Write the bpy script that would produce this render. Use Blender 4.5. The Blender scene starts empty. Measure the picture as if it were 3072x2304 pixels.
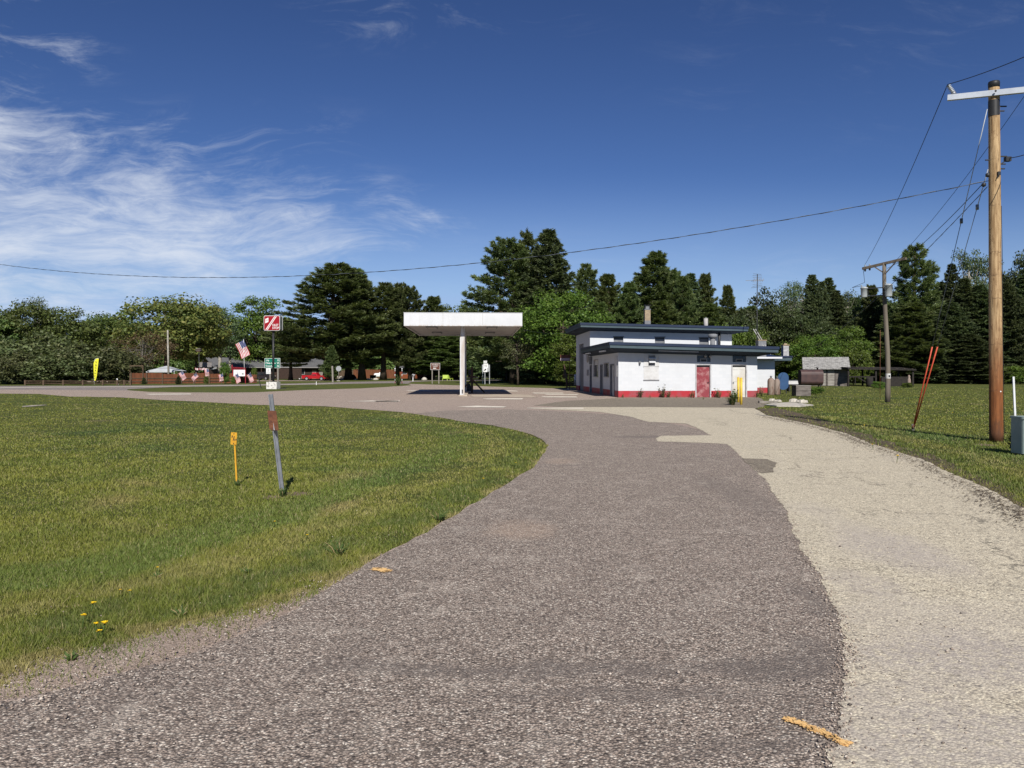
import bpy, bmesh, math, random
import numpy as np
from mathutils import Vector, Matrix, Quaternion
from mathutils.noise import noise as pnoise
R = math.radians
rng = np.random.default_rng(7)
random.seed(11)
sc = bpy.context.scene
COL = sc.collection
# ------------------------------------------------------------------ view geometry (full photo pixels)
F, CX, HY, EYE = 2300.0, 1536.0, 1115.0, 1.6
def gp(px, py):
    d = EYE * F / (py - HY)
    return ((px - CX) / F * d, d)
def gx(px, d): return (px - CX) / F * d
def gz(py, d): return EYE + (HY - py) / F * d

# ------------------------------------------------------------------ node helpers
class NT:
    def __init__(self, tree):
        self.t = tree; self.n = tree.nodes; self.l = tree.links
    def new(self, typ, **kw):
        nd = self.n.new(typ)
        for k, v in kw.items(): setattr(nd, k, v)
        return nd
    def put(self, inp, v):
        if v is None: return
        if isinstance(v, bpy.types.NodeSocket): self.l.new(v, inp)
        else:
            if inp.type == 'RGBA' and len(v) == 3: v = (*v, 1)
            inp.default_value = v
    def math(self, op, a, b=None, c=None, clamp=False):
        nd = self.new('ShaderNodeMath', operation=op); nd.use_clamp = clamp
        self.put(nd.inputs[0], a); self.put(nd.inputs[1], b); self.put(nd.inputs[2], c)
        return nd.outputs[0]
    def add(self, a, b): return self.math('ADD', a, b)
    def sub(self, a, b): return self.math('SUBTRACT', a, b)
    def mul(self, a, b): return self.math('MULTIPLY', a, b)
    def div(self, a, b): return self.math('DIVIDE', a, b)
    def sstep(self, v, a, b, lo=0.0, hi=1.0):
        nd = self.new('ShaderNodeMapRange', interpolation_type='SMOOTHSTEP')
        self.put(nd.inputs['Value'], v)
        nd.inputs['From Min'].default_value = a; nd.inputs['From Max'].default_value = b
        nd.inputs['To Min'].default_value = lo; nd.inputs['To Max'].default_value = hi
        return nd.outputs['Result']
    def noise(self, co, scale, detail=3, rough=.55, dist=0.0, color=False):
        nd = self.new('ShaderNodeTexNoise')
        self.put(nd.inputs['Vector'], co)
        nd.inputs['Scale'].default_value = scale; nd.inputs['Detail'].default_value = detail
        nd.inputs['Roughness'].default_value = rough; nd.inputs['Distortion'].default_value = dist
        return nd.outputs['Color' if color else 'Fac']
    def vor(self, co, scale, feature='F1', out='Distance', rnd=1.0):
        nd = self.new('ShaderNodeTexVoronoi', feature=feature)
        self.put(nd.inputs['Vector'], co); nd.inputs['Scale'].default_value = scale
        nd.inputs['Randomness'].default_value = rnd
        return nd.outputs[out]
    def mix(self, fac, a, b, mode='MIX'):
        nd = self.new('ShaderNodeMix', data_type='RGBA', blend_type=mode)
        self.put(nd.inputs[0], fac); self.put(nd.inputs[6], a); self.put(nd.inputs[7], b)
        return nd.outputs[2]
    def ramp(self, fac, stops, interp='LINEAR'):
        nd = self.new('ShaderNodeValToRGB'); cr = nd.color_ramp; cr.interpolation = interp
        while len(cr.elements) < len(stops): cr.elements.new(.5)
        for e, (p, c) in zip(cr.elements, stops):
            e.position = p; e.color = (*c, 1) if len(c) == 3 else c
        self.put(nd.inputs[0], fac)
        return nd.outputs[0]
    def sep(self, v):
        nd = self.new('ShaderNodeSeparateXYZ'); self.put(nd.inputs[0], v); return nd.outputs
    def comb(self, x, y, z):
        nd = self.new('ShaderNodeCombineXYZ')
        for i, v in enumerate((x, y, z)): self.put(nd.inputs[i], v)
        return nd.outputs[0]
    def mapping(self, co, scale=(1, 1, 1), rot=(0, 0, 0), loc=(0, 0, 0)):
        nd = self.new('ShaderNodeMapping'); self.put(nd.inputs[0], co)
        nd.inputs['Scale'].default_value = scale; nd.inputs['Rotation'].default_value = rot
        nd.inputs['Location'].default_value = loc
        return nd.outputs[0]
    def vadd(self, a, b):
        nd = self.new('ShaderNodeVectorMath', operation='ADD'); self.put(nd.inputs[0], a); self.put(nd.inputs[1], b)
        return nd.outputs[0]
    def vscale(self, a, s):
        nd = self.new('ShaderNodeVectorMath', operation='SCALE'); self.put(nd.inputs[0], a); nd.inputs['Scale'].default_value = s
        return nd.outputs[0]
    def bump(self, h, strength, dist):
        nd = self.new('ShaderNodeBump'); self.put(nd.inputs['Height'], h)
        nd.inputs['Strength'].default_value = strength; nd.inputs['Distance'].default_value = dist
        return nd.outputs[0]
def newmat(name):
    m = bpy.data.materials.new(name); m.use_nodes = True
    nt = NT(m.node_tree); b = m.node_tree.nodes['Principled BSDF']
    return m, nt, b
def setb(nt, b, col=None, rough=.7, spec=.3, metal=0.0, normal=None):
    nt.put(b.inputs['Base Color'], col); nt.put(b.inputs['Roughness'], rough)
    b.inputs['Specular IOR Level'].default_value = spec; b.inputs['Metallic'].default_value = metal
    if normal is not None: nt.put(b.inputs['Normal'], normal)
MATS = {}
def paint(name, col, col2=None, scale=3.0, rough=.6, spec=.3, metal=0.0, bump=0.0, bscale=30, stretch=(1, 1, 1), lo=.35, hi=.7):
    """a plain surface: two colours blended by noise, with a little bump"""
    if name in MATS: return MATS[name]
    m, nt, b = newmat(name)
    co = nt.mapping(nt.new('ShaderNodeTexCoord').outputs['Object'], stretch)
    if col2 is None: col2 = tuple(c * .78 for c in col)
    f = nt.noise(co, scale, 6, .65)
    c = nt.mix(nt.sstep(f, lo, hi), col, col2)
    c = nt.mix(nt.sstep(nt.noise(co, scale * 6, 4, .7), .45, .8, 0, .35), c, tuple(x * .6 for x in col))
    nrm = nt.bump(nt.noise(co, bscale, 4, .6), bump, .02) if bump else None
    setb(nt, b, c, rough, spec, metal, nrm)
    MATS[name] = m
    return m

# ------------------------------------------------------------------ mesh builder
_txt = {}
def text_geo(s):
    if s in _txt: return _txt[s]
    cu = bpy.data.curves.new('tmp', 'FONT'); cu.body = s; cu.align_x = 'CENTER'; cu.align_y = 'CENTER'
    cu.size = 1.0; cu.resolution_u = 3; cu.offset = .012
    ob = bpy.data.objects.new('tmp', cu); COL.objects.link(ob)
    bpy.context.view_layer.update()
    me = bpy.data.meshes.new_from_object(ob.evaluated_get(bpy.context.evaluated_depsgraph_get()))
    g = ([v.co.copy() for v in me.vertices], [tuple(p.vertices) for p in me.polygons])
    bpy.data.objects.remove(ob); bpy.data.curves.remove(cu); bpy.data.meshes.remove(me)
    _txt[s] = g
    return g
def frame(o, x=(1, 0, 0), y=(0, 0, 1)):
    X = Vector(x).normalized(); Y = Vector(y).normalized(); Z = X.cross(Y)
    return Matrix(((X.x, Y.x, Z.x, o[0]), (X.y, Y.y, Z.y, o[1]), (X.z, Y.z, Z.z, o[2]), (0, 0, 0, 1)))
class MB:
    def __init__(self): self.v = []; self.f = []; self.mi = []; self.ms = []; self.sm = []
    def m(self, mat):
        if mat not in self.ms: self.ms.append(mat)
        return self.ms.index(mat)
    def poly(self, vs, fs, mat, smooth=False):
        o = len(self.v); i = self.m(mat)
        self.v += [tuple(p) for p in vs]
        for f in fs: self.f.append(tuple(o + k for k in f)); self.mi.append(i); self.sm.append(smooth)
        return self
    def hexa(self, c, mat):   # c: 4 bottom corners ccw, 4 top corners
        return self.poly(c, [(3, 2, 1, 0), (4, 5, 6, 7), (0, 1, 5, 4), (1, 2, 6, 5), (2, 3, 7, 6), (3, 0, 4, 7)], mat)
    def box(self, x0, x1, y0, y1, z0, z1, mat):
        return self.hexa([(x0, y0, z0), (x1, y0, z0), (x1, y1, z0), (x0, y1, z0), (x0, y0, z1), (x1, y0, z1), (x1, y1, z1), (x0, y1, z1)], mat)
    def bar(self, p, q, w, d, mat, up=(0, 0, 1)):
        p = Vector(p); q = Vector(q); a = (q - p).normalized(); up = Vector(up)
        if abs(a.dot(up)) > .97: up = Vector((0, 1, 0))
        s = a.cross(up).normalized(); t = s.cross(a)
        s *= w / 2; t *= d / 2
        return self.hexa([p - s - t, p + s - t, p + s + t, p - s + t, q - s - t, q + s - t, q + s + t, q - s + t], mat)
    def tube(self, pts, rad, mat, n=8, caps=True):
        pts = [Vector(p) for p in pts]; k = len(pts)
        if not hasattr(rad, '__len__'): rad = [rad] * k
        vs = []; fs = []; s = None
        for i, p in enumerate(pts):
            a = (pts[min(i + 1, k - 1)] - pts[max(i - 1, 0)]).normalized()
            if s is None:
                s = a.cross(Vector((0, 0, 1)))
                if s.length < 1e-3: s = a.cross(Vector((1, 0, 0)))
            s = (s - a * s.dot(a)).normalized(); t = a.cross(s)
            for j in range(n):
                th = 2 * math.pi * j / n
                vs.append(p + (s * math.cos(th) + t * math.sin(th)) * rad[i])
        for i in range(k - 1):
            for j in range(n):
                fs.append((i * n + j, i * n + (j + 1) % n, (i + 1) * n + (j + 1) % n, (i + 1) * n + j))
        self.poly(vs, fs, mat, True)
        if caps:
            o = len(self.v) - len(vs); i = self.m(mat)
            self.f.append(tuple(o + j for j in reversed(range(n)))); self.f.append(tuple(o + (k - 1) * n + j for j in range(n)))
            self.mi += [i, i]; self.sm += [False, False]
        return self
    def lathe(self, prof, mat, c=(0, 0, 0), n=20, axis='z', caps=True):   # prof: (radius, height)
        pts = []; k = len(prof)
        for r, h in prof:
            for j in range(n):
                th = 2 * math.pi * j / n; x, y, z = r * math.cos(th), r * math.sin(th), h
                if axis == 'x': x, y, z = z, x, y
                if axis == 'y': x, y, z = y, z, x
                pts.append((x + c[0], y + c[1], z + c[2]))
        fs = [(i * n + j, i * n + (j + 1) % n, (i + 1) * n + (j + 1) % n, (i + 1) * n + j) for i in range(k - 1) for j in range(n)]
        self.poly(pts, fs, mat, True)
        if caps:
            o = len(self.v) - len(pts); i = self.m(mat)
            self.f.append(tuple(o + j for j in reversed(range(n)))); self.f.append(tuple(o + (k - 1) * n + j for j in range(n)))
            self.mi += [i, i]; self.sm += [False, False]
        return self
    def prism(self, out, M, depth, mat):   # outline in the xy plane of M (ccw seen from +z), thickness behind it
        n = len(out)
        a = [M @ Vector((x, y, 0)) for x, y in out]; b = [M @ Vector((x, y, -depth)) for x, y in out]
        return self.poly(a + b, [tuple(range(n)), tuple(reversed(range(n, 2 * n)))] + [(i, n + i, n + (i + 1) % n, (i + 1) % n) for i in range(n)], mat)
    def flat(self, out, M, mat):
        return self.poly([M @ Vector((x, y, 0)) for x, y in out], [tuple(range(len(out)))], mat)
    def text(self, s, size, M, mat, sx=1.0):
        vs, fs = text_geo(s)
        return self.poly([M @ Vector((p.x * size * sx, p.y * size, 0)) for p in vs], fs, mat)
    def build(self, name, parent=None, loc=None, label=None):
        me = bpy.data.meshes.new(name); me.from_pydata(self.v, [], self.f)
        for m in self.ms: me.materials.append(m)
        me.polygons.foreach_set('material_index', self.mi); me.polygons.foreach_set('use_smooth', self.sm)
        me.update()
        ob = bpy.data.objects.new(name, me); COL.objects.link(ob)
        if parent: ob.parent = parent
        if loc: ob.location = loc
        if label: ob['label'] = label
        return ob
def tag(o, label=None, cat=None, group=None, kind=None):
    for k, v in (('label', label), ('category', cat), ('group', group), ('kind', kind)):
        if v: o[k] = v
    return o
def thing(name, label, cat, loc=(0, 0, 0), rz=0.0, group=None):
    o = bpy.data.objects.new(name, None); COL.objects.link(o)
    o.location = loc; o.rotation_euler = (0, 0, rz); o.empty_display_size = .2
    return tag(o, label, cat, group)
def dup(o, loc, rz=None, label=None, scale=None, tilt=None):
    c = o.copy(); COL.objects.link(c); c.location = loc
    if rz is not None: c.rotation_euler = (0 if tilt is None else tilt[0], 0 if tilt is None else tilt[1], rz)
    if label: c['label'] = label
    if scale: c.scale = scale
    for ch in list(o.children):
        d = ch.copy(); COL.objects.link(d); d.parent = c
        for g in list(ch.children):
            e = g.copy(); COL.objects.link(e); e.parent = d
    return c

# ------------------------------------------------------------------ camera, sun, sky
cam = bpy.data.cameras.new('camera'); co = bpy.data.objects.new('camera', cam); COL.objects.link(co)
co.location = (0, 0, EYE); co.rotation_euler = (R(90), 0, 0)
cam.sensor_width = 36; cam.lens = 36 * F / 3072; cam.shift_y = -(1152 - HY) / 3072
cam.clip_start = .1; cam.clip_end = 6000
sc.camera = co
SUN = Vector((-.62, 5.6, -4.45)).normalized()     # direction the light travels
sl = bpy.data.lights.new('sun', 'SUN'); sl.energy = 5.0; sl.angle = R(.53); sl.color = (1.0, .955, .88)
so = bpy.data.objects.new('sun', sl); COL.objects.link(so); so.rotation_euler = SUN.to_track_quat('-Z', 'Y').to_euler()
so.location = (0, -30, 40)
W = bpy.data.worlds.new('World'); sc.world = W; W.use_nodes = True
nt = NT(W.node_tree); bg = W.node_tree.nodes['Background']
sky = nt.new('ShaderNodeTexSky', sky_type='NISHITA'); sky.sun_disc = False
sky.sun_elevation = math.asin(-SUN.z); sky.sun_rotation = math.atan2(-SUN.x, -SUN.y)
sky.altitude = 600; sky.air_density = 1.0; sky.dust_density = .12; sky.ozone_density = 3.0
d3 = nt.sep(nt.new('ShaderNodeTexCoord').outputs['Generated'])
yy = nt.math('MAXIMUM', d3[1], .02)
ax = nt.div(d3[0], yy); az = nt.div(d3[2], yy)          # where a sky direction sits north of the place
ahead = nt.sstep(d3[1], .1, .3)
p = nt.comb(ax, az, 0)
warp = nt.vscale(nt.vadd(nt.noise(p, 3.2, 3, .5, color=True), (-.5, -.5, -.5)), .10)
pw = nt.vadd(p, warp)
# band of cirrus low in the west, streaks running down towards the east
q = nt.mapping(pw, (2.6, 9.0, 1), (0, 0, R(17)))
st = nt.noise(q, 1.6, 9, .66, .6)
fine = nt.noise(nt.mapping(pw, (7, 34, 1), (0, 0, R(22))), 1.4, 7, .7, .8)
puff = nt.noise(p, 4.5, 5, .6, .3)
up_edge = nt.sub(nt.sub(.338, nt.mul(nt.add(ax, .62), .262)), az)       # >0 below the upper limit of the band
lowe = nt.sub(az, nt.add(.075, nt.mul(nt.add(ax, .668), .145)))
band = nt.mul(nt.mul(nt.sstep(up_edge, -.075, .09), nt.sstep(lowe, -.05, .05)), nt.sstep(ax, .10, -.16))
band = nt.mul(band, nt.sstep(ax, -.10, -.62, .66, 1.05))
dens = nt.add(nt.mul(st, .66), nt.add(nt.mul(fine, .40), nt.mul(puff, .34)))
cl = nt.mul(nt.sstep(nt.add(dens, nt.mul(band, .25)), .73, 1.16), nt.sstep(band, .0, .22))
# faint veils high up
q2 = nt.mapping(pw, (3.0, 12, 1), (0, 0, R(8)), (3, 5, 0))
v2 = nt.noise(q2, 1.5, 8, .68, .7)
veil = nt.mul(nt.sstep(v2, .5, .8), nt.mul(nt.sstep(az, .40, .47), nt.sstep(nt.math('ABSOLUTE', nt.add(ax, .08)), .26, .08)))
q3 = nt.mapping(pw, (3.5, 14, 1), (0, 0, R(14)), (9, 2, 0))
veil2 = nt.mul(nt.sstep(nt.noise(q3, 1.6, 8, .7, .8), .48, .8), nt.math('MAXIMUM', nt.mul(nt.sstep(az, .36, .40), nt.sstep(ax, -.48, -.6)), nt.mul(nt.mul(nt.sstep(az, .19, .235), nt.sstep(az, .37, .29)), nt.sstep(ax, -.14, -.36))))
veil3 = nt.mul(nt.sstep(nt.noise(q3, 2.4, 8, .7, .5), .45, .85), nt.mul(nt.sstep(az, .235, .0), .6))
veil4 = nt.mul(nt.sstep(nt.noise(q2, 2.0, 7, .7, .5), .5, .85), nt.mul(nt.sstep(az, .24, .4), nt.mul(nt.sstep(ax, .1, .3), .45)))
tot = nt.math('MAXIMUM', nt.mul(cl, .84), nt.math('MAXIMUM', nt.mul(nt.math('MAXIMUM', nt.mul(veil, .7), veil2), .40), nt.math('MAXIMUM', nt.mul(veil3, .5), nt.mul(veil4, .16))))
tot = nt.mul(tot, ahead)
SKYMUL = (.255, .285, .375); CLOUDC = (6.2, 6.6, 7.3)
gm = nt.new('ShaderNodeGamma'); gm.inputs[1].default_value = 1.25; sp_ = nt.new('ShaderNodeSeparateColor'); nt.put(sp_.inputs[0], sky.outputs[0])
cb_ = nt.new('ShaderNodeCombineColor')
for i_, top_ in enumerate((5.2, 7.2, 9.2)): nt.put(cb_.inputs[i_], nt.math('MINIMUM', sp_.outputs[i_], top_))      # added cap on the glow round the sun, cuts the fill light in shade
nt.put(gm.inputs[0], cb_.outputs[0])
skyc = nt.mix(1.0, gm.outputs[0], SKYMUL, 'MULTIPLY')
skyc = nt.mix(nt.mul(nt.sstep(az, .27, .02, 0, .52), ahead), skyc, (3.9, 5.2, 7.1))
fincol = nt.mix(tot, skyc, CLOUDC)
nt.put(bg.inputs['Color'], fincol); bg.inputs['Strength'].default_value = .1
sc.view_settings.view_transform = 'Standard'; sc.view_settings.look = 'None'
sc.view_settings.exposure = 0.3; sc.view_settings.gamma = 1.0
sc.cycles.use_adaptive_sampling = True; sc.cycles.max_bounces = 6; sc.cycles.transparent_max_bounces = 6
# ------------------------------------------------------------------ ground sheets
def wpos(nt): return nt.new('ShaderNodeNewGeometry').outputs['Position']
def lawn_colour(nt, co):
    """patches of olive, deep green and dry straw, shared by the soil sheet and the blades"""
    big = nt.noise(co, .16, 4, .6, .4); mid = nt.noise(co, .7, 5, .65); fin = nt.noise(co, 4.5, 5, .7)
    c = nt.mix(nt.sstep(mid, .36, .64), (.135, .145, .032), (.094, .116, .024))
    c = nt.mix(nt.sstep(big, .52, .68, 0, .8), c, (.048, .082, .025))
    c = nt.mix(nt.sstep(nt.noise(co, .34, 4, .6, .8), .56, .72, 0, .75), c, (.205, .175, .085))
    c = nt.mix(nt.sstep(fin, .55, .8, 0, .5), c, (.215, .190, .085))
    sw = nt.sep(nt.vadd(nt.mapping(co, (1, 1, 0), (0, 0, R(-38))), nt.vscale(nt.noise(co, .22, 2, .5, color=True), 2.0)))
    c = nt.mix(nt.sstep(nt.math('SINE', nt.mul(sw[1], 5.2)), -.4, .7, 0, .16), c, (.17, .19, .05))
    return c
BARE = [(*gp(898, 1482), .24), (*gp(818, 1492), .18), (*gp(2960, 1335), .25)]
def ground_mat():
    m, nt, b = newmat('mown_grass'); co = wpos(nt)
    c = lawn_colour(nt, co)
    t = nt.noise(co, 26, 5, .75)
    c = nt.mix(nt.sstep(t, .35, .6, .75, 0), c, (.012, .017, .006))
    c = nt.mix(nt.sstep(nt.noise(co, 60, 3, .7), .6, .8, 0, .6), c, (.20, .18, .085))
    bare = nt.mul(nt.sstep(nt.noise(co, .55, 5, .7, .5), .64, .74), .6)
    c = nt.mix(bare, c, (.19, .15, .105))
    for bx, by, br_ in BARE:
        e = nt.sep(nt.vadd(nt.vadd(co, nt.vscale(nt.noise(co, 5, 4, .6, color=True), .3)), (-bx - .15, -by - .15, 0)))
        rr = nt.math('SQRT', nt.add(nt.mul(e[0], e[0]), nt.mul(e[1], e[1])))
        c = nt.mix(nt.sstep(rr, br_ * 1.1, br_ * .6, 0, .85), c, (.26, .19, .14))
    setb(nt, b, c, .9, .15, normal=nt.bump(nt.noise(co, 30, 5, .75), .9, .06))
    return m
def stone_mat(name, dark, mids, light, scale=62, gap=.5, warm=(.30, .22, .17), lightamt=.5, tone=.35, crack=None, stain=(.05, .045, .05), spots=(), bump=.75):
    """chip-sealed surface: separate stones in dark binder, broad tonal drift, optional cracks"""
    m, nt, b = newmat(name); co = wpos(nt)
    wob = nt.vadd(co, nt.vscale(nt.noise(co, 90, 2, .5, color=True), .012))
    cc = nt.sep(nt.vor(wob, scale, 'F1', 'Color')); ds = nt.vor(wob, scale, 'F1', 'Distance')
    c = nt.ramp(cc[0], [(0, dark), (.22, mids[0]), (.55, mids[1]), (1 - .45 * lightamt, mids[1]), (1, light)])
    c = nt.mix(nt.sstep(cc[1], .55, 1, 0, .4), c, warm)
    c = nt.mix(nt.sstep(ds, .34, .62, 0, gap), c, dark)
    f2 = nt.noise(co, 30, 4, .75); c = nt.mix(nt.sstep(f2, .42, .62, .35, 0), c, tuple(x * 1.15 for x in dark))
    f3 = nt.noise(co, 5.5, 5, .7); c = nt.mix(nt.sstep(f3, .5, .72, 0, tone), c, tuple(x * .62 for x in mids[0]))
    f4 = nt.noise(co, .9, 5, .65, .6); c = nt.mix(nt.sstep(f4, .5, .74, 0, tone), c, stain)
    f5 = nt.noise(co, 2.4, 6, .7); c = nt.mix(nt.sstep(f5, .5, .8, 0, .22), c, light)
    if crack:
        wc = nt.vadd(co, nt.vscale(nt.noise(co, 2.2, 5, .65, color=True), .9))
        e1 = nt.vor(nt.mapping(wc, (.55, 1, 1)), crack, 'DISTANCE_TO_EDGE')
        e2 = nt.vor(wc, crack * 3.1, 'DISTANCE_TO_EDGE')
        k = nt.mul(nt.sstep(e1, .0, .007, 1, 0), nt.sstep(nt.noise(co, .35, 3, .6), .42, .56))
        k2 = nt.mul(nt.sstep(e2, .0, .012, 1, 0), nt.sstep(nt.noise(co, .5, 4, .6), .52, .62))
        c = nt.mix(nt.mul(nt.math('MAXIMUM', k, k2), .62), c, (.05, .045, .04))
    for sx_, sy_, rx, ry, ang, amt, colr in spots:
        e = nt.sep(nt.mapping(nt.vadd(nt.vadd(co, nt.vscale(nt.noise(co, 2.5, 5, .65, color=True), .5)), (-sx_ - .25, -sy_ - .25, 0)), (1 / rx, 1 / ry, 0), (0, 0, 0)))
        rr = nt.math('SQRT', nt.add(nt.mul(e[0], e[0]), nt.mul(e[1], e[1])))
        c = nt.mix(nt.mul(nt.sstep(rr, 1.15, .45, 0, amt), nt.sstep(nt.noise(co, 22, 5, .75), .30, .56)), c, colr)
    h = nt.sub(1.0, ds)
    setb(nt, b, c, .88, .22, normal=nt.bump(h, bump, .011))
    return m
M_GRASS = ground_mat()
TAR = (.14, .118, .105); RUSTY = (.46, .335, .245)
SPOTS = [(*gp(2330, 2010), .50, .22, 0, .75, TAR), (*gp(1700, 2020), .9, .14, 0, .6, TAR), (*gp(2440, 1950), .2, .25, 0, .6, TAR), (*gp(1900, 2090), .8, .12, 0, .55, TAR), (*gp(1560, 1590), .45, .55, 0, .36, RUSTY), (*gp(1680, 1385), .35, .5, 0, .3, RUSTY), (*gp(1930, 1312), .9, .45, 0, .7, TAR), (*gp(2440, 1800), .15, .5, 0, .55, TAR), (*gp(2200, 1480), .35, 2.2, 0, .35, TAR), (*gp(1200, 2010), .6, .13, 0, .5, TAR), (*gp(2300, 2250), .6, .12, 0, .45, TAR)]
M_ASPH = stone_mat('chip_sealed_asphalt', (.060, .049, .043), ((.335, .270, .220), (.525, .428, .354)), (.95, .85, .72), 74, .70, (.42, .32, .25), .62, .26, stain=(.135, .112, .098), spots=SPOTS)
M_LOT = stone_mat('far_asphalt', (.11, .09, .078), ((.39, .305, .25), (.54, .425, .345)), (.70, .60, .50), 45, .4, (.42, .31, .25), .4, .30, stain=(.2, .165, .145))
M_OLD = stone_mat('old_asphalt', (.08, .068, .054), ((.25, .21, .16), (.35, .30, .23)), (.52, .45, .35), 50, .5, (.34, .28, .2), .4, .40, crack=.45, stain=(.16, .135, .10))
M_PALE = stone_mat('worn_pale_sealcoat', (.16, .14, .115), ((.62, .54, .40), (.80, .71, .53)), (.88, .80, .60), 66, .5, (.76, .65, .46), .5, .24, crack=.3, stain=(.40, .355, .31), bump=.4, spots=[(*gp(2680, 1650), .5, 1.1, 0, .5, (.36, .315, .30)), (*gp(2900, 1980), .9, .5, 0, .55, (.34, .30, .285)), (*gp(2600, 1760), .3, .5, 0, .45, (.36, .315, .29)), (*gp(2700, 2100), .5, .25, 0, .4, (.38, .335, .31)), (*gp(2880, 2230), 1.0, .35, 0, .5, (.36, .32, .30)), (*gp(2780, 1860), .8, .5, 0, .35, (.42, .37, .33)), (*gp(2500, 1560), .25, 1.2, 0, .3, (.44, .39, .33))])
M_HWY = stone_mat('highway_asphalt', (.10, .085, .08), ((.24, .205, .19), (.32, .275, .25)), (.48, .42, .38), 40, .35, (.3, .25, .22), .4, .25, stain=(.2, .17, .155))
M_GRAVEL = stone_mat('sandy_gravel', (.15, .115, .09), ((.42, .325, .26), (.55, .43, .35)), (.70, .59, .49), 110, .45, (.46, .33, .25), .4, .35, stain=(.25, .2, .155))
M_DIRT = paint('bare_dirt', (.13, .10, .07), (.07, .058, .042), 3, .95, .1, bump=.5, bscale=25)
M_WORNPAINT = None
def worn_paint(name, col, under, cover=.5):
    m, nt, b = newmat(name); co = wpos(nt)
    f = nt.noise(co, 14, 6, .75); g = nt.noise(co, 1.2, 4, .6)
    k = nt.sstep(nt.add(nt.mul(f, .7), nt.mul(g, .5)), cover, cover + .14)
    cc = nt.sep(nt.vor(co, 60, 'F1', 'Color'))
    un = nt.ramp(cc[0], [(0, tuple(x * .25 for x in under)), (.6, under), (1, tuple(x * 1.8 for x in under))])
    setb(nt, b, nt.mix(k, un, col), .8, .2)
    return m
M_LINE = worn_paint('worn_white_line', (.72, .66, .56), (.24, .2, .175), .44)
M_SPRAY = worn_paint('orange_survey_paint', (.88, .54, .17), (.26, .215, .18), .53)
def spray_paint():
    m, nt, b = newmat('sprayed_survey_paint'); co = wpos(nt)
    setb(nt, b, nt.mix(nt.noise(co, 40, 3, .6), (.82, .52, .20), (.70, .45, .20)), .8, .2)
    k = nt.add(nt.mul(nt.noise(co, 75, 3, .7), .75), nt.mul(nt.noise(co, 11, 4, .65), .5))
    tr = nt.new('ShaderNodeBsdfTransparent'); mx = nt.new('ShaderNodeMixShader'); nt.put(mx.inputs[0], nt.sstep(k, .56, .66))
    nt.l.new(tr.outputs[0], mx.inputs[1]); nt.l.new(b.outputs[0], mx.inputs[2]); nt.l.new(mx.outputs[0], m.node_tree.nodes['Material Output'].inputs[0])
    return m
M_SPRAY = spray_paint()
M_SLAB = paint('concrete_slab', (.46, .39, .31), (.34, .28, .22), 1.5, .85, .2)

def ragged(pts, amp, seg, seed=0):
    """close the outline and wobble it by a noise whose step follows the distance from the road's near end"""
    out = []
    n = len(pts)
    for i in range(n):
        a = Vector(pts[i]); b = Vector(pts[(i + 1) % n]); L = (b - a).length
        d = max(4.0, min(a.length, b.length)); s = seg * d / 10
        k = max(1, min(220, int(L / s)))
        nrm = Vector((b.y - a.y, a.x - b.x)).normalized() if L > 1e-6 else Vector((0, 0))
        for j in range(k):
            t = a.lerp(b, j / k)
            w = amp * (pnoise(Vector((t.x * .7, t.y * .7, seed))) + .7 * pnoise(Vector((t.x * 2.6, t.y * 2.6, seed + 5))) + .6 * pnoise(Vector((t.x * 8, t.y * 8, seed + 9))) + .8 * pnoise(Vector((t.x * 23, t.y * 23, seed + 2))))
            out.append(tuple(t + nrm * w))
    return out
SHEETS = {}
def sheet(name, pts, z, mat, amp=.05, seg=.25, seed=0, kind='structure', keep=True):
    o = ragged(pts, amp, seg, seed) if amp else list(pts)
    bm = bmesh.new(); f = bm.faces.new([bm.verts.new((x, y, z)) for x, y in o])
    bm.normal_update()
    if f.normal.z < 0: f.normal_flip()
    bmesh.ops.triangulate(bm, faces=[f])
    me = bpy.data.meshes.new(name); bm.to_mesh(me); bm.free(); me.materials.append(mat)
    ob = bpy.data.objects.new(name, me); COL.objects.link(ob); ob['kind'] = kind
    if keep: SHEETS[ob.name] = np.array(o)
    return ob
P = lambda *q: [gp(x, y) for x, y in q]
gm_ = MB(); gm_.poly([(-3000, -60, 0), (3000, -60, 0), (3000, 4000, 0), (-3000, 4000, 0)], [(0, 1, 2, 3)], M_GRASS)
tag(gm_.build('ground'), kind='structure')
LAWN_EDGE = [(0, 1181), (118, 1182), (208, 1190), (354, 1192), (480, 1200), (590, 1205), (768, 1215), (972, 1219), (1208, 1237), (1300, 1251), (1400, 1264),
             (1476, 1275), (1535, 1288), (1590, 1302), (1630, 1320), (1645, 1338), (1636, 1360), (1600, 1405), (1500, 1465), (1400, 1530), (1250, 1615), (1150, 1668)]
ASPH_NEAR = [(1035, 1735), (899, 1830), (703, 1920), (490, 1996), (218, 2068), (0, 2118)]
far_right = P((1728, 1169), (1679, 1165.5), (1589, 1163), (1476, 1160), (1386, 1156.5), (1300, 1154), (1222, 1151.5))
island_near = P((1235, 1156), (1160, 1161), (1080, 1165.5), (922, 1170), (768, 1177), (700, 1178), (560, 1177.5), (451, 1176), (382, 1171))
lot = P(*LAWN_EDGE) + P(*ASPH_NEAR) + [(-4.2, 2.6), (-4, -8), (5, -8), (5, 5)] + P((2700, 1440), (2500, 1335), (2380, 1290), (2270, 1250), (2258, 1224)) + \
      [(15.25, 47.6), (15.1, 55), (6.2, 70)] + far_right[0:] + island_near + [(-60, 72), (-120, 58), (-120, 40), (-60, 47)]
sheet('parking_lot', lot, .008, M_LOT, .05, .3, 1)
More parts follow.
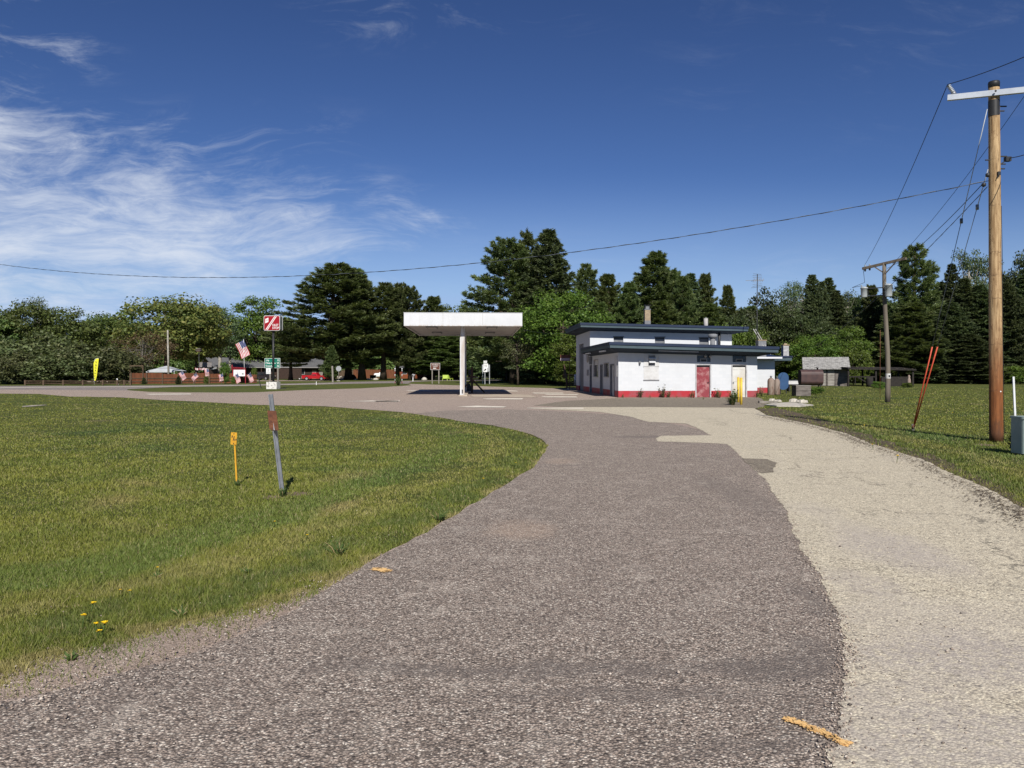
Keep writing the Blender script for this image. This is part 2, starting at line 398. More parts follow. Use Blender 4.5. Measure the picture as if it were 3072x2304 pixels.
LAWN_SIDE = [(1250, 1610), (1150, 1660), (1090, 1690), (980, 1752), (834, 1800), (690, 1838), (545, 1872), (420, 1900), (305, 1936), (200, 1954), (109, 1974), (0, 2022), (-200, 2100)]
shoulder = P((1150, 1660), (1090, 1690), (980, 1752), (834, 1800), (690, 1838), (545, 1872), (420, 1900), (305, 1936), (200, 1954), (109, 1974), (0, 2022)) + [(-3.6, 3.9), (-8, 1.5), (-3.6, -4)] + P((100, 2304), (700, 2050), (1100, 1780))
sheet('gravel_shoulder', shoulder, .004, M_GRAVEL, .09, .12, 3)
near_asph = P(*[(1400, 1268), (1476, 1277), (1535, 1289), (1590, 1303), (1628, 1320), (1643, 1338), (1634, 1360), (1598, 1405), (1498, 1466), (1398, 1531), (1250, 1616), (1150, 1669)]) + P(*ASPH_NEAR) + \
      [(-4.1, 2.5), (-3.9, -8), (8, -8)] + P((2900, 2280), (2600, 1600), (2350, 1360), (2150, 1300), (1900, 1248), (1700, 1236), (1530, 1229), (1340, 1232), (1250, 1241))
sheet('driveway', near_asph, .012, M_ASPH, .03, .2, 4)
sheet('apron', P((1600, 1217), (1700, 1203), (1800, 1198), (1856, 1194)) + [(6.55, 47.2), (15.2, 47.6)] + P((2285, 1196), (2300, 1212), (2290, 1222), (2264, 1226), (2100, 1226), (1888, 1224), (1700, 1222)), .014, M_OLD, .04, .2, 5)
PALE = P((2489, 2304), (2508, 2203), (2527, 2013), (2543, 1943), (2508, 1841), (2458, 1739), (2407, 1657), (2362, 1542), (2280, 1428), (2222, 1371), (2184, 1334), (2100, 1330), (1974, 1326), (1966, 1316), (1984, 1309), (2135, 1308),
         (2087, 1284), (2058, 1272), (1946, 1267), (1888, 1251), (1800, 1237), (1582, 1226), (1700, 1222.5), (1888, 1222), (2100, 1223.5), (2211, 1224), (2264, 1226), (2300, 1247), (2417, 1271), (2534, 1300), (2600, 1327), (2763, 1380), (2953, 1466), (3072, 1530), (3300, 1650)) + [(9.5, 4), (8, -8), (2, -8)]
sheet('worn_pavement', PALE, .016, M_PALE, .04, .06, 6)
sheet('sealed_patch', P((2228, 1378), (2300, 1380), (2330, 1392), (2318, 1420), (2285, 1424), (2262, 1410)), .019, M_OLD, .03, .1, 7)
sheet('dirt_edge', P((2264, 1226), (2330, 1224), (2430, 1248), (2520, 1276), (2620, 1310), (2800, 1368), (2980, 1446), (3072, 1500), (3200, 1570), (3200, 1620), (3072, 1545), (2953, 1476), (2763, 1386), (2600, 1331), (2534, 1303), (2417, 1273), (2300, 1249)), .005, M_DIRT, .12, .1, 8)
hw = P((0, 1158), (108, 1157.5), (271, 1158), (398, 1157), (560, 1155.5), (740, 1153.5), (860, 1151), (1000, 1147.5), (1039, 1145.8), (1178, 1143.5), (1300, 1141.3)) + [(60, 185), (60, 172)] + P((1300, 1143), (1235, 1146), (1222, 1151.5), (1175, 1149.5), (985, 1153), (768, 1157), (700, 1158.5), (521, 1161), (382, 1168), (382, 1171.2)) + [(-60, 71.8), (-120, 57.8), (-140, 30), (-140, 60)]
sheet('highway', hw, .010, M_HWY, .0, .3, 9)
sheet('edge_line', P((0, 1163.2), (163, 1161.2), (398, 1160), (740, 1156.2), (1000, 1150.8), (1000, 1151.3), (740, 1156.8), (398, 1160.8), (163, 1162.0), (0, 1164.2)), .016, M_LINE, 0, keep=False)
sheet('gravel_drive', P((560, 1146), (780, 1143.5), (960, 1143), (1020, 1141)) + [(-35, 147), (-60, 140), (-75, 118)], .006, M_LOT, .1, .3, 10)
sheet('side_road', P((1390, 1134), (1523, 1132.5), (1640, 1130)) + [(60, 245), (60, 275)] + P((1640, 1127.6), (1523, 1130), (1390, 1131.5)), .006, M_HWY, .0, .3, 11)
def stripe(q, seed, mat=None, nm='painted_stripe'): sheet(nm, P(*q), .022, mat or M_LINE, .02, .06, seed, keep=False)
for i, q in enumerate([[(1372, 1221), (1430, 1218.5), (1521, 1221), (1510, 1223.5), (1400, 1222.8)], [(1120, 1204), (1199, 1202.6), (1199, 1205.2), (1130, 1205.6)], [(1581, 1225), (1750, 1224.4), (1750, 1227.5), (1700, 1227), (1581, 1226.2)],
                       [(1448, 1196.4), (1570, 1195.8), (1566, 1199), (1460, 1199)], [(1595, 1178.7), (1688, 1179), (1692, 1181), (1604, 1181.2)], [(1633, 1183), (1730, 1183.6), (1738, 1185.4), (1640, 1184.8)], [(1622, 1190), (1728, 1190.4), (1733, 1193), (1634, 1192.4)],
                       [(1042, 1205), (1120, 1202.8), (1197, 1203.6), (1190, 1206)], [(434, 1182.6), (573, 1181.6), (573, 1184), (450, 1184.6)], [(1500, 1171.6), (1548, 1173), (1556, 1175), (1520, 1174.4)], [(1215, 1172.5), (1290, 1172.2), (1290, 1173.4), (1225, 1173.8)]]): stripe(q, 20 + i)
if 0: stripe([(1123, 1711), (1140, 1708), (1166, 1718), (1168, 1726), (1150, 1724)], 40, M_SPRAY, 'orange_mark')
if 0: stripe([(2352, 2166), (2372, 2164), (2410, 2184), (2450, 2202), (2490, 2222), (2545, 2238), (2552, 2248), (2515, 2246), (2470, 2230), (2420, 2204)], 41, M_SPRAY, 'orange_mark')
def spray(name, a, b, wd, n, seed):
    rs = random.Random(seed); A, B = Vector(gp(*a)), Vector(gp(*b)); ax_ = (B - A); pr_ = Vector((-ax_.y, ax_.x)).normalized(); m = MB()
    for i in range(n):
        t = rs.random(); o = rs.gauss(0, wd * .42) + wd * .2 * math.sin(t * 4); r_ = rs.uniform(.15, .62) * wd * (.5 if abs(o) > wd * .6 else 1); c_ = A + ax_ * t + pr_ * o; k = rs.randint(5, 8)
        pts = [(c_.x + r_ * rs.uniform(.45, 1.2) * math.cos(6.283 * j / k), c_.y + r_ * rs.uniform(.45, 1.2) * math.sin(6.283 * j / k), .0185 + .00002 * i) for j in range(k)]
        m.poly(pts, [tuple(range(k))], M_SPRAY)
    o = m.build(name); o['kind'] = 'structure'
spray('orange_mark', (1126, 1712), (1166, 1721), .055, 120, 3)
spray('orange_mark', (2358, 2167), (2546, 2247), .030, 380, 5)
sheet('pump_island_slab', P((1410, 1186.5), (1480, 1184), (1560, 1184.2), (1590, 1186), (1612, 1193), (1520, 1192.5), (1420, 1191.5)), .020, M_SLAB, .02, .1, 12)

# ------------------------------------------------------------------ mown grass blades
def inside(px, py, poly):
    x, y = poly[:, 0], poly[:, 1]; x2, y2 = np.roll(x, -1), np.roll(y, -1)
    r = np.zeros(len(px), bool)
    for a, b, c, d in zip(x, y, x2, y2):
        if b == d: continue
        k = ((b > py) != (d > py))
        if k.any(): r[k] ^= px[k] < (c - a) * (py[k] - b) / (d - b) + a
    return r
def mesh_np(name, V, tris, mats, mi=None, smooth=False):
    me = bpy.data.meshes.new(name); nv, nf = len(V), len(tris); k = tris.shape[1]
    me.vertices.add(nv); me.vertices.foreach_set('co', V.astype(np.float32).ravel())
    me.loops.add(nf * k); me.loops.foreach_set('vertex_index', tris.astype(np.int32).ravel())
    me.polygons.add(nf); me.polygons.foreach_set('loop_start', np.arange(0, nf * k, k, dtype=np.int32))
    me.polygons.foreach_set('loop_total', np.full(nf, k, np.int32))
    for m in mats: me.materials.append(m)
    if mi is not None: me.polygons.foreach_set('material_index', mi.astype(np.int32))
    me.update(calc_edges=True); me.validate()
    return me
def blade_mat():
    m, nt, b = newmat('grass_blade'); co = wpos(nt)
    isl = nt.new('ShaderNodeNewGeometry').outputs['Random Per Island']
    c = lawn_colour(nt, nt.mapping(co, (1, 1, 0)))
    at = nt.new('ShaderNodeAttribute', attribute_name='edge_distance').outputs['Fac']
    j = nt.add(at, nt.mul(nt.sub(nt.noise(co, 1.4, 4, .65), .5), 1.1))
    brk = nt.sstep(nt.noise(co, 1.9, 4, .65), .36, .56)
    c = nt.mix(nt.mul(nt.mul(nt.sstep(j, .05, .25), nt.sstep(j, .85, .55)), nt.mul(brk, .8)), c, (.066, .092, .028))
    c = nt.mix(nt.mul(nt.mul(nt.sstep(j, .75, 1.0), nt.sstep(j, 1.6, 1.2)), nt.mul(brk, .5)), c, (.22, .20, .09))
    c = nt.mix(nt.mul(nt.mul(nt.sstep(j, 1.4, 1.7), nt.sstep(j, 2.6, 2.1)), .55), c, (.070, .118, .034))
    c = nt.mix(nt.mul(nt.sstep(j, .12, .0), .6), c, (.22, .185, .10))
    c = nt.mix(1.0, c, (1.72, 1.64, 1.42), 'MULTIPLY')
    c = nt.mix(nt.sstep(isl, .88, .93, 0, .7), c, (.34, .28, .15))
    c = nt.mix(nt.sstep(isl, .0, .34, .7, 0), c, (.045, .070, .018))
    c = nt.mix(nt.sstep(nt.noise(nt.mapping(co, (1, 1, 0)), 9, 4, .7), .54, .70, 0, .55), c, (.060, .070, .020))
    c = nt.mix(nt.sstep(nt.noise(nt.mapping(co, (1, 1, 0), loc=(7, 3, 0)), 5, 4, .75), .56, .74, 0, .6), c, (.27, .22, .10))
    setb(nt, b, c, .55, .25)
    tr = nt.new('ShaderNodeBsdfTranslucent'); nt.put(tr.inputs[0], nt.mix(1.0, c, (1.1, 1.25, .6), 'MULTIPLY'))
    mx = nt.new('ShaderNodeMixShader'); mx.inputs[0].default_value = .25
    nt.l.new(b.outputs[0], mx.inputs[1]); nt.l.new(tr.outputs[0], mx.inputs[2])
    nt.l.new(mx.outputs[0], m.node_tree.nodes['Material Output'].inputs[0])
    return m
M_BLADE = blade_mat()
TIP = [(1300, 1251), (1400, 1264), (1476, 1275), (1535, 1288), (1590, 1302), (1630, 1320), (1645, 1338), (1636, 1360), (1600, 1405), (1500, 1465), (1400, 1530)]
def blades(N, x0, x1, y0, y1, hmin, hmax, name, label_kind='stuff', edge=()):
    u = rng.uniform(x0, x1, N); v = y0 + (y1 - y0) * rng.uniform(0, 1, N)
    d = EYE * F / (v - HY); x = (u - CX) / F * d; y = d
    keep = np.ones(N, bool)
    for nm, pl in SHEETS.items():
        if nm in ('gravel_shoulder', 'dirt_edge'):
            ins = inside(x, y, pl); pr = np.full(N, .45)
            if nm == 'gravel_shoulder':
                q = np.array(P(*LAWN_SIDE)); dd = np.full(N, 9.0); ii = np.where(ins)[0]
                qq = np.concatenate([q[i] + (q[i + 1] - q[i]) * np.linspace(0, 1, 30)[:, None] for i in range(len(q) - 1)])
                for i0 in range(0, len(ii), 4000): j = ii[i0:i0 + 4000]; dd[j] = np.sqrt(((np.stack([x[j], y[j]], 1)[:, None] - qq[None]) ** 2).sum(2)).min(1)
                pr = .75 * np.exp(-(dd / .12) ** 1.3) + .02
            keep &= ~(ins & (rng.uniform(0, 1, N) > pr))
        else: keep &= ~inside(x, y, pl)
    x, y, d = x[keep], y[keep], d[keep]; n = len(x)
    # thin and thick patches
    pat = np.array([pnoise(Vector((a * .5, b * .5, 3.1))) + .6 * pnoise(Vector((a * 1.7, b * 1.7, 8.1))) for a, b in zip(x, y)])
    k = rng.uniform(-.9, .9, n) < pat + .75; x, y, d, pat = x[k], y[k], d[k], pat[k]; n = len(x)
    q = np.array(edge); qq = np.concatenate([q[i] + (q[i + 1] - q[i]) * np.linspace(0, 1, 24)[:, None] for i in range(len(q) - 1)]); ed = np.empty(n, np.float32)
    for i0 in range(0, n, 5000): ed[i0:i0 + 5000] = np.sqrt(((np.stack([x[i0:i0 + 5000], y[i0:i0 + 5000]], 1)[:, None] - qq[None]) ** 2).sum(2)).min(1)
    for bx, by, br_ in BARE:
        k = (np.hypot(x - bx, (y - by)) > br_ * rng.uniform(.3, 1.2, n)) | (rng.uniform(0, 1, n) < .12); x, y, d, pat, ed = x[k], y[k], d[k], pat[k], ed[k]; n = len(x)
    tall = 1 + .45 * np.exp(-((ed - .45) / .35) ** 2) * (rng.uniform(0, 1, n) > .5)
    h = tall * rng.uniform(hmin, hmax, n) * (1 + .6 * np.clip(pat, -.5, 1)) * np.where(rng.uniform(0, 1, n) > .985, 1.9, 1)
    w = np.maximum(.0032, .00062 * d) * rng.uniform(.7, 1.4, n)
    th = rng.uniform(0, 2 * np.pi, n); ln = rng.uniform(.1, 1.1, n) * h; la = rng.uniform(0, 2 * np.pi, n)
    V = np.empty((n, 3, 3))
    V[:, 0] = np.stack([x - np.cos(th) * w, y - np.sin(th) * w, np.full(n, -.004)], 1)
    V[:, 1] = np.stack([x + np.cos(th) * w, y + np.sin(th) * w, np.full(n, -.004)], 1)
    V[:, 2] = np.stack([x + np.cos(la) * ln, y + np.sin(la) * ln, h], 1)
    me = mesh_np(name, V.reshape(-1, 3), np.arange(3 * n).reshape(-1, 3), [M_BLADE])
    me.attributes.new('edge_distance', 'FLOAT', 'POINT').data.foreach_set('value', np.repeat(ed, 3).astype(np.float32))
    ob = bpy.data.objects.new(name, me); COL.objects.link(ob)
    tag(ob, kind=label_kind)
    return ob
tag(blades(640000, -420, 1720, 1180, 2120, .014, .038, 'lawn_grass', edge=P(*TIP) + P(*LAWN_SIDE)), 'short mown grass blades of the lawn beside the driveway', 'grass')
tag(blades(190000, 2150, 3500, 1160, 1640, .020, .050, 'field_grass', edge=P((2300, 1240), (2430, 1262), (2534, 1300), (2600, 1327), (2763, 1380), (2953, 1466), (3072, 1530), (3300, 1650))), 'short grass blades of the field behind the utility poles', 'grass')

# dark flakes of bark and leaf litter along the pavement edge
ln = np.array(P((2300, 1252), (2417, 1274), (2534, 1304), (2600, 1331), (2763, 1386), (2953, 1474), (3072, 1540), (3200, 1610)))
seg = rng.integers(0, len(ln) - 1, 4800); t = rng.uniform(0, 1, 4800)[:, None]; p = ln[seg] + (ln[seg + 1] - ln[seg]) * t; p = p + rng.normal(size=p.shape) * .16 * rng.uniform(.3, 1.6, (4800, 1)) + np.array([-.10, .0])
a = rng.uniform(0, 6.28, 4800); L = rng.uniform(.004, .026, 4800); w = L * rng.uniform(.25, .6, 4800)
dx = np.stack([np.cos(a) * L, np.sin(a) * L], 1); dy = np.stack([-np.sin(a) * w, np.cos(a) * w], 1); V = np.empty((4800, 4, 3))
for k, (u, v) in enumerate(((-1, -.6), (1, -.3), (.8, .7), (-.7, 1))): V[:, k, :2] = p + dx * u + dy * v; V[:, k, 2] = .022 + rng.uniform(0, .010, 4800)
o = bpy.data.objects.new('leaf_litter', mesh_np('leaf_litter', V.reshape(-1, 3), np.arange(19200).reshape(-1, 4), [paint('bark_flakes', (.075, .058, .045), (.14, .11, .08), 40, .9, .1)])); COL.objects.link(o)
tag(o, 'dark bark flakes and dry leaf litter along the pavement edge', 'litter', kind='stuff')

# loose stones: along the joint of the two surfaces, in the gravel shoulder and here and there on the drive
jn = np.array(P((2489, 2304), (2508, 2203), (2527, 2013), (2543, 1943), (2508, 1841), (2458, 1739), (2407, 1657), (2362, 1542), (2280, 1428), (2222, 1371)))
sh_ = np.array(P((1035, 1737), (899, 1828), (703, 1918), (490, 1994), (218, 2066), (0, 2116)))
def along(q, n, sd): k = rng.integers(0, len(q) - 1, n); t = rng.uniform(0, 1, n)[:, None]; return q[k] + (q[k + 1] - q[k]) * t + rng.normal(size=(n, 2)) * sd
un_ = np.array([gp(a, b) for a, b in zip(rng.uniform(100, 2900, 900), rng.uniform(1480, 2300, 900))])
p = np.concatenate([along(jn, 1300, .045), along(sh_, 800, .17), un_]); n = len(p)
r_ = rng.uniform(.0025, .0085, n); r_[rng.uniform(0, 1, n) > .97] *= 1.7
oc = np.array([(1, 0, 0), (0, 1, 0), (-1, 0, 0), (0, -1, 0), (0, 0, .8), (0, 0, -.4)]); fc = np.array([(0, 1, 4), (1, 2, 4), (2, 3, 4), (3, 0, 4), (1, 0, 5), (2, 1, 5), (3, 2, 5), (0, 3, 5)])
V = oc[None] * r_[:, None, None] * rng.uniform(.6, 1.3, (n, 6, 1)); a = rng.uniform(0, 6.28, n)
x = V[:, :, 0] * np.cos(a)[:, None] - V[:, :, 1] * np.sin(a)[:, None]; y = V[:, :, 0] * np.sin(a)[:, None] + V[:, :, 1] * np.cos(a)[:, None]
V = np.stack([x + p[:, :1], y + p[:, 1:], V[:, :, 2] + .017 + r_[:, None] * .3], 2)
m_, nt, b = newmat('loose_stone'); isl = nt.new('ShaderNodeNewGeometry').outputs['Random Per Island']
setb(nt, b, nt.ramp(isl, [(0, (.07, .06, .055)), (.4, (.30, .235, .19)), (.75, (.40, .335, .28)), (1, (.58, .52, .45))]), .85, .2)
o = bpy.data.objects.new('loose_gravel', mesh_np('loose_gravel', V.reshape(-1, 3), (fc[None] + 6 * np.arange(n)[:, None, None]).reshape(-1, 3), [m_])); COL.objects.link(o)
tag(o, 'loose small stones scattered over the drive and its edges', 'gravel', kind='stuff')
# ------------------------------------------------------------------ trees
def leaf_mat(name, a, b2, c3, trans=.25, tint=(1, 1, 1)):
    m, nt, b = newmat(name)
    g = nt.new('ShaderNodeNewGeometry'); isl = g.outputs['Random Per Island']
    oi = nt.new('ShaderNodeObjectInfo').outputs['Random']
    co = nt.new('ShaderNodeTexCoord').outputs['Object']
    n1 = nt.noise(co, .35, 3, .6); n2 = nt.noise(co, 1.3, 3, .6)
    c = nt.mix(nt.sstep(n1, .35, .65), a, b2)
    c = nt.mix(nt.sstep(n2, .48, .7, 0, .8), c, c3)
    hsv = nt.new('ShaderNodeHueSaturation'); nt.put(hsv.inputs['Color'], c)
    nt.put(hsv.inputs['Hue'], nt.sstep(oi, 0, 1, .480, .518)); nt.put(hsv.inputs['Value'], nt.add(nt.sstep(isl, 0, 1, .62, 1.3), nt.sstep(oi, 0, 1, -.24, .22)))
    c = hsv.outputs[0]
    setb(nt, b, c, .5, .3)
    tr = nt.new('ShaderNodeBsdfTranslucent'); nt.put(tr.inputs[0], nt.mix(1.0, c, (1.15, 1.25, .6), 'MULTIPLY'))
    mx = nt.new('ShaderNodeMixShader'); mx.inputs[0].default_value = trans
    nt.l.new(b.outputs[0], mx.inputs[1]); nt.l.new(tr.outputs[0], mx.inputs[2])
    nt.l.new(mx.outputs[0], m.node_tree.nodes['Material Output'].inputs[0])
    return m
M_PINE = leaf_mat('pine_needles', (0.134, 0.170, 0.060), (0.094, 0.127, 0.050), (0.186, 0.210, 0.077), .3)
M_SPRUCE = leaf_mat('spruce_needles', (0.108, 0.138, 0.060), (0.080, 0.110, 0.052), (0.145, 0.172, 0.072), .28)
M_LEAF = leaf_mat('broad_leaves', (0.113, 0.156, 0.041), (0.079, 0.120, 0.035), (0.179, 0.218, 0.058), .3)
M_MAPLE = leaf_mat('bronze_spring_leaves', (0.128, 0.138, 0.035), (0.090, 0.118, 0.031), (0.205, 0.160, 0.046), .3)
M_BRIGHT = leaf_mat('fresh_green_leaves', (0.109, 0.166, 0.026), (0.077, 0.128, 0.023), (0.160, 0.211, 0.038), .35)
M_GREY = leaf_mat('dull_shrub_leaves', (0.109, 0.131, 0.051), (0.079, 0.102, 0.042), (0.160, 0.160, 0.070), .3)
M_ASPEN = leaf_mat('aspen_leaves', (0.102, 0.143, 0.058), (0.077, 0.115, 0.046), (0.166, 0.205, 0.102), .35)
M_RUST = leaf_mat('brownish_buds', (0.134, 0.090, 0.044), (0.102, 0.074, 0.038), (0.141, 0.118, 0.049), .2)
M_DLEAF = leaf_mat('dark_leaves', (.062, .088, .028), (.044, .066, .024), (.096, .120, .038), .25)
M_TWIG = paint('bare_twigs', (.16, .145, .12), (.10, .09, .078), 4, .9, .1)
M_BARK = paint('tree_bark', (.085, .066, .050), (.040, .032, .026), 5, .9, .1, bump=.6, bscale=14, stretch=(1, 1, .25))
M_PALEBARK = paint('pale_bark', (.36, .34, .29), (.20, .18, .15), 4, .85, .1, bump=.3, bscale=14)

class TreeGeo:
    def __init__(self): self.V = []; self.T = []; self.n = 0; self.wood = MB()
    def quads(self, c, nrm, size, asp=.62):
        """leaf faces: centres, normals, sizes"""
        N = len(c); a = rng.normal(size=(N, 3)); s = np.cross(nrm, a); s /= np.linalg.norm(s, axis=1, keepdims=True) + 1e-9
        t = np.cross(nrm, s); t /= np.linalg.norm(t, axis=1, keepdims=True) + 1e-9
        size = size[:, None]
        V = np.stack([c - s * size, c - t * size * asp, c + s * size, c + t * size * asp], 1)
        self.V.append(V.reshape(-1, 3)); self.T.append((np.arange(4 * N) + self.n).reshape(-1, 4)); self.n += 4 * N
    def needles(self, c, out, k, ln, w, up=.5, spread=.9):
        """k long thin faces fanning out of each centre towards out"""
        N = len(c); c = np.repeat(c, k, 0); o = np.repeat(out, k, 0)
        d = o + rng.normal(size=(N * k, 3)) * spread; d[:, 2] += up
        d /= np.linalg.norm(d, axis=1, keepdims=True)
        s = np.cross(d, rng.normal(size=(N * k, 3))); s /= np.linalg.norm(s, axis=1, keepdims=True) + 1e-9
        L = ln * rng.uniform(.6, 1.25, (N * k, 1)); w = w * rng.uniform(.7, 1.3, (N * k, 1))
        mid = c + d * L * .55
        V = np.stack([c, mid - s * w, c + d * L, mid + s * w], 1)
        self.V.append(V.reshape(-1, 3)); self.T.append((np.arange(4 * N * k) + self.n).reshape(-1, 4)); self.n += 4 * N * k
    def arrays(self): return np.concatenate(self.V), np.concatenate(self.T)

def unit(a): return a / (np.linalg.norm(a, axis=-1, keepdims=True) + 1e-9)
def conifer(seed, H, W, base=.12, whorls=26, per=6, kind='pine', gaps=.12, onesided=0.0, power=.75, top_round=0.0):
    global rng
    rng = np.random.default_rng(seed); g = TreeGeo()
    bend = rng.normal(size=2) * .012 * H
    tr = [(bend[0] * t * t, bend[1] * t * t, H * t) for t in np.linspace(0, .985, 9)]
    g.wood.tube(tr, [max(.02, .018 * H * (1 - t) ** .8) * (1.35 if t == 0 else 1) for t in np.linspace(0, .985, 9)], M_BARK, 8)
    C = []; O = []
    for wi in range(whorls):
        t = base + (1 - base) * ((wi + rng.uniform(-.3, .3)) / whorls); t = min(max(t, base), .985)
        a0 = rng.uniform(0, 6.28); r = (t - base) / (1 - base)
        prof = (1 - r) ** power * (min(1, .55 + 2.5 * r)) + top_round * math.sqrt(max(0, 1 - r)) * .3 + .035
        for bi in range(per):
            if rng.uniform() < gaps: continue
            a = a0 + 6.28 * bi / per + rng.uniform(-.35, .35)
            L = W * prof * rng.uniform(.62, 1.14) * (1 + onesided * math.cos(a - 3.4))
            if L < .12: L = .12
            if kind == 'pine': s0 = .0 + .85 * r ** 1.4; s1 = .24
            else: s0 = -.30 + .75 * r * r; s1 = .18
            o = np.array([math.cos(a), math.sin(a), 0]); sd = np.array([-o[1], o[0], 0])
            z0 = H * t; bx = np.array([bend[0] * t * t, bend[1] * t * t, 0])
            f = lambda u: bx + o * L * u + np.array([0, 0, z0 + L * (s0 * u + s1 * u * u * u - (.16 * u * u if kind == 'pine' else 0))])
            g.wood.tube([f(0), f(.5), f(.92)], [.012 * L + .02, .008 * L + .012, .006], M_BARK, 3, False)
            nt_ = int((12 if kind == 'pine' else 9) + L * (17 if kind == 'pine' else 14))
            u = rng.uniform(.18 if L < 1.2 else (.32 if kind == 'pine' else .14), 1.0, nt_) ** .8
            lat = rng.uniform(-1, 1, nt_) * .42 * L * (1.02 - u) ** .65 * (.9 if kind == 'pine' else .75)
            c = np.stack([f(x) for x in u]) + sd * lat[:, None]
            c[:, 2] += rng.normal(size=nt_) * (.13 if kind == 'pine' else .07) + (np.abs(lat) * .12 if kind == 'pine' else -np.abs(lat) * .28)
            C.append(c); O.append(o * .9 + sd * (lat / (L + .01) * 2.2)[:, None] + np.array([0, 0, .15 if kind == 'pine' else -.25]))
    C = np.concatenate(C); O = np.concatenate(O)
    if kind == 'pine': g.needles(C, unit(O), 8, .46, .042, up=.42, spread=.55)
    else: g.needles(C, unit(O), 8, .34, .045, up=-.12, spread=.55)
    tc = np.stack([np.array([bend[0], bend[1], H * .97])] * 5); g.needles(tc, np.array([[0, 0, 1.]] * 5), 8, .6, .04, .5, .35)
    return g
def broadleaf(seed, H, W, base=.18, clumps=70, leaf=.17, per=110, cr=1.25, bark=None, sparse=0.0, limbs=True, dome=1.0, twigs=0):
    global rng
    rng = np.random.default_rng(seed); g = TreeGeo(); bark = bark or M_BARK
    zc = H * (base + (1 - base) * .5); rz = H * (1 - base) * .5
    q = unit(rng.normal(size=(clumps, 3))) * (rng.uniform(.25, 1, (clumps, 1)) ** .45)
    lump = np.array([1 + .28 * pnoise(Vector(tuple(x * 1.7 + seed))) for x in q])
    c = q * lump[:, None]; low = c[:, 2] < 0
    c[low, 0] *= 1 + .12 * (-c[low, 2]); c[low, 1] *= 1 + .12 * (-c[low, 2])
    pw = np.abs(c[:, 2]) ** (1 / dome) * np.sign(c[:, 2])
    C = np.stack([c[:, 0] * W * .86, c[:, 1] * W * .86, zc + pw * rz * .88], 1)
    lean = rng.normal(size=2) * .02 * H
    tp = [(lean[0] * t, lean[1] * t, zc * t * 1.25) for t in (0, .3, .6, .85, 1.0)]
    g.wood.tube(tp, [.022 * H, .017 * H, .013 * H, .008 * H, .004 * H], bark, 8)
    if limbs:
        for i in range(min(clumps, 34)):
            t = rng.uniform(.35, .95); a = Vector((lean[0] * t, lean[1] * t, zc * t * 1.25)); b = Vector(tuple(C[i]))
            mid = a.lerp(b, .5) + Vector((0, 0, -.04 * H + rng.uniform(0, .03) * H))
            g.wood.tube([a, mid, b], [.007 * H * (1.3 - t), .005 * H * (1.3 - t) + .012, .012], bark, 4, False)
    for i in range(twigs):
        a = Vector(tuple(C[rng.integers(clumps)] * np.array([.35, .35, .8]))); dv = Vector(tuple(unit(rng.normal(size=3) + np.array([0, -.4, .15])))) * rng.uniform(.2, .42) * W
        g.wood.tube([a, a + dv * .5 + Vector((0, 0, .1)), a + dv], [.035, .022, .008], M_TWIG, 3, False)
    R_ = cr * rng.uniform(.6, 1.25, clumps); npc = (per * (1 - sparse * rng.uniform(0, 1, clumps))).astype(int)
    idx = np.repeat(np.arange(clumps), npc); N = len(idx)
    dv = unit(rng.normal(size=(N, 3))); dv[:, 2] = np.where(dv[:, 2] < 0, dv[:, 2] * .55, dv[:, 2])
    rr = rng.uniform(.2, 1.08, (N, 1)) ** .5
    pos = C[idx] + dv * rr * R_[idx][:, None] * np.array([1.12, 1.12, .8])
    pos += rng.normal(size=(N, 3)) * .06
    nrm = unit(dv * .8 + np.array([0, -.1, .35]) + rng.normal(size=(N, 3)) * .6)
    k = pos[:, 2] > .05
    g.quads(pos[k], nrm[k], leaf * rng.uniform(.6, 1.3, k.sum()))
    return g
PROTO = {}
def proto(key, g, mat):
    v, t = g.arrays(); me = mesh_np('crown', v, t, [mat])
    w = g.wood.build('trunk').data; o = [o for o in COL.objects if o.data == w][0]; bpy.data.objects.remove(o)
    PROTO[key] = (me, w, float(v[:, 2].max()), float(np.percentile(np.abs(v[:, 0]), 98)), v, t)
for i, (s, b, wh, pr, gp_, pw, osd, W_) in enumerate([(3, .19, 25, 6, .12, .78, 0, 5.4), (5, .26, 23, 6, .16, .68, .15, 4.4), (8, .12, 30, 6, .10, .8, 0, 4.4), (12, .16, 25, 7, .10, .62, .35, 5.2), (13, .11, 30, 7, .06, .80, 0, 4.6), (17, .24, 25, 6, .14, .52, 0, 3.6)]):
    proto('pine%d' % i, conifer(s, 20, W_, b, wh, pr, 'pine', gp_, osd, pw), M_PINE)
for i, (s, W_, wh, pw) in enumerate([(21, 3.3, 44, .9), (22, 2.9, 40, .8), (23, 4.0, 46, .72)]):
    proto('spruce%d' % i, conifer(s, 20, W_, .02, wh, 8, 'spruce', .06, 0, pw), M_SPRUCE)
proto('leafy0', broadleaf(31, 14, 6.2, .10, 120, .19, 120, 1.45), M_LEAF)
proto('leafy1', broadleaf(32, 14, 5.6, .14, 100, .19, 120, 1.5), M_LEAF)
proto('dark0', broadleaf(51, 14, 6.0, .08, 120, .19, 120, 1.4), M_DLEAF)
proto('dark1', broadleaf(52, 14, 5.4, .06, 110, .19, 120, 1.5), M_DLEAF)
proto('maple', broadleaf(33, 14, 6.6, .16, 130, .19, 115, 1.45), M_MAPLE)
proto('bright', broadleaf(34, 14, 5.2, .02, 130, .17, 130, 1.25), M_BRIGHT)
proto('aspen0', broadleaf(35, 16, 3.0, .28, 60, .14, 80, 1.1, M_PALEBARK, .4), M_ASPEN)
proto('aspen1', broadleaf(36, 16, 2.4, .35, 42, .13, 70, 1.0, M_PALEBARK, .5), M_ASPEN)
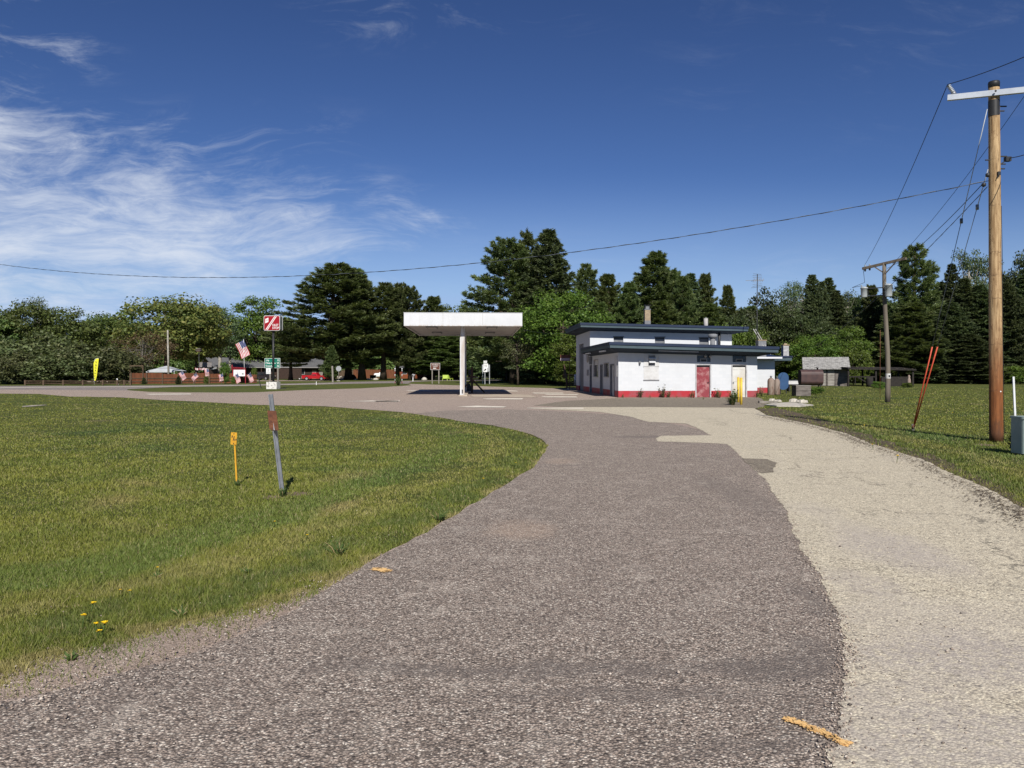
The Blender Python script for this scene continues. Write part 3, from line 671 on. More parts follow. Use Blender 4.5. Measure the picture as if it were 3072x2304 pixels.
proto('rusty', broadleaf(37, 9, 4.6, .18, 90, .10, 60, 1.0, M_TWIG, .5, True, 1.0, 60), M_RUST)
proto('shrub0', broadleaf(38, 5, 3.2, .0, 70, .13, 120, .85, M_TWIG, .25, True, 1.0, 70), M_GREY)
proto('shrub1', broadleaf(39, 5, 3.0, .0, 60, .14, 130, .9), M_BRIGHT)
proto('thin', broadleaf(40, 9, 2.6, .3, 46, .12, 60, .8, M_BARK, .4, True, 1.0, 20), M_GREY)

def tree(kind, px, top, d, wpx, label, name, group, cat='tree', rz=None, xo=0):
    """wpx: full crown width in photo pixels"""
    me, wd, h, w = PROTO[kind][:4]
    H = gz(top, d); sx = (wpx / F * d / 2) / w * (1.32 if kind[:4] in ('pine', 'spru') else 1.12)
    r = thing(name, label, cat, (gx(px, d), d, 0), random.uniform(0, 6.28) if rz is None else rz, group)
    r.scale = (sx, sx, H / h)
    for nm, m in (('trunk', wd), ('crown', me)):
        o = bpy.data.objects.new(nm, m); COL.objects.link(o); o.parent = r
    return r
PINES, DECID, SHR, SPR = 'pines behind the filling station and motel', 'leafy trees along the wood edge', 'shrubs along the wood edge', 'dark spruces along the field'
G1 = 'white pines beside the motel'
# west: leafy trees and shrubs behind the rail fence
tree('leafy0', -60, 900, 118, 210, 'dark leafy tree at the west end of the wood, cut by the photo edge', 'leafy_tree', DECID)
tree('leafy1', 80, 893, 122, 170, 'dark leafy tree with a high crest, first wooded crest west of the yellow banner', 'leafy_tree', DECID)
tree('aspen1', 118, 880, 128, 60, 'thin wispy tree poking above the wood crest west of the yellow banner', 'slender_tree', DECID)
tree('leafy0', 200, 916, 125, 190, 'round leafy tree rising above the shrubs behind the split rail fence', 'leafy_tree', DECID)
tree('leafy1', 305, 932, 135, 170, 'yellow green leafy tree straight behind the yellow banner', 'leafy_tree', DECID)
tree('bright', 370, 945, 140, 140, 'fresh green tree wedged between the banner shrubs and the bronze maple', 'leafy_tree', DECID)
tree('shrub0', 20, 1005, 101, 190, 'tall grey green shrub at the end of the rail fence, beside the photo edge', 'shrub', SHR, 'shrub')
tree('shrub0', 130, 985, 103, 210, 'broad brown tinged shrub behind the first rail fence bays', 'shrub', SHR, 'shrub')
tree('shrub0', 235, 1020, 100, 190, 'bushy grey green shrub directly west of the yellow banner', 'shrub', SHR, 'shrub')
tree('shrub0', 335, 1030, 101, 160, 'low rounded shrub directly east of the yellow banner', 'shrub', SHR, 'shrub')
tree('shrub0', 60, 1045, 97, 150, 'low twiggy shrub with bare pale stems at the fence end', 'shrub', SHR, 'shrub')
tree('shrub0', 180, 1050, 97, 170, 'low twiggy shrub behind the third and fourth fence posts', 'shrub', SHR, 'shrub')
tree('maple', 500, 878, 128, 262, 'large rounded maple with bronze green leaves above the board fence', 'maple_tree', DECID)
tree('maple', 590, 895, 134, 150, 'smaller bronze green maple filling the east flank of the large maple', 'maple_tree', DECID)
tree('rusty', 425, 975, 115, 170, 'half bare tree with rusty buds and pale limbs by the garden arbour', 'bare_tree', DECID)
tree('aspen0', 660, 915, 150, 90, 'slim pale birch between the bronze maple and the round green tree', 'slender_tree', DECID)
tree('aspen0', 690, 945, 152, 70, 'slim pale birch touching the round green tree behind the motel', 'slender_tree', DECID)
tree('bright', 772, 886, 170, 150, 'tall round green tree behind the motel roof, beside the red pylon sign', 'leafy_tree', DECID)
tree('leafy1', 850, 950, 172, 130, 'dark leafy tree seen just past the pylon sign box', 'leafy_tree', DECID)
tree('leafy1', 640, 985, 176, 160, 'dark leafy tree in the shade behind the motel gable', 'leafy_tree', DECID)
# pines beside the motel
tree('pine0', 986, 786, 142, 250, 'biggest white pine with tiered boughs above the red pickup', 'pine_tree', G1, rz=.4)
tree('pine4', 1045, 800, 146, 150, 'white pine whose top touches the biggest pine on its east side', 'pine_tree', G1)
tree('pine1', 1086, 824, 144, 150, 'white pine with a rounded top, second step down from the biggest pine', 'pine_tree', G1)
tree('pine1', 1150, 842, 146, 130, 'tall gappy white pine over the white gas tank', 'pine_tree', G1)
tree('pine5', 1192, 840, 148, 80, 'narrow topped white pine just west of the canopy corner', 'pine_tree', G1)
tree('pine3', 1230, 850, 147, 110, 'ragged white pine with a leaning bare arm beside the canopy corner', 'pine_tree', G1)
tree('pine1', 872, 975, 143, 85, 'low spreading pine boughs over the motel wall behind the green road sign', 'pine_tree', G1)
tree('pine4', 992, 1035, 133, 40, 'low bushy pine that half hides the red pickup', 'pine_tree', G1)
tree('pine2', 1289, 884, 165, 110, 'small pointed pine above the canopy fascia', 'pine_tree', G1)
tree('leafy0', 1370, 908, 168, 170, 'round leafy crown showing over the middle of the canopy', 'leafy_tree', DECID)
tree('pine4', 1290, 985, 150, 150, 'shaded pine behind the brown historical sign', 'pine_tree', G1)
tree('pine4', 1365, 1000, 148, 150, 'shaded pine behind the front canopy column', 'pine_tree', G1)
tree('leafy1', 1440, 985, 150, 150, 'leafy tree behind the white route signs', 'leafy_tree', DECID)
# centre group behind the filling station
tree('pine3', 1540, 706, 102, 215, 'tall white pine reaching long boughs over the canopy', 'pine_tree', PINES, rz=.2)
tree('pine5', 1586, 682, 104, 92, 'white pine with the highest top of all, between canopy and station', 'pine_tree', PINES)
tree('spruce2', 1648, 686, 100, 165, 'tall broad spruce standing dark beside the highest white pine', 'spruce_tree', PINES)
tree('pine1', 1752, 785, 112, 105, 'pine with one ragged arm over the station roof corner', 'pine_tree', PINES)
tree('bright', 1682, 862, 90, 212, 'bright green leafy tree in front of the tall spruce by the station', 'leafy_tree', DECID)
tree('thin', 1554, 985, 90, 96, 'small thin grey tree casting shade between canopy and station', 'slender_tree', DECID)
tree('bright', 1730, 985, 84, 120, 'bright leafy thicket beside the wooden steps', 'leafy_tree', DECID)
tree('leafy1', 1520, 1000, 118, 120, 'leafy undergrowth tree behind the thin grey tree', 'leafy_tree', DECID)
for px, top, d, w, k, lb in [(1830, 815, 112, 120, 'pine2', 'pine behind the station just west of its brick chimney'), (1880, 840, 108, 110, 'pine4', 'short bushy pine directly behind the brick chimney'), (1947, 747, 114, 170, 'pine4', 'tallest pine above the station roof with a pointed leader'),
                             (2006, 803, 116, 120, 'pine2', 'pine one step east of the tallest one above the station roof'), (2050, 822, 112, 90, 'pine2', 'slim pine above the middle of the station roof'), (2083, 816, 115, 90, 'spruce1', 'twin topped conifer, western half, above the station roof vent'),
                             (2106, 815, 117, 90, 'pine2', 'twin topped conifer, eastern half, above the station roof vent'), (2190, 850, 125, 75, 'pine2', 'lone small pointed pine in the dip beside the television aerial'), (2130, 905, 110, 130, 'pine4', 'low bushy pine behind the roof vent pipe'),
                             (1790, 905, 104, 120, 'pine4', 'low bushy pine behind the station roof corner'), (1985, 900, 104, 150, 'pine4', 'low bushy pine behind the middle of the roof')]:
    tree(k, px, top, d, w, lb, 'pine_tree' if k[0] == 'p' else 'spruce_tree', PINES)
tree('dark0', 2290, 858, 112, 150, 'dark round leafy tree right behind the television aerial', 'leafy_tree', DECID)
tree('dark1', 2225, 930, 106, 110, 'dark leafy tree below the lone small pine', 'leafy_tree', DECID)
tree('dark1', 2350, 905, 110, 120, 'dark leafy tree between the aerial and the pointed spruces', 'leafy_tree', DECID)
tree('aspen0', 2372, 838, 128, 60, 'pale thin aspen, western one of the pair beside the pointed spruces', 'slender_tree', DECID)
tree('aspen1', 2408, 835, 130, 55, 'pale thin aspen, eastern one of the pair beside the pointed spruces', 'slender_tree', DECID)
for px, top, d, w, k, lb in [(2440, 821, 118, 82, 'spruce2', 'pointed spruce, tallest of the trio over the old shed'), (2470, 840, 120, 70, 'spruce0', 'pointed spruce in the middle of the trio over the old shed'), (2490, 829, 122, 78, 'spruce1', 'pointed spruce, easternmost of the trio over the old shed'),
                             (2520, 868, 120, 80, 'spruce1', 'lower spruce next to the trio over the old shed')]:
    tree(k, px, top, d, w, lb, 'spruce_tree', SPR)
tree('dark1', 2425, 930, 106, 140, 'dull green leafy tree below the spruce trio', 'leafy_tree', DECID)
tree('aspen0', 2545, 868, 124, 70, 'green aspen halfway between the spruce trio and the transformer pole', 'slender_tree', DECID)
tree('dark0', 2590, 880, 122, 110, 'dark leafy tree west of the transformer pole', 'leafy_tree', DECID)
tree('pine2', 2620, 850, 118, 80, 'dark pine top showing just west of the transformers', 'pine_tree', PINES)
tree('pine5', 2740, 724, 108, 112, 'tall bushy topped pine behind the transformer pole', 'pine_tree', PINES)
tree('pine4', 2715, 905, 103, 170, 'broad dark pine with low boughs behind the transformer pole', 'pine_tree', PINES)
tree('bright', 2440, 1000, 92, 125, 'bright bush right behind the shingled shed', 'shrub', SHR, 'shrub')
tree('bright', 2535, 975, 94, 115, 'bright bush towering over the open lean-to', 'shrub', SHR, 'shrub')
tree('shrub1', 2380, 1015, 94, 110, 'bright bush between the small chimney and the shed', 'shrub', SHR, 'shrub')
tree('shrub1', 2560, 1040, 90, 80, 'rounded bright bush at the east end of the shed', 'shrub', SHR, 'shrub')
tree('shrub1', 2255, 985, 90, 90, 'bright bush behind the station roof end', 'shrub', SHR, 'shrub')
tree('shrub1', 2190, 965, 92, 110, 'bright bush behind the roof below the lone pine', 'shrub', SHR, 'shrub')
tree('pine3', 2800, 935, 112, 100, 'scraggy pine with bare pale twigs between the pole and the guy wires', 'pine_tree', PINES)
tree('spruce1', 2846, 790, 116, 75, 'slim spruce crossed by the guy wires', 'spruce_tree', SPR)
tree('aspen0', 2906, 738, 114, 80, 'pale tall aspen beside the large brown pole', 'slender_tree', DECID)
tree('aspen0', 2950, 760, 116, 80, 'green aspen partly behind the large brown pole', 'slender_tree', DECID)
tree('dark1', 3062, 727, 112, 110, 'tall dark leafy tree east of the large brown pole', 'leafy_tree', DECID)
for px, top, d, w, k, lb in [(2905, 830, 106, 120, 'spruce0', 'dense dark spruce under the pale aspen'), (2860, 905, 103, 130, 'spruce2', 'dense dark spruce behind the red guy guards'), (2955, 850, 105, 130, 'spruce0', 'dense dark spruce touching the large brown pole on its west'), (3020, 845, 104, 120, 'spruce2', 'dense dark spruce just east of the large brown pole'),
                             (3085, 800, 106, 130, 'spruce0', 'dense dark spruce over the metal pedestal at the photo edge'), (2780, 985, 102, 120, 'spruce2', 'low dense spruce west of the red guy guards'), (2915, 1000, 100, 130, 'spruce2', 'low dense spruce between guy guards and brown pole'), (3150, 820, 108, 120, 'spruce0', 'dense dark spruce cut by the photo edge')]:
    tree(k, px, top, d, w, lb, 'spruce_tree', SPR)
tree('pine2', 2815, 840, 120, 80, 'dull pine rising behind the tops of the guy guards', 'pine_tree', PINES)
tree('shrub1', 2985, 1095, 97, 60, 'low leafy shrub at the spruce edge beside the brown pole', 'shrub', SHR, 'shrub')
tree('shrub1', 3060, 1095, 97, 70, 'low leafy shrub at the spruce edge beside the white marker', 'shrub', SHR, 'shrub')
# the wood behind, one far mass
rng = np.random.default_rng(99); VV = []; TT = []; MI = []; nn = 0
crest = [(-400, 960), (0, 950), (250, 965), (390, 960), (640, 975), (840, 1000), (1000, 980), (1250, 1000), (1420, 985), (1500, 940), (1700, 870), (1900, 855), (2130, 880), (2200, 915), (2400, 872), (2650, 868), (2800, 845), (3500, 830)]
for px in np.arange(-380, 3480, 42):
    top = np.interp(px, [c[0] for c in crest], [c[1] for c in crest]) + rng.uniform(-6, 26)
    d = rng.uniform(198, 228) if px < 1450 else rng.uniform(128, 160)
    k = ['dark0', 'dark1', 'pine4', 'spruce2', 'dark1'][rng.integers(5)] if px > 1450 else ['leafy0', 'leafy1', 'pine4', 'leafy0'][rng.integers(4)]
    me, wd, h, w, v, t = PROTO[k]
    sel = rng.uniform(0, 1, len(t)) < .5; t2 = t[sel]
    v2 = v[t2.ravel()].copy(); a = rng.uniform(0, 6.28)
    sx = (95 / F * d / 2 * 1.5) / w; H = gz(top, d); s = 1.35
    cen = v2.reshape(-1, 4, 3).mean(1, keepdims=True); v2 = ((v2.reshape(-1, 4, 3) - cen) * s + cen).reshape(-1, 3)
    x = v2[:, 0] * math.cos(a) - v2[:, 1] * math.sin(a); y = v2[:, 0] * math.sin(a) + v2[:, 1] * math.cos(a)
    VV.append(np.stack([x * sx + gx(px, d), y * sx + d, v2[:, 2] * H / h], 1)); n4 = len(t2) * 4
    TT.append((np.arange(n4) + nn).reshape(-1, 4)); nn += n4
    MI.append(np.full(len(t2), {'l': 0, 'p': 1, 's': 2, 'd': 3}[k[0]]))
for px in np.arange(-380, 3480, 26):
    d = rng.uniform(188, 200) if px < 1450 else rng.uniform(124, 134)
    me, wd, h, w, v, t = PROTO['shrub1']; sel = rng.uniform(0, 1, len(t)) < .45; v2 = v[t[sel].ravel()].reshape(-1, 4, 3); cen = v2.mean(1, keepdims=True); v2 = ((v2 - cen) * 1.6 + cen).reshape(-1, 3)
    s_ = rng.uniform(1.0, 1.5); a = rng.uniform(0, 6.28); x = v2[:, 0] * math.cos(a) - v2[:, 1] * math.sin(a); y = v2[:, 0] * math.sin(a) + v2[:, 1] * math.cos(a)
    VV.append(np.stack([x * s_ + gx(px, d), y * s_ + d, v2[:, 2] * s_], 1)); n4 = len(v2); TT.append((np.arange(n4) + nn).reshape(-1, 4)); nn += n4; MI.append(np.full(n4 // 4, 0 if px < 1450 else 3))
me = mesh_np('woods', np.concatenate(VV), np.concatenate(TT), [M_LEAF, M_PINE, M_SPRUCE, M_DLEAF], np.concatenate(MI))
o = bpy.data.objects.new('woods', me); COL.objects.link(o); tag(o, 'dense mixed wood far behind the single trees', 'woods', kind='stuff')
# ------------------------------------------------------------------ materials for built things
M_WHITE = paint('white_metal', (.62, .63, .645), (.57, .58, .60), 1.2, .45, .35)
M_WHITE2 = paint('chalky_white', (.55, .55, .545), (.46, .455, .445), 3, .7, .2)
M_SOFFIT = paint('dirty_soffit', (.40, .39, .375), (.32, .30, .285), 1.0, .6, .25)
M_FASCIA = paint('slate_fascia', (.060, .088, .100), (.048, .072, .086), .7, .6, .25)
M_NAVY = paint('navy_trim', (.014, .026, .060), (.011, .020, .045), 1, .5, .3)
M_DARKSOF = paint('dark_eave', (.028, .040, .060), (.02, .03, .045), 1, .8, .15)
M_REDDOOR = paint('faded_red_door', (.225, .042, .052), (.34, .16, .16), 2.6, .6, .25, lo=.45, hi=.62)
M_WDOOR = paint('stained_white_door', (.56, .555, .53), (.46, .42, .35), 1.6, .55, .3)
M_FRAME = paint('grey_frame', (.40, .40, .41), (.28, .27, .27), 3, .6, .3)
M_DARKGLASS = paint('dark_glass', (.014, .016, .018), (.03, .032, .034), 1.6, .12, .5)
M_BLACK = paint('black_paint', (.018, .018, .02), (.03, .03, .03), 3, .5, .35)
M_STEEL = paint('galvanised_steel', (.24, .25, .27), (.15, .16, .175), 4, .5, .5, .5)
M_RUST = paint('rusty_plate', (.17, .070, .038), (.085, .038, .026), 14, .85, .15, bump=.4, bscale=60)
M_YEL = paint('marker_yellow', (.62, .33, .025), (.48, .24, .02), 6, .55, .3)
M_BOLL = paint('bollard_yellow', (.72, .50, .06), (.55, .36, .05), 3, .55, .3)
M_GUARD = paint('orange_red_guard', (.55, .085, .04), (.45, .065, .03), 3, .5, .35)
M_POLE2 = paint('weathered_pole', (.17, .145, .115), (.095, .08, .066), 3, .9, .1, bump=.5, bscale=20, stretch=(1, 1, .12))
M_XARM = paint('weathered_crossarm', (.20, .165, .125), (.12, .10, .08), 6, .9, .1, stretch=(.3, 1, 1))
M_GREYARM = paint('grey_fibre_arm', (.46, .50, .56), (.40, .43, .48), 2, .5, .35)
M_WIRE = paint('wire_black', (.012, .014, .018), None, 3, .6, .3)
M_WIREG = paint('wire_grey', (.22, .25, .28), (.10, .11, .12), 3, .5, .4, .4)
M_TRANS = paint('transformer_grey', (.37, .395, .405), (.29, .31, .32), 3, .4, .4)
M_PEDE = paint('pedestal_green', (.255, .315, .29), (.20, .25, .235), 2, .5, .35)
M_BROWN = paint('brown_timber', (.085, .050, .034), (.05, .03, .022), 4, .8, .2, stretch=(1, 1, .3))
M_RED = paint('sign_red', (.30, .008, .015), (.25, .007, .012), 1, .35, .4)
M_SIGNW = paint('sign_white', (.76, .76, .74), (.68, .68, .66), 2, .45, .35)
M_SIGNG = paint('sign_green', (.008, .145, .095), (.006, .12, .08), 1, .4, .35)
M_SIGNB = paint('sign_brown', (.115, .040, .022), (.095, .033, .018), 1, .4, .35)
M_SIGNBACK = paint('sign_back', (.36, .37, .38), (.28, .29, .30), 2, .5, .4, .3)
M_POSTW = paint('grey_post_wood', (.26, .235, .205), (.17, .155, .135), 5, .9, .1, stretch=(1, 1, .2))
M_CONC = paint('chipped_white_concrete', (.62, .60, .56), (.26, .24, .22), 5, .85, .2, bump=.5, bscale=20, lo=.5, hi=.62)
M_CBLOCK = paint('grey_block', (.19, .195, .205), (.14, .145, .155), 3, .85, .15)
M_TANB = paint('tan_brick', (.33, .255, .165), (.24, .18, .12), 8, .85, .15)
M_TARP = paint('blue_tank', (.035, .085, .19), (.03, .07, .155), 2, .6, .25)
M_TANKB = paint('brown_tank', (.075, .042, .038), (.048, .030, .030), 3, .55, .35)
M_CYL = paint('rusty_cylinder', (.27, .22, .185), (.15, .085, .062), 4, .8, .2, stretch=(1, 1, .4))
M_SHEDW = paint('weathered_boards', (.17, .15, .135), (.095, .083, .075), 5, .95, .1, stretch=(.4, 1, 1), bump=.5, bscale=16)
M_SHEDD = paint('grey_door_boards', (.30, .28, .25), (.20, .18, .16), 5, .95, .1, stretch=(.4, 1, 1))
M_DKWOOD = paint('dark_shed_timber', (.035, .031, .028), (.02, .018, .017), 5, .95, .1)
M_FENCE = paint('stained_fence', (.165, .062, .030), (.095, .040, .022), 4, .85, .15, stretch=(1, 1, .15))
M_RAIL = paint('old_rail', (.115, .080, .052), (.07, .048, .034), 4, .9, .1)
M_CABIN = paint('stained_cabin', (.20, .060, .024), (.12, .036, .018), 3, .85, .15, stretch=(1, 1, .2))
M_MOTW = paint('dark_siding', (.055, .035, .028), (.038, .026, .022), 3, .85, .15)
M_TENT = paint('tent_fabric', (.48, .50, .52), (.40, .42, .44), 1, .7, .2)
M_CARR = paint('truck_red', (.36, .010, .016), (.30, .008, .014), 1, .25, .5)
M_CARD = paint('car_dark', (.030, .024, .026), (.022, .018, .02), 1, .25, .5)
M_TYRE = paint('tyre_rubber', (.016, .016, .016), None, 6, .85, .15)
M_RIM = paint('wheel_rim', (.52, .52, .52), (.36, .36, .36), 6, .35, .5, .6)
M_LAMP = paint('lamp_lens', (.62, .58, .50), None, 6, .2, .5)
M_FLAGR = paint('flag_red', (.40, .03, .045), (.34, .025, .04), 2, .75, .15)
M_FLAGW = paint('flag_white', (.58, .57, .56), (.52, .51, .50), 2, .75, .15)
M_FLAGB = paint('flag_blue', (.035, .05, .14), (.03, .04, .11), 2, .75, .15)
M_BANY = paint('banner_yellow', (.70, .66, .04), (.62, .60, .04), 1, .6, .2)
M_LIME = paint('lime_paint', (.33, .43, .06), (.27, .36, .05), 2, .6, .25)
M_LATT = paint('red_truss', (.30, .02, .03), (.22, .015, .025), 3, .55, .3)
M_RUBBLE = paint('pale_rubble', (.52, .48, .42), (.36, .33, .28), 5, .9, .15, bump=.6, bscale=20)
M_GASW = paint('gas_tank_white', (.78, .78, .77), (.70, .70, .69), 2, .4, .4)

def canopy_mat():
    m, nt, b = newmat('canopy_sheet'); co = nt.new('ShaderNodeTexCoord').outputs['Object']
    v = nt.noise(nt.mapping(co, (6, 6, .25)), 1.4, 6, .7); g = nt.noise(co, .8, 5, .6)
    c = nt.mix(nt.sstep(g, .4, .7), (.555, .565, .58), (.50, .51, .525))
    c = nt.mix(nt.sstep(v, .52, .8, 0, .6), c, (.44, .43, .40))
    z = nt.sep(co)[2]
    c = nt.mix(nt.mul(nt.sstep(z, CB + .10, CB), nt.sstep(v, .42, .6, .1, .75)), c, (.33, .25, .18))
    setb(nt, b, c, .45, .35); return m
CB = 4.48
M_CAN = canopy_mat()
def wall_mat(name, band=.42, red=True, sx=.42):
    """painted block wall: faint courses, a chipped red foot"""
    m, nt, b = newmat(name); co = nt.new('ShaderNodeTexCoord').outputs['Object']; s = nt.sep(co)
    u = nt.add(s[0], s[1])
    br = nt.new('ShaderNodeTexBrick'); nt.put(br.inputs['Vector'], nt.comb(u, s[2], 0))
    br.inputs['Scale'].default_value = 1.0; br.inputs['Brick Width'].default_value = sx; br.inputs['Row Height'].default_value = .205
    br.inputs['Mortar Size'].default_value = .010; br.inputs['Mortar Smooth'].default_value = .6
    br.inputs['Color1'].default_value = (.56, .57, .585, 1); br.inputs['Color2'].default_value = (.52, .535, .555, 1); br.inputs['Mortar'].default_value = (.505, .52, .54, 1)
    c = br.outputs['Color']
    c = nt.mix(nt.sstep(nt.noise(co, .9, 5, .65), .45, .75, 0, .5), c, (.47, .475, .485))
    c = nt.mix(nt.sstep(nt.noise(nt.mapping(co, (3, 3, .4)), 2.2, 6, .7), .6, .8, 0, .35), c, (.36, .33, .29))
    if red:
        rc = nt.mix(nt.sstep(nt.noise(co, 1.1, 4, .6), .42, .62), (.36, .020, .030), (.28, .060, .070))
        rc = nt.mix(nt.sstep(nt.noise(co, 9, 6, .75), .6, .75, 0, .7), rc, (.42, .30, .28))
        rc = nt.mix(nt.sstep(s[2], .14, .0, 0, .5), rc, (.16, .075, .06))
        wob = nt.mul(nt.sub(nt.noise(co, 2, 3, .6), .5), .03)
        c = nt.mix(nt.sstep(nt.add(s[2], wob), band - .008, band + .008, 1, 0), c, rc)
    setb(nt, b, c, .6, .3, normal=nt.bump(br.outputs['Fac'], -.18, .005))
    return m
M_WALL = wall_mat('painted_block_wall')
M_WALLU = wall_mat('painted_block_wall_plain', red=False)
def brick_mat(name, c1, c2, mo, w=.22, h=.075):
    m, nt, b = newmat(name); co = nt.new('ShaderNodeTexCoord').outputs['Object']; s = nt.sep(co)
    br = nt.new('ShaderNodeTexBrick'); nt.put(br.inputs['Vector'], nt.comb(nt.add(s[0], s[1]), s[2], 0))
    br.inputs['Scale'].default_value = 1; br.inputs['Brick Width'].default_value = w; br.inputs['Row Height'].default_value = h; br.inputs['Mortar Size'].default_value = .008
    for k, c in (('Color1', c1), ('Color2', c2), ('Mortar', mo)): br.inputs[k].default_value = (*c, 1)
    setb(nt, b, br.outputs['Color'], .9, .15); return m
M_TBRICK = brick_mat('tan_brickwork', (.36, .27, .17), (.27, .20, .13), (.20, .18, .15))
M_GBRICK = brick_mat('grey_white_brickwork', (.44, .44, .44), (.24, .24, .25), (.34, .33, .32), .25, .1)
def shingle_mat(name, a, b_, c_, w=.4, h=.16, axis=1):
    m, nt, b = newmat(name); co = nt.new('ShaderNodeTexCoord').outputs['Object']; s = nt.sep(co)
    br = nt.new('ShaderNodeTexBrick'); nt.put(br.inputs['Vector'], nt.comb(s[0], nt.mul(nt.add(s[1], s[2]), .8), 0))
    br.inputs['Scale'].default_value = 1; br.inputs['Brick Width'].default_value = w; br.inputs['Row Height'].default_value = h; br.inputs['Mortar Size'].default_value = .012
    for k, c in (('Color1', a), ('Color2', b_), ('Mortar', c_)): br.inputs[k].default_value = (*c, 1)
    f = nt.noise(nt.mapping(co, (1, 3, 3)), 2.6, 6, .75)
    c = nt.mix(nt.sstep(f, .45, .62, 0, .85), br.outputs['Color'], c_)
    setb(nt, b, c, .95, .1, normal=nt.bump(br.outputs['Fac'], -.6, .02)); return m
M_SHING = shingle_mat('weathered_shingle_roof', (.40, .39, .37), (.28, .275, .265), (.10, .095, .09))
M_MROOF = shingle_mat('grey_motel_roof', (.15, .15, .155), (.12, .12, .125), (.085, .085, .088), .5, .2)
def pole_mat():
    m, nt, b = newmat('new_pole_wood'); co = nt.new('ShaderNodeTexCoord').outputs['Object']; s = nt.sep(co)
    g = nt.noise(nt.mapping(co, (1, 1, .06)), 26, 6, .7); g2 = nt.noise(nt.mapping(co, (1, 1, .25)), 6, 5, .65)
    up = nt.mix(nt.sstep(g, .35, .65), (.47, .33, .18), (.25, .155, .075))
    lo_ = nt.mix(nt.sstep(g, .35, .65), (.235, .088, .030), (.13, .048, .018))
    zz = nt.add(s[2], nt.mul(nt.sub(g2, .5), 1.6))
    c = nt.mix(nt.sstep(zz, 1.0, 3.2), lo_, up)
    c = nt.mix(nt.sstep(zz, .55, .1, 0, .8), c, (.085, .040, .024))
    c = nt.mix(nt.sstep(nt.noise(nt.mapping(co, (1, 1, .5)), 9, 5, .8), .54, .68, 0, .75), c, (.105, .050, .024))
    c = nt.mix(nt.sstep(nt.noise(nt.mapping(co, (1, 1, .035)), 40, 4, .7), .60, .66, 0, .8), c, (.035, .020, .012))
    c = nt.mix(nt.sstep(nt.noise(nt.mapping(co, (1, 1, .6)), 3.5, 5, .7), .56, .72, 0, .55), c, (.09, .045, .024))
    ring = nt.math('ABSOLUTE', nt.sub(nt.math('FRACT', nt.add(nt.mul(s[2], 1.9), nt.mul(g2, .5))), .5))
    c = nt.mix(nt.mul(nt.sstep(ring, .035, .0), nt.sstep(g2, .48, .6, 0, .65)), c, (.09, .055, .035))
    setb(nt, b, c, .75, .2, normal=nt.bump(g, .5, .015)); return m
M_POLE1 = pole_mat()
def fp(x, y, z): return frame((x, y, z))            # upright face looking at -y
ROT = math.atan(.048)

# ------------------------------------------------------------------ filling station
st_ = thing('filling_station', 'white block filling station with slate eaves, red painted foot and red and white doors', 'building', (6.55, 47.2, 0), ROT)
def zlow(s): return 3.04 - .0268 * (s + .7)        # underside of the lower roof
def zupp(s): return 4.97 - .022 * (s + .8)         # underside of the upper roof
def fwall(mb, x0, x1, y0, y1, opens, ztop, mat):
    """front wall along x with openings (xa, xb, za, zb)"""
    xs = sorted({x0, x1, *[o[0] for o in opens], *[o[1] for o in opens]})
    for a, b in zip(xs, xs[1:]):
        o = [q for q in opens if q[0] <= a + 1e-6 and q[1] >= b - 1e-6]
        za = 0
        for q in sorted(o, key=lambda q: q[2]):
            if q[2] > za: mb.box(a, b, y0, y1, za, q[2], mat)
            za = q[3]
        mb.hexa([(a, y0, za), (b, y0, za), (b, y1, za), (a, y1, za), (a, y0, ztop(a)), (b, y0, ztop(b)), (b, y1, ztop(b)), (a, y1, ztop(a))], mat)
fo = [(4.84, 5.74, 0, 2.02), (7.10, 8.0, 0, 2.02), (4.90, 5.76, 2.20, 2.62), (7.14, 8.0, 2.19, 2.60)]
mb = MB(); fwall(mb, 0, 8.69, 0, .22, fo, zlow, M_WALL)
# side wall along y (x = 0)
so_ = [(1.35, 2.75, 0, 2.05), (3.25, 5.25, 1.22, 2.2), (5.75, 6.75, 0, 2.05), (7.7, 9.8, 1.2, 2.5), (10.75, 11.65, 0, 2.12)]
ys = sorted({.22, 11.7, *[o[0] for o in so_], *[o[1] for o in so_]})
for a, b in zip(ys, ys[1:]):
    o = [q for q in so_ if q[0] <= a + 1e-6 and q[1] >= b - 1e-6]; za = 0
    for q in o:
        if q[2] > 0: mb.box(0, .22, a, b, 0, q[2], M_WALL)
        za = q[3]
    mb.box(0, .22, a, b, za, zlow(0) - .02, M_WALL)
mb.box(8.47, 8.69, .22, 11.7, 0, zlow(8.69) - .02, M_WALL)
mb.build('wall', st_)
mb = MB()
uo = [(1.83, 2.58, 3.1, 4.3), (5.04, 5.80, 3.1, 4.28), (8.5, 9.25, 3.1, 4.25)]
fwall(mb, 0, 11.06, 11.7, 11.95, uo, zupp, M_WALLU)
uso = [(15.2, 18.0, 0, 3.9)]
for a, b, z in ((11.95, 15.2, 0), (15.2, 18.0, 3.9), (18.0, 19.8, 0)): mb.box(0, .25, a, b, z, zupp(0) - .02, M_WALL)
mb.box(10.81, 11.06, 11.95, 19.8, 0, zupp(11) - .02, M_WALL); mb.box(.25, 10.81, 19.55, 19.8, 0, zupp(11) - .1, M_WALL)
mb.build('upper_wall', st_)
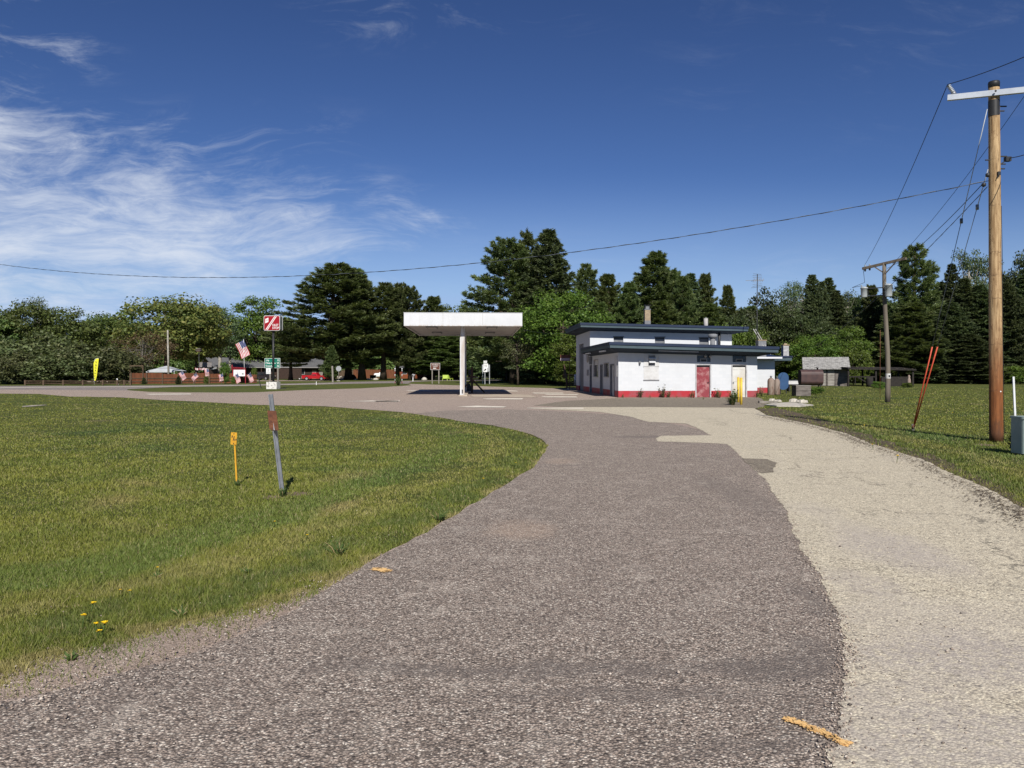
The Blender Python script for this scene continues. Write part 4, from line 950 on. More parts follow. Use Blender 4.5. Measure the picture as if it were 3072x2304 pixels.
def roof(name, x0, x1, y0, y1, zf, th, xi, drop=.25):
    mb = MB(); zc = lambda x: zf(x)
    a, b = xi; yi = y0 + 1.02 if y0 < 0 else y0 + .95
    o_ = [(x0 + .05, y0 + .05), (x1 - .05, y0 + .05), (x1 - .05, y1 - .05), (x0 + .05, y1 - .05)]; i_ = [(a, yi), (b, yi), (b, y1 - .4), (a, y1 - .4)]
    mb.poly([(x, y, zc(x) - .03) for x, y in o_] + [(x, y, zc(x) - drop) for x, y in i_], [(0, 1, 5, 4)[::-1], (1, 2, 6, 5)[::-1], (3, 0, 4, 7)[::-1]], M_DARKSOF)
    mb.hexa([(x0, y0, zc(x0)), (x1, y0, zc(x1)), (x1, y1, zc(x1)), (x0, y1, zc(x0)), (x0, y0, zc(x0) + th - .17), (x1, y0, zc(x1) + th - .17), (x1, y1, zc(x1) + th - .17), (x0, y1, zc(x0) + th - .17)], M_FASCIA)
    e = .05
    mb.hexa([(x0 - e, y0 - e, zc(x0) + th - .17), (x1 + e, y0 - e, zc(x1) + th - .17), (x1 + e, y1 + e, zc(x1) + th - .17), (x0 - e, y1 + e, zc(x0) + th - .17),
             (x0 - e, y0 - e, zc(x0) + th), (x1 + e, y0 - e, zc(x1) + th), (x1 + e, y1 + e, zc(x1) + th), (x0 - e, y1 + e, zc(x0) + th)], M_NAVY)
    e = .04
    mb.hexa([(x0 + e, y0 + e, zc(x0) - .03), (x1 - e, y0 + e, zc(x1) - .03), (x1 - e, y1 - e, zc(x1) - .03), (x0 + e, y1 - e, zc(x0) - .03),
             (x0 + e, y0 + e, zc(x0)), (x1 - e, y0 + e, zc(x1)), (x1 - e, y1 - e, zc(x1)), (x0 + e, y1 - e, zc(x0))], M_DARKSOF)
    return mb.build(name, st_)
roof('lower_roof', -.7, 9.62, -1.02, 11.68, zlow, .36, (-.01, 8.70))
roof('upper_roof', -.85, 12.0, 10.75, 20.4, zupp, .34, (-.01, 11.07), .22)
def door(x0, x1, z1, mat, y=.10, panels=(), knob='r', lbl=None, glass=None):
    d = MB(); d.box(x0 + .02, x1 - .02, y, y + .06, .02, z1 - .14, mat)
    for a, b, c, e in panels: d.box(a, b, y - .012, y, c, e, mat)
    do = d.build('door', st_, label=lbl)
    f = MB(); f.box(x0 - .05, x0 + .03, -.02, y + .02, 0, z1 + .05, M_FRAME); f.box(x1 - .03, x1 + .05, -.02, y + .02, 0, z1 + .05, M_FRAME)
    f.box(x0 + .03, x1 - .03, -.02, y + .02, z1 - .02, z1 + .05, M_FRAME); f.box(x0 + .03, x1 - .03, y - .0, y + .08, z1 - .14, z1 - .02, M_BLACK)
    f.build('door_frame', do)
    kx = x1 - .12 if knob == 'r' else x0 + .12
    k = MB(); k.lathe([(.035, 0), (.045, .02), (.03, .05), (.012, .05)], M_BLACK if knob == 'r' else M_STEEL, (kx, y - .06, .92), 10, 'y'); k.build('handle', do)
    return do
door(4.84, 5.74, 2.02, M_REDDOOR, lbl='faded red door with peeling paint')
door(7.10, 8.0, 2.02, M_WDOOR, knob='l', lbl='stained white panelled door', panels=[(7.22, 7.50, .2, .85), (7.60, 7.88, .2, .85), (7.22, 7.50, 1.72, 1.82), (7.60, 7.88, 1.72, 1.82), (7.22, 7.88, 1.0, 1.04)])
for x0, x1, z0, z1 in [(4.90, 5.76, 2.20, 2.62), (7.14, 8.0, 2.19, 2.60)]:
    w = MB(); n = 4
    for i in range(n):
        for j in range(2):
            if j == 0 and i in (1, 2): continue
            a = x0 + (x1 - x0) * i / n; b = x0 + (x1 - x0) * (i + 1) / n; c = z0 + (z1 - z0) * j / 2; e = z0 + (z1 - z0) * (j + 1) / 2
            w.box(a + .012, b - .012, .06, .14, c + .012, e - .012, M_DARKGLASS)
    wo = w.build('glass_block_window', st_)
    f = MB(); f.box(x0, x1, .08, .16, z0, z1, M_CBLOCK); q = (x1 - x0) / 4
    f.box(x0 + q, x1 - q, .02, .075, z0 - .01, z0 + .03, M_SOFFIT); f.box(x0 + q, x1 - q, .02, .075, z0 + (z1 - z0) / 2 - .04, z0 + (z1 - z0) / 2, M_SOFFIT)
    f.box(x0 + q, x0 + q + .035, .02, .075, z0 + .03, z0 + (z1 - z0) / 2 - .04, M_SOFFIT); f.box(x1 - q - .035, x1 - q, .02, .075, z0 + .03, z0 + (z1 - z0) / 2 - .04, M_SOFFIT)
    f.box(x0 + q + .035, x1 - q - .035, .05, .078, z0 + .03, z0 + (z1 - z0) / 2 - .04, M_BLACK)
    f.build('vent_frame', wo)
b = MB(); b.box(1.58, 2.50, -.03, -.002, 1.12, 1.90, M_WHITE2); b.box(1.58, 2.52, -.03, -.002, 1.93, 2.66, M_WHITE2); b.box(1.55, 2.54, -.07, -.002, 1.07, 1.115, M_FRAME); b.box(1.56, 2.52, -.045, -.002, 1.903, 1.927, M_FRAME)
bo = b.build('boarded_window', st_)
h = MB(); h.box(1.86, 2.27, -.05, -.03, 1.98, 2.60, M_CBLOCK)
for z in (2.40, 2.18): h.poly([(1.88, -.05, z + .10), (2.27, -.05, z + .10), (2.27, -.26, z), (1.88, -.26, z), (1.88, -.05, z), (2.27, -.05, z), (2.27, -.26, z - .035), (1.88, -.26, z - .035)], [(3, 2, 1, 0), (4, 5, 6, 7), (0, 4, 7, 3), (1, 2, 6, 5), (2, 3, 7, 6)], M_WHITE)
h.build('exhaust_hood', bo)
l = MB(); l.box(1.27, 1.36, -.08, 0, 2.24, 2.32, M_WHITE); l.lathe([(.05, -.16), (.065, 0)], M_CBLOCK, (1.315, -.1, 2.22), 12); l.build('wall_lamp', st_)
for x in (5.42, 5.72):
    l = MB(); l.lathe([(.03, 0), (.075, .1), (.08, .16)], M_SOFFIT, (x, -.2, zlow(x) - .32), 12, 'y'); l.box(x - .02, x + .02, -.14, -.10, zlow(x) - .28, zlow(x) - .15, M_FRAME); l.build('floodlight', st_)
l = MB(); l.hexa([(2.3 + 2.45 * (k in (1, 2)), -.86 + .08 * (k in (2, 3)), zlow(2.3 + 2.45 * (k in (1, 2))) - .125 + .06 * (q > 0)) for q in (0, 1) for k in range(4)], M_SOFFIT); l.build('tube_light', st_)
l = MB(); l.box(-.62, -.5, 1.5, 3.6, zlow(-.5) - .15, zlow(-.5) - .07, M_WHITE); l.build('tube_light', st_)
l = MB(); l.box(-.62, -.5, 8.0, 10.0, zlow(-.5) - .15, zlow(-.5) - .07, M_WHITE); l.build('tube_light', st_)
# side wall doors and windows
def sidepanel(y0, y1, z0, z1, mat, x=.1, th=.05, mb=None):
    mb = mb or MB(); mb.box(x, x + th, y0, y1, z0, z1, mat); return mb
for y0, y1, g in ((1.35, 2.75, (1.55, 2.1)), (5.75, 6.75, (6.0, 6.5)), (10.75, 11.65, (10.95, 11.4))):
    m = sidepanel(y0 + .05, y1 - .05, .03, 2.0, M_WHITE2); d_ = m.build('side_door', st_)
    sidepanel(g[0], g[1], .95, 1.75, M_DARKGLASS, .085, .012).build('door_pane', d_)
    f = MB(); f.box(-.03, .12, y0 - .06, y0 + .05, 0, 2.1, M_CBLOCK); f.box(-.03, .12, y1 - .05, y1 + .06, 0, 2.1, M_CBLOCK); f.box(-.03, .12, y0 + .05, y1 - .05, 2.0, 2.1, M_CBLOCK); f.build('door_frame', d_)
for y0, y1, z0, z1, zb in ((3.25, 5.25, 1.22, 2.2, 2.2), (7.7, 9.8, 1.2, 2.5, 2.12)):
    w = sidepanel(y0 + .06, y1 - .06, z0 + .05, zb - .03, M_DARKGLASS).build('shop_window', st_)
    f = MB(); f.box(-.03, .12, y0, y0 + .06, z0, z1, M_SOFFIT); f.box(-.03, .12, y1 - .06, y1, z0, z1, M_SOFFIT); f.box(-.03, .12, y0 + .06, y1 - .06, z1 - .05, z1, M_SOFFIT); f.box(-.06, .12, y0 + .06, y1 - .06, z0, z0 + .05, M_SOFFIT)
    if zb < z1: f.box(.07, .12, y0 + .06, y1 - .06, zb - .03, z1 - .05, M_WHITE2)
    f.build('window_frame', w)
sidepanel(.3, 1.15, 1.3, 2.55, M_WHITE2, -.04, .036).build('shutter_board', st_)
sidepanel(15.25, 17.95, .02, 3.85, M_CBLOCK, .1, .05).build('garage_door', st_)
sidepanel(12.3, 12.7, 1.3, 1.75, M_FRAME, -.12, .118).build('meter_box', st_)
for i, (a, b_) in enumerate([(1.83, 2.58), (5.04, 5.80), (8.5, 9.25)]):
    w = MB(); w.box(a, b_, 11.84, 11.9, 3.1, 4.14, M_CBLOCK); wo = w.build('upper_window', st_)
    f = MB(); f.box(a - .05, b_ + .05, 11.66, 11.695, 4.26 - .03 * i, 4.34 - .03 * i, M_CBLOCK); f.box(a, b_, 11.8, 11.9, 4.142, 4.245 - .02 * i, M_BLACK); f.build('lintel', wo)
# things on the roofs
def onroof(s, t, z, h, w, mat, nm, cap=None):
    m = MB(); m.box(s - w / 2, s + w / 2, t - w / 2, t + w / 2, z, z + h, mat); o = m.build(nm, st_)
    if cap: cap(MB(), s, t, z + h, w).build('chimney_cap', o)
    return o
def cap1(m, s, t, z, w):
    m.box(s - w * .56, s + w * .56, t - w * .56, t + w * .56, z, z + .07, M_CBLOCK)
    for a in (-.16, .16):
        for c in (-.16, .16): m.box(s + a - .02, s + a + .02, t + c - .02, t + c + .02, z + .07, z + .34, M_BLACK)
    m.box(s - .24, s + .24, t - .24, t + .24, z + .34, z + .37, M_BLACK); m.box(s - .16, s + .16, t - .16, t + .16, z + .07, z + .3, M_CBLOCK); return m
onroof(4.95, 14.0, 4.9, .78, .47, M_CBLOCK, 'chimney_base'); onroof(4.95, 14.0, 5.68, .86, .45, M_TBRICK, 'brick_chimney', cap1)
p_ = MB(); p_.tube([(9.6, 13.6, 4.9), (9.6, 13.6, 5.85)], .17, M_SOFFIT, 12); p_.tube([(9.6, 13.6, 5.85), (9.6, 13.6, 5.92)], .1, M_CBLOCK, 10); p_.build('vent_pipe', st_)
p_ = MB(); p_.tube([(9.15, 10.4, 3.0), (9.15, 10.4, 4.12)], .19, M_CBLOCK, 14); p_.lathe([(.19, 0), (.34, .08), (.34, .3), (.2, .34)], M_CBLOCK, (9.15, 10.4, 4.12), 14); p_.build('roof_flue', st_)
p_ = MB(); p_.tube([(9.95, 11.3, 3.0), (9.95, 11.3, 4.8)], .09, M_BLACK, 10); p_.build('roof_pipe', st_)
# annex and wing on the east side
mb = MB(); mb.box(8.69, 13.45, 9.2, 9.42, 0, 2.52, M_WALL); mb.box(13.23, 13.45, 9.42, 17.5, 0, 2.52, M_WALL); mb.build('annex_wall', st_)
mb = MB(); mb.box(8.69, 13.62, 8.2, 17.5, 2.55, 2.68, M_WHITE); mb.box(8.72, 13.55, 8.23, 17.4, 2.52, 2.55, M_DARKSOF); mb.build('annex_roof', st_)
mb = MB(); mb.box(11.45, 11.49, 9.17, 9.2, .1, 2.2, M_FRAME); mb.tube([(11.62, 9.12, 1.05), (11.62, 9.12, 1.25)], .06, M_BLACK, 8); mb.build('annex_hatch', st_)
mb = MB(); mb.box(10.0, 16.1, 17.6, 17.8, 0, 2.5, M_WALL); mb.box(15.9, 16.1, 17.8, 23, 0, 2.5, M_WALL); wg = mb.build('wing_wall', st_)
mb = MB(); mb.box(13.2, 16.9, 14.3, 23.6, 2.50, 2.76, M_FASCIA); mb.box(13.15, 16.95, 14.25, 23.65, 2.76, 2.88, M_NAVY); mb.box(13.3, 16.8, 14.4, 23.5, 2.44, 2.50, M_DARKSOF); mb.poly([(13.5, 15.4, 2.43), (16.7, 15.4, 2.43), (16.7, 17.6, 1.95), (13.5, 17.6, 1.95)], [(0, 1, 2, 3), (3, 2, 1, 0)][:1], M_CBLOCK)
mb.poly([(9.5, 17.0, 2.89), (16.9, 17.0, 2.89), (15.5, 21.5, 3.75), (10.5, 21.5, 3.75), (16.9, 23.6, 2.86), (9.5, 23.6, 2.86)], [(0, 1, 2, 3), (1, 4, 2), (3, 2, 4, 5), (0, 3, 5)], M_NAVY); mb.build('wing_roof', st_)
mb = MB(); mb.box(13.6, 14.3, 17.56, 17.6, .02, 2.05, M_BLACK); mb.build('wing_door', st_)
onroof(16.7, 15.2, 2.7, 1.05, .46, M_GBRICK, 'grey_chimney', lambda m, s, t, z, w: (m.box(s - .28, s + .28, t - .28, t + .28, z, z + .06, M_TANB), m.box(s - .12, s + .12, t - .12, t + .12, z + .06, z + .18, M_TANB), m)[2])
onroof(12.9, 10.5, 2.5, 1.45, .60, M_CBLOCK, 'block_chimney', lambda m, s, t, z, w: m.box(s - .34, s + .34, t - .34, t + .34, z, z + .06, M_TANB))
mb = MB()
for a in (0, .17): mb.bar((13.3 + a, 10.0, 2.9), (12.35 + a, 10.6, 4.85), .07, .05, M_SOFFIT)
tag(mb.build('ladder_rails'), 'two pale ladder rails leaning over the block chimney', 'ladder')
lad = bpy.data.objects['ladder_rails']; lad.location = (6.55, 47.2, 0); lad.rotation_euler = (0, 0, ROT)
# wall signs on the side wall
def onstation(o): o.location = (6.55, 47.2, 0); o.rotation_euler = (0, 0, ROT); return o
m = MB(); m.lathe([(.36, -.09), (.40, -.07), (.40, 0)], M_SOFFIT, (-.01, 12.7, 2.72), 24, 'x'); m.lathe([(.33, -.1), (.33, -.091)], M_FRAME, (-.01, 12.7, 2.72), 24, 'x')
onstation(tag(m.build('round_sign'), 'round faded wall sign under the side eave of the station', 'sign'))
m = MB(); m.box(-.1, -.01, 10.6, 11.5, 2.16, 2.74, M_CBLOCK)
for z in (2.26, 2.38, 2.50, 2.62): m.box(-.108, -.1, 10.7, 11.4, z, z + .05, M_BLACK)
onstation(tag(m.build('price_board'), 'grey square board with dark rows beside the round wall sign', 'sign'))
hs = MB(); hs.box(-1.15, -.3, 21.9, 21.96, 2.55, 3.12, M_SIGNB); hs.box(-1.15, -.3, 21.88, 21.9, 2.60, 2.82, paint('pale_mauve', (.42, .36, .40), None, 2)); hs.bar((-.3, 21.93, 3.3), (-.3, 21.93, 2.4), .06, .06, M_BROWN); hs.bar((-.3, 21.93, 2.4), (-.3, 21.93, 0), .06, .06, M_BROWN)
onstation(tag(hs.build('hanging_sign'), 'maroon and pale hanging sign peeking out behind the station corner', 'sign'))
stp = thing('wooden_steps', 'brown wooden steps with a railing behind the station corner', 'steps', (5.05, 70.6, 0), ROT)
m = MB()
for i in range(7): m.box(0, 1.5, .3 * i, .3 * i + .34, .19 * i + .13, .19 * (i + 1), paint('tread_wood', (.20, .13, .085), (.13, .085, .06), 3))
m.box(.05, .12, 0, 2.3, 0, .12, M_BROWN); m.box(0, 1.5, 2.14, 4, 1.26, 1.33, M_BROWN); m.build('tread', stp)
m = MB(); m.bar((0, 0, 0), (0, 0, 1.05), .12, .12, M_BROWN); m.bar((0, 2.2, .9), (0, 2.2, 2.3), .1, .1, M_BROWN); m.bar((0, 0, 1.0), (0, 2.2, 2.25), .08, .09, M_BROWN)
for i in range(1, 10): m.bar((0, .22 * i, .2 + .125 * i), (0, .22 * i, 1.0 + .125 * i), .03, .03, M_BLACK)
m.build('railing', stp)
m = MB(); m.box(.0, 1.4, -.9, 0, .02, .1, M_SLAB); m.build('pad', stp)
m = MB(); m.lathe([(.10, 0), (.13, .25), (.10, .55), (.13, .7), (.09, .85), (.11, .95), (.05, 1.05)], M_WHITE, (0, 0, 0), 12)
tag(m.build('garden_statue', loc=(gx(1726, 71.8), 71.8, .3)), 'white upright figure standing on the wooden steps', 'statue')

# ------------------------------------------------------------------ canopy
cn = thing('canopy', 'white flat pump canopy on two slim white columns over the empty island', 'canopy', (-6.8, 48.2, 0), ROT)
CWd, CDp, CB, CT = 7.46, 13.6, 4.48, 5.31
m = MB(); e = .06
for x0, x1, y0, y1 in ((0, CWd, 0, e), (0, CWd, CDp - e, CDp), (0, e, e, CDp - e), (CWd - e, CWd, e, CDp - e)): m.box(x0, x1, y0, y1, CB, CT, M_CAN)
m.box(e, CWd - e, e, CDp - e, CT - .12, CT - .08, M_SOFFIT)
for x in (2.45, 4.95): m.box(x - .010, x + .010, -.0035, .0, CB + .01, CT - .01, M_SOFFIT)
m.box(-.02, CWd + .02, -.02, .02, CT, CT + .02, M_WHITE); m.build('fascia', cn)
m = MB()
for i in range(23):
    y = e + (CDp - 2 * e) * i / 23; m.box(e, CWd - e, y + .01, y + (CDp - 2 * e) / 23 - .01, CB + .10, CB + .14, M_SOFFIT)
m.box(e, CWd - e, e, CDp - e, CB + .14, CB + .16, M_CBLOCK); m.build('ceiling_panel', cn)
for x, y in ((1.6, 2.8), (5.6, 2.8), (1.6, 9.8), (5.6, 9.8)):
    l = MB(); l.box(x - .35, x + .35, y - .9, y + .9, CB + .03, CB + .10, M_CBLOCK); l.box(x - .28, x + .28, y - .8, y + .8, CB + .024, CB + .03, M_SOFFIT); l.build('canopy_light', cn)
for y, nm in ((.95, 'column'), (10.4, 'column')):
    x = 3.66; c_ = MB(); c_.box(x - .14, x + .14, y - .15, y + .15, .10, CB + .1, M_CAN)
    c_.box(x - .15, x - .10, y - .16, y - .15, .1, 3.8, M_WHITE); o = c_.build(nm, cn)
    f = MB(); f.box(x - .17, x + .17, y - .18, y + .18, 0, .11, M_RUST); f.box(x - .04, x + .03, y - .165, y - .152, .2, .45, M_BLACK); f.build('column_foot', o)
m = MB(); m.box(3.95, 4.2, 10.2, 10.5, 1.35, 1.75, M_BLACK); m.tube([(4.05, 10.3, 1.4), (4.15, 10.2, 1.0), (3.95, 10.25, .7)], .03, M_BLACK, 6); m.build('meter', cn)
isl = MB(); isl.box(3.42, 3.98, .5, 11.2, 0, .09, M_SLAB); io = tag(isl.build('pump_island'), 'narrow chipped concrete kerb island under the canopy columns', 'kerb island'); io.location = (-6.8, 48.2, .02); io.rotation_euler = (0, 0, ROT)
m = MB(); m.box(0, .5, 0, .4, 0, .42, M_BLACK); m.box(.05, .3, .05, .2, .42, .55, M_BLACK); tag(m.build('black_bin', loc=(gx(1404, 59) - .1, 58.6, .12)), 'low black box at the foot of the rear canopy column', 'bin')
br = thing('timber_brace', 'brown timber post with two slanting braces under the canopy', 'post', (gx(1416, 57.5), 57.5, .01), 0)
m = MB(); m.bar((0, 0, 0), (0, 0, 1.95), .15, .15, M_BROWN); m.build('post', br)
for s in (-1, 1):
    m = MB(); m.bar((s * .95, -.15, .03), (s * .03, 0, .98), .12, .10, M_BROWN); m.build('leg', br)
m = MB(); m.box(-.3, .3, -.08, -.06, 1.15, 1.3, M_BROWN); m.build('crosspiece', br)

# ------------------------------------------------------------------ red pylon sign
py_ = thing('pylon_sign', 'red and white filling station pylon sign on a black pole', 'sign', (gx(820, 71), 71, 0), R(-7))
m = MB(); m.box(-.5, .5, -.4, .4, 0, .66, M_CONC); m.build('concrete_base', py_)
m = MB(); m.tube([(0, 0, .66), (0, 0, 5.4)], .10, M_BLACK, 12); m.box(-.22, .22, -.22, .22, .66, .70, M_BLACK); m.build('pole', py_)
def rrect(w, h, r, n=4):
    out = []
    for cx, cy, a0 in ((w / 2 - r, h / 2 - r, 0), (-w / 2 + r, h / 2 - r, 90), (-w / 2 + r, -h / 2 + r, 180), (w / 2 - r, -h / 2 + r, 270)):
        for k in range(n + 1): out.append((cx + r * math.cos(R(a0 + 90 * k / n)), cy + r * math.sin(R(a0 + 90 * k / n))))
    return out
m = MB(); zc = 6.08; m.prism(rrect(1.56, 1.40, .14), fp(0, -.32, zc), .05, M_WHITE2); m.prism(rrect(1.52, 1.36, .13), fp(0, -.27, zc), .54, paint('reflected_green_sheet', (.16, .18, .16), (.09, .10, .09), 3)); m.prism(rrect(1.56, 1.40, .14), fp(0, .27, zc), .05, M_WHITE2); cb = m.build('cabinet', py_)  # cabinet side: its dark green-grey reflection is put into the colour
m = MB(); m.prism(rrect(1.46, 1.30, .11), fp(0, -.325, zc), .02, M_RED)
M_ = fp(0, -.348, zc); m.prism(rrect(1.46, 1.30, .11), fp(0, -.345, zc), .02, M_RED)
for o in (-.02, .13): m.flat([(-.60 + o, -.62), (-.52 + o, -.62), (.36 + o, .62), (.28 + o, .62)], M_, M_SIGNW)
m.flat([(-.62, -.02), (-.32, .12), (-.32, .50), (-.62, .38)], M_, M_SIGNW); m.text('FS', .22, frame((-.47, -.352, zc + .24), (1, 0, .3), (0, 0, 1)), M_RED)
m.text('FAST', .29, fp(.36, -.35, zc - .20), M_SIGNW, .92); m.text('STOP', .29, fp(.38, -.35, zc - .46), M_SIGNW, .92)
m.build('sign_face', cb)
m = MB(); m.bar((0, 0, .03), (.62, .05, .05), .06, .06, M_BLACK); tag(m.build('loose_bar', loc=(gx(838, 70.5), 70.5, 0)), 'short black bar lying in the grass by the pylon base', 'bar')
# ------------------------------------------------------------------ road signs
def signpost(nm, label, px, d, posts, panels, cat='road sign', pm=None, rz=0.0, ph=None):
    r = thing(nm, label, cat, (gx(px, d), d, 0), rz)
    for x, h, w in posts:
        m = MB(); m.box(x - w / 2, x + w / 2, -w / 2, w / 2, 0, h, pm or M_POSTW); m.build('post', r)
    for p_ in panels:
        x, z, w, h, face, rim, texts = p_
        m = MB(); m.box(x - w / 2, x + w / 2, -.10, -.075, z - h / 2, z + h / 2, rim); m.box(x - w / 2 + .03, x + w / 2 - .03, -.104, -.1, z - h / 2 + .03, z + h / 2 - .03, face)
        for s, sz, tx, tz, tm in texts: m.text(s, sz, fp(x + tx, -.108, z + tz), tm)
        m.build('sign_panel', r)
    return r
signpost('destination_sign', 'green road distance sign with white border behind the pylon pole', 818, 88, [(-.28, 2.05, .13), (.62, 2.05, .15)],
         [(0, 2.58, 1.78, 1.12, M_SIGNG, M_SIGNW, [('Lily', .27, -.55, .32, M_SIGNW), ('Mole Lake', .27, -.2, .0, M_SIGNW), ('Crandon', .27, -.28, -.33, M_SIGNW), ('12', .27, .66, .32, M_SIGNW), ('25', .27, .64, 0, M_SIGNW), ('36', .27, .64, -.33, M_SIGNW)]),
          (-.46, 1.68, .52, .66, M_SIGNW, M_SIGNW, [('TO', .16, 0, .2, M_BLACK), ('47', .22, 0, 0, M_BLACK), ('NORTH', .12, 0, -.2, M_BLACK)])])
hm = signpost('historical_sign', 'brown sign pointing to a historical marker on two grey posts', 1306, 103, [(-.42, 1.8, .13), (.48, 1.8, .13)],
         [(0, 2.3, 1.26, .9, M_SIGNB, M_SIGNW, [('HISTORICAL', .165, 0, .22, M_SIGNW), ('MARKER', .165, 0, .02, M_SIGNW)])])
m = MB(); m.flat([(-.3, 0), (-.15, -.1), (-.15, -.04), (.12, -.04), (.12, .04), (-.15, .04), (-.15, .1)], fp(0, -.109, 2.06), M_SIGNW); m.build('arrow', hm)
rt = signpost('route_sign', 'white highway route sign with turn arrow beyond the canopy', 1456, 97, [(-.05, 2.7, .09)],
         [(0, 2.85, .44, .27, M_SIGNW, M_SIGNW, [('NORTH', .13, 0, 0, M_BLACK)]), (.05, 2.35, .56, .56, M_SIGNW, M_SIGNW, [('52', .34, 0, 0, M_BLACK)]), (0, 1.82, .48, .52, M_SIGNW, M_SIGNW, [])], pm=M_SIGNBACK)
m = MB(); m.flat([(.12, .18), (.04, .18), (.04, -.06), (-.06, -.06), (-.06, -.14), (-.2, -.02), (-.06, .1), (-.06, .02), (.12, .02)], fp(0, -.109, 1.8), M_BLACK); m.build('arrow', rt)
signpost('route_sign', 'pale back of a wide road sign directly behind the white route sign', 1458, 99, [(-.42, 2.2, .09), (.45, 2.2, .09)], [(0, 2.05, 1.0, .9, M_SIGNBACK, M_SIGNBACK, [])], pm=M_SIGNBACK)
r = thing('stop_sign', 'octagonal stop sign seen from its grey back beside the pines', 'road sign', (gx(1016, 131), 131, 0), 0)
m = MB(); m.tube([(0, .03, 0), (0, .03, 2.5)], .045, M_POSTW, 6); m.build('post', r)
m = MB(); m.prism([(.47 * math.cos(R(22.5 + 45 * k)), .47 * math.sin(R(22.5 + 45 * k))) for k in range(8)], fp(0, -.03, 2.12), .02, M_SIGNBACK); m.build('sign_panel', r)
m = MB(); m.box(-.28, .28, -.2, .25, 0, .09, M_RUBBLE); m.build('foot', r)
r = thing('small_road_sign', 'small round sign on a thin post far past the route signs', 'road sign', (gx(1471, 165), 165, 0), 0)
m = MB(); m.tube([(0, 0, 0), (0, 0, 2.2)], .05, M_POSTW, 6); m.build('post', r); m = MB(); m.lathe([(.18, -.02), (.18, .02)], M_SIGNW, (0, -.06, 2.0), 12, 'y'); m.build('sign_panel', r)
r = thing('small_road_sign', 'dark diamond sign back on a pale post before the thin grey tree', 'road sign', (gx(1508, 140), 140, 0), 0)
m = MB(); m.tube([(0, 0, 0), (0, 0, 2.9)], .05, M_POSTW, 6); m.build('post', r); m = MB(); m.prism([(0, -.5), (.5, 0), (0, .5), (-.5, 0)], fp(0, -.06, 2.6), .02, M_SIGNBACK); m.build('sign_panel', r)
def mailbox(px, d, lb, mat, s=1.0):
    r = thing('mailbox', lb, 'mailbox', (gx(px, d), d, 0), 0); m = MB(); m.box(-.06, .06, -.06, .06, 0, 1.0 * s, M_POSTW if mat is not M_WHITE else M_WHITE); m.build('post', r)
    out = [(-.14, 0), (.14, 0), (.14, .16)] + [(.14 * math.cos(R(a)), .16 + .12 * math.sin(R(a))) for a in range(30, 180, 30)] + [(-.14, .16)]
    m = MB(); m.prism([(x * 1.3 * s, z * 1.5 * s) for x, z in out], fp(0, -.3, 1.0 * s), .6, mat); m.build('box', r)
    return r
mb_ = mailbox(1239, 127, 'white mailbox on a white post beside the road junction', M_WHITE, .85)
m = MB(); m.poly([(-.15, -.3, .82), (.42, -.3, 1.12), (.42, .3, 1.12), (-.15, .3, .82), (-.15, -.3, 1.12), (-.15, .3, 1.12)], [(0, 1, 4), (3, 5, 2), (0, 3, 2, 1), (0, 4, 5, 3), (1, 2, 5, 4)], M_WHITE); m.build('lid', mb_)
mailbox(1484, 165, 'grey mailbox, western one of a pair far up the side road', M_SIGNBACK); mailbox(1490, 166, 'grey mailbox, eastern one of a pair far up the side road', M_SIGNBACK)
# ------------------------------------------------------------------ flags
def flag_mesh(w, h, ang, wav=.06, droop=.3, seed=0):
    """striped cloth hung from its hoist at the origin; ang tilts the fly downwards"""
    mb = MB(); n = 10; rs = random.Random(seed); ph = rs.uniform(0, 6)
    ca, sa = math.cos(ang), math.sin(ang)
    def pt(u, v):
        x = u * w; z = -v * h; y = wav * math.sin(u * 7 + ph + v * 1.5) * (0.3 + u); z -= droop * h * u * u
        x *= 1 - .12 * u
        return (x * ca + z * sa, y, -x * sa + z * ca)
    for j in range(13):
        for i in range(n):
            mat = M_FLAGB if (j < 7 and i < 4) else (M_FLAGR if j % 2 == 0 else M_FLAGW)
            mb.poly([pt(i / n, (j + 1) / 13), pt((i + 1) / n, (j + 1) / 13), pt((i + 1) / n, j / 13), pt(i / n, j / 13)], [(0, 1, 2, 3)], mat, True)
    rs2 = random.Random(5)
    for a in range(5):
        for b in range(4):
            u, v = (a + .6) / 14, (b + .6) / 13 * 1.6; p = pt(u, v); s = .018 * h
            mb.poly([(p[0] - s, p[1] - .012, p[2] - s), (p[0] + s, p[1] - .012, p[2] - s), (p[0] + s, p[1] - .012, p[2] + s), (p[0] - s, p[1] - .012, p[2] + s)], [(0, 1, 2, 3)], M_FLAGW)
    return mb
def flag(px, py, d, w, h, ang, lb, seed, pole=None, group='striped flags along the motel fence'):
    x, z = gx(px, d), gz(py, d)
    r = thing('flag', lb, 'flag', (x, d, 0), 0, group)
    m = MB()
    if pole is None: pole = (-.15, .35)
    m.tube([(pole[0], .04, 0 if pole[1] > 0 else z - h), (0, .03, z + .12)], .028, M_POSTW, 6); m.build('stick', r)
    m = flag_mesh(w, h, ang, .06, .25, seed); o = m.build('cloth', r); o.location = (0, 0, z)
    return r
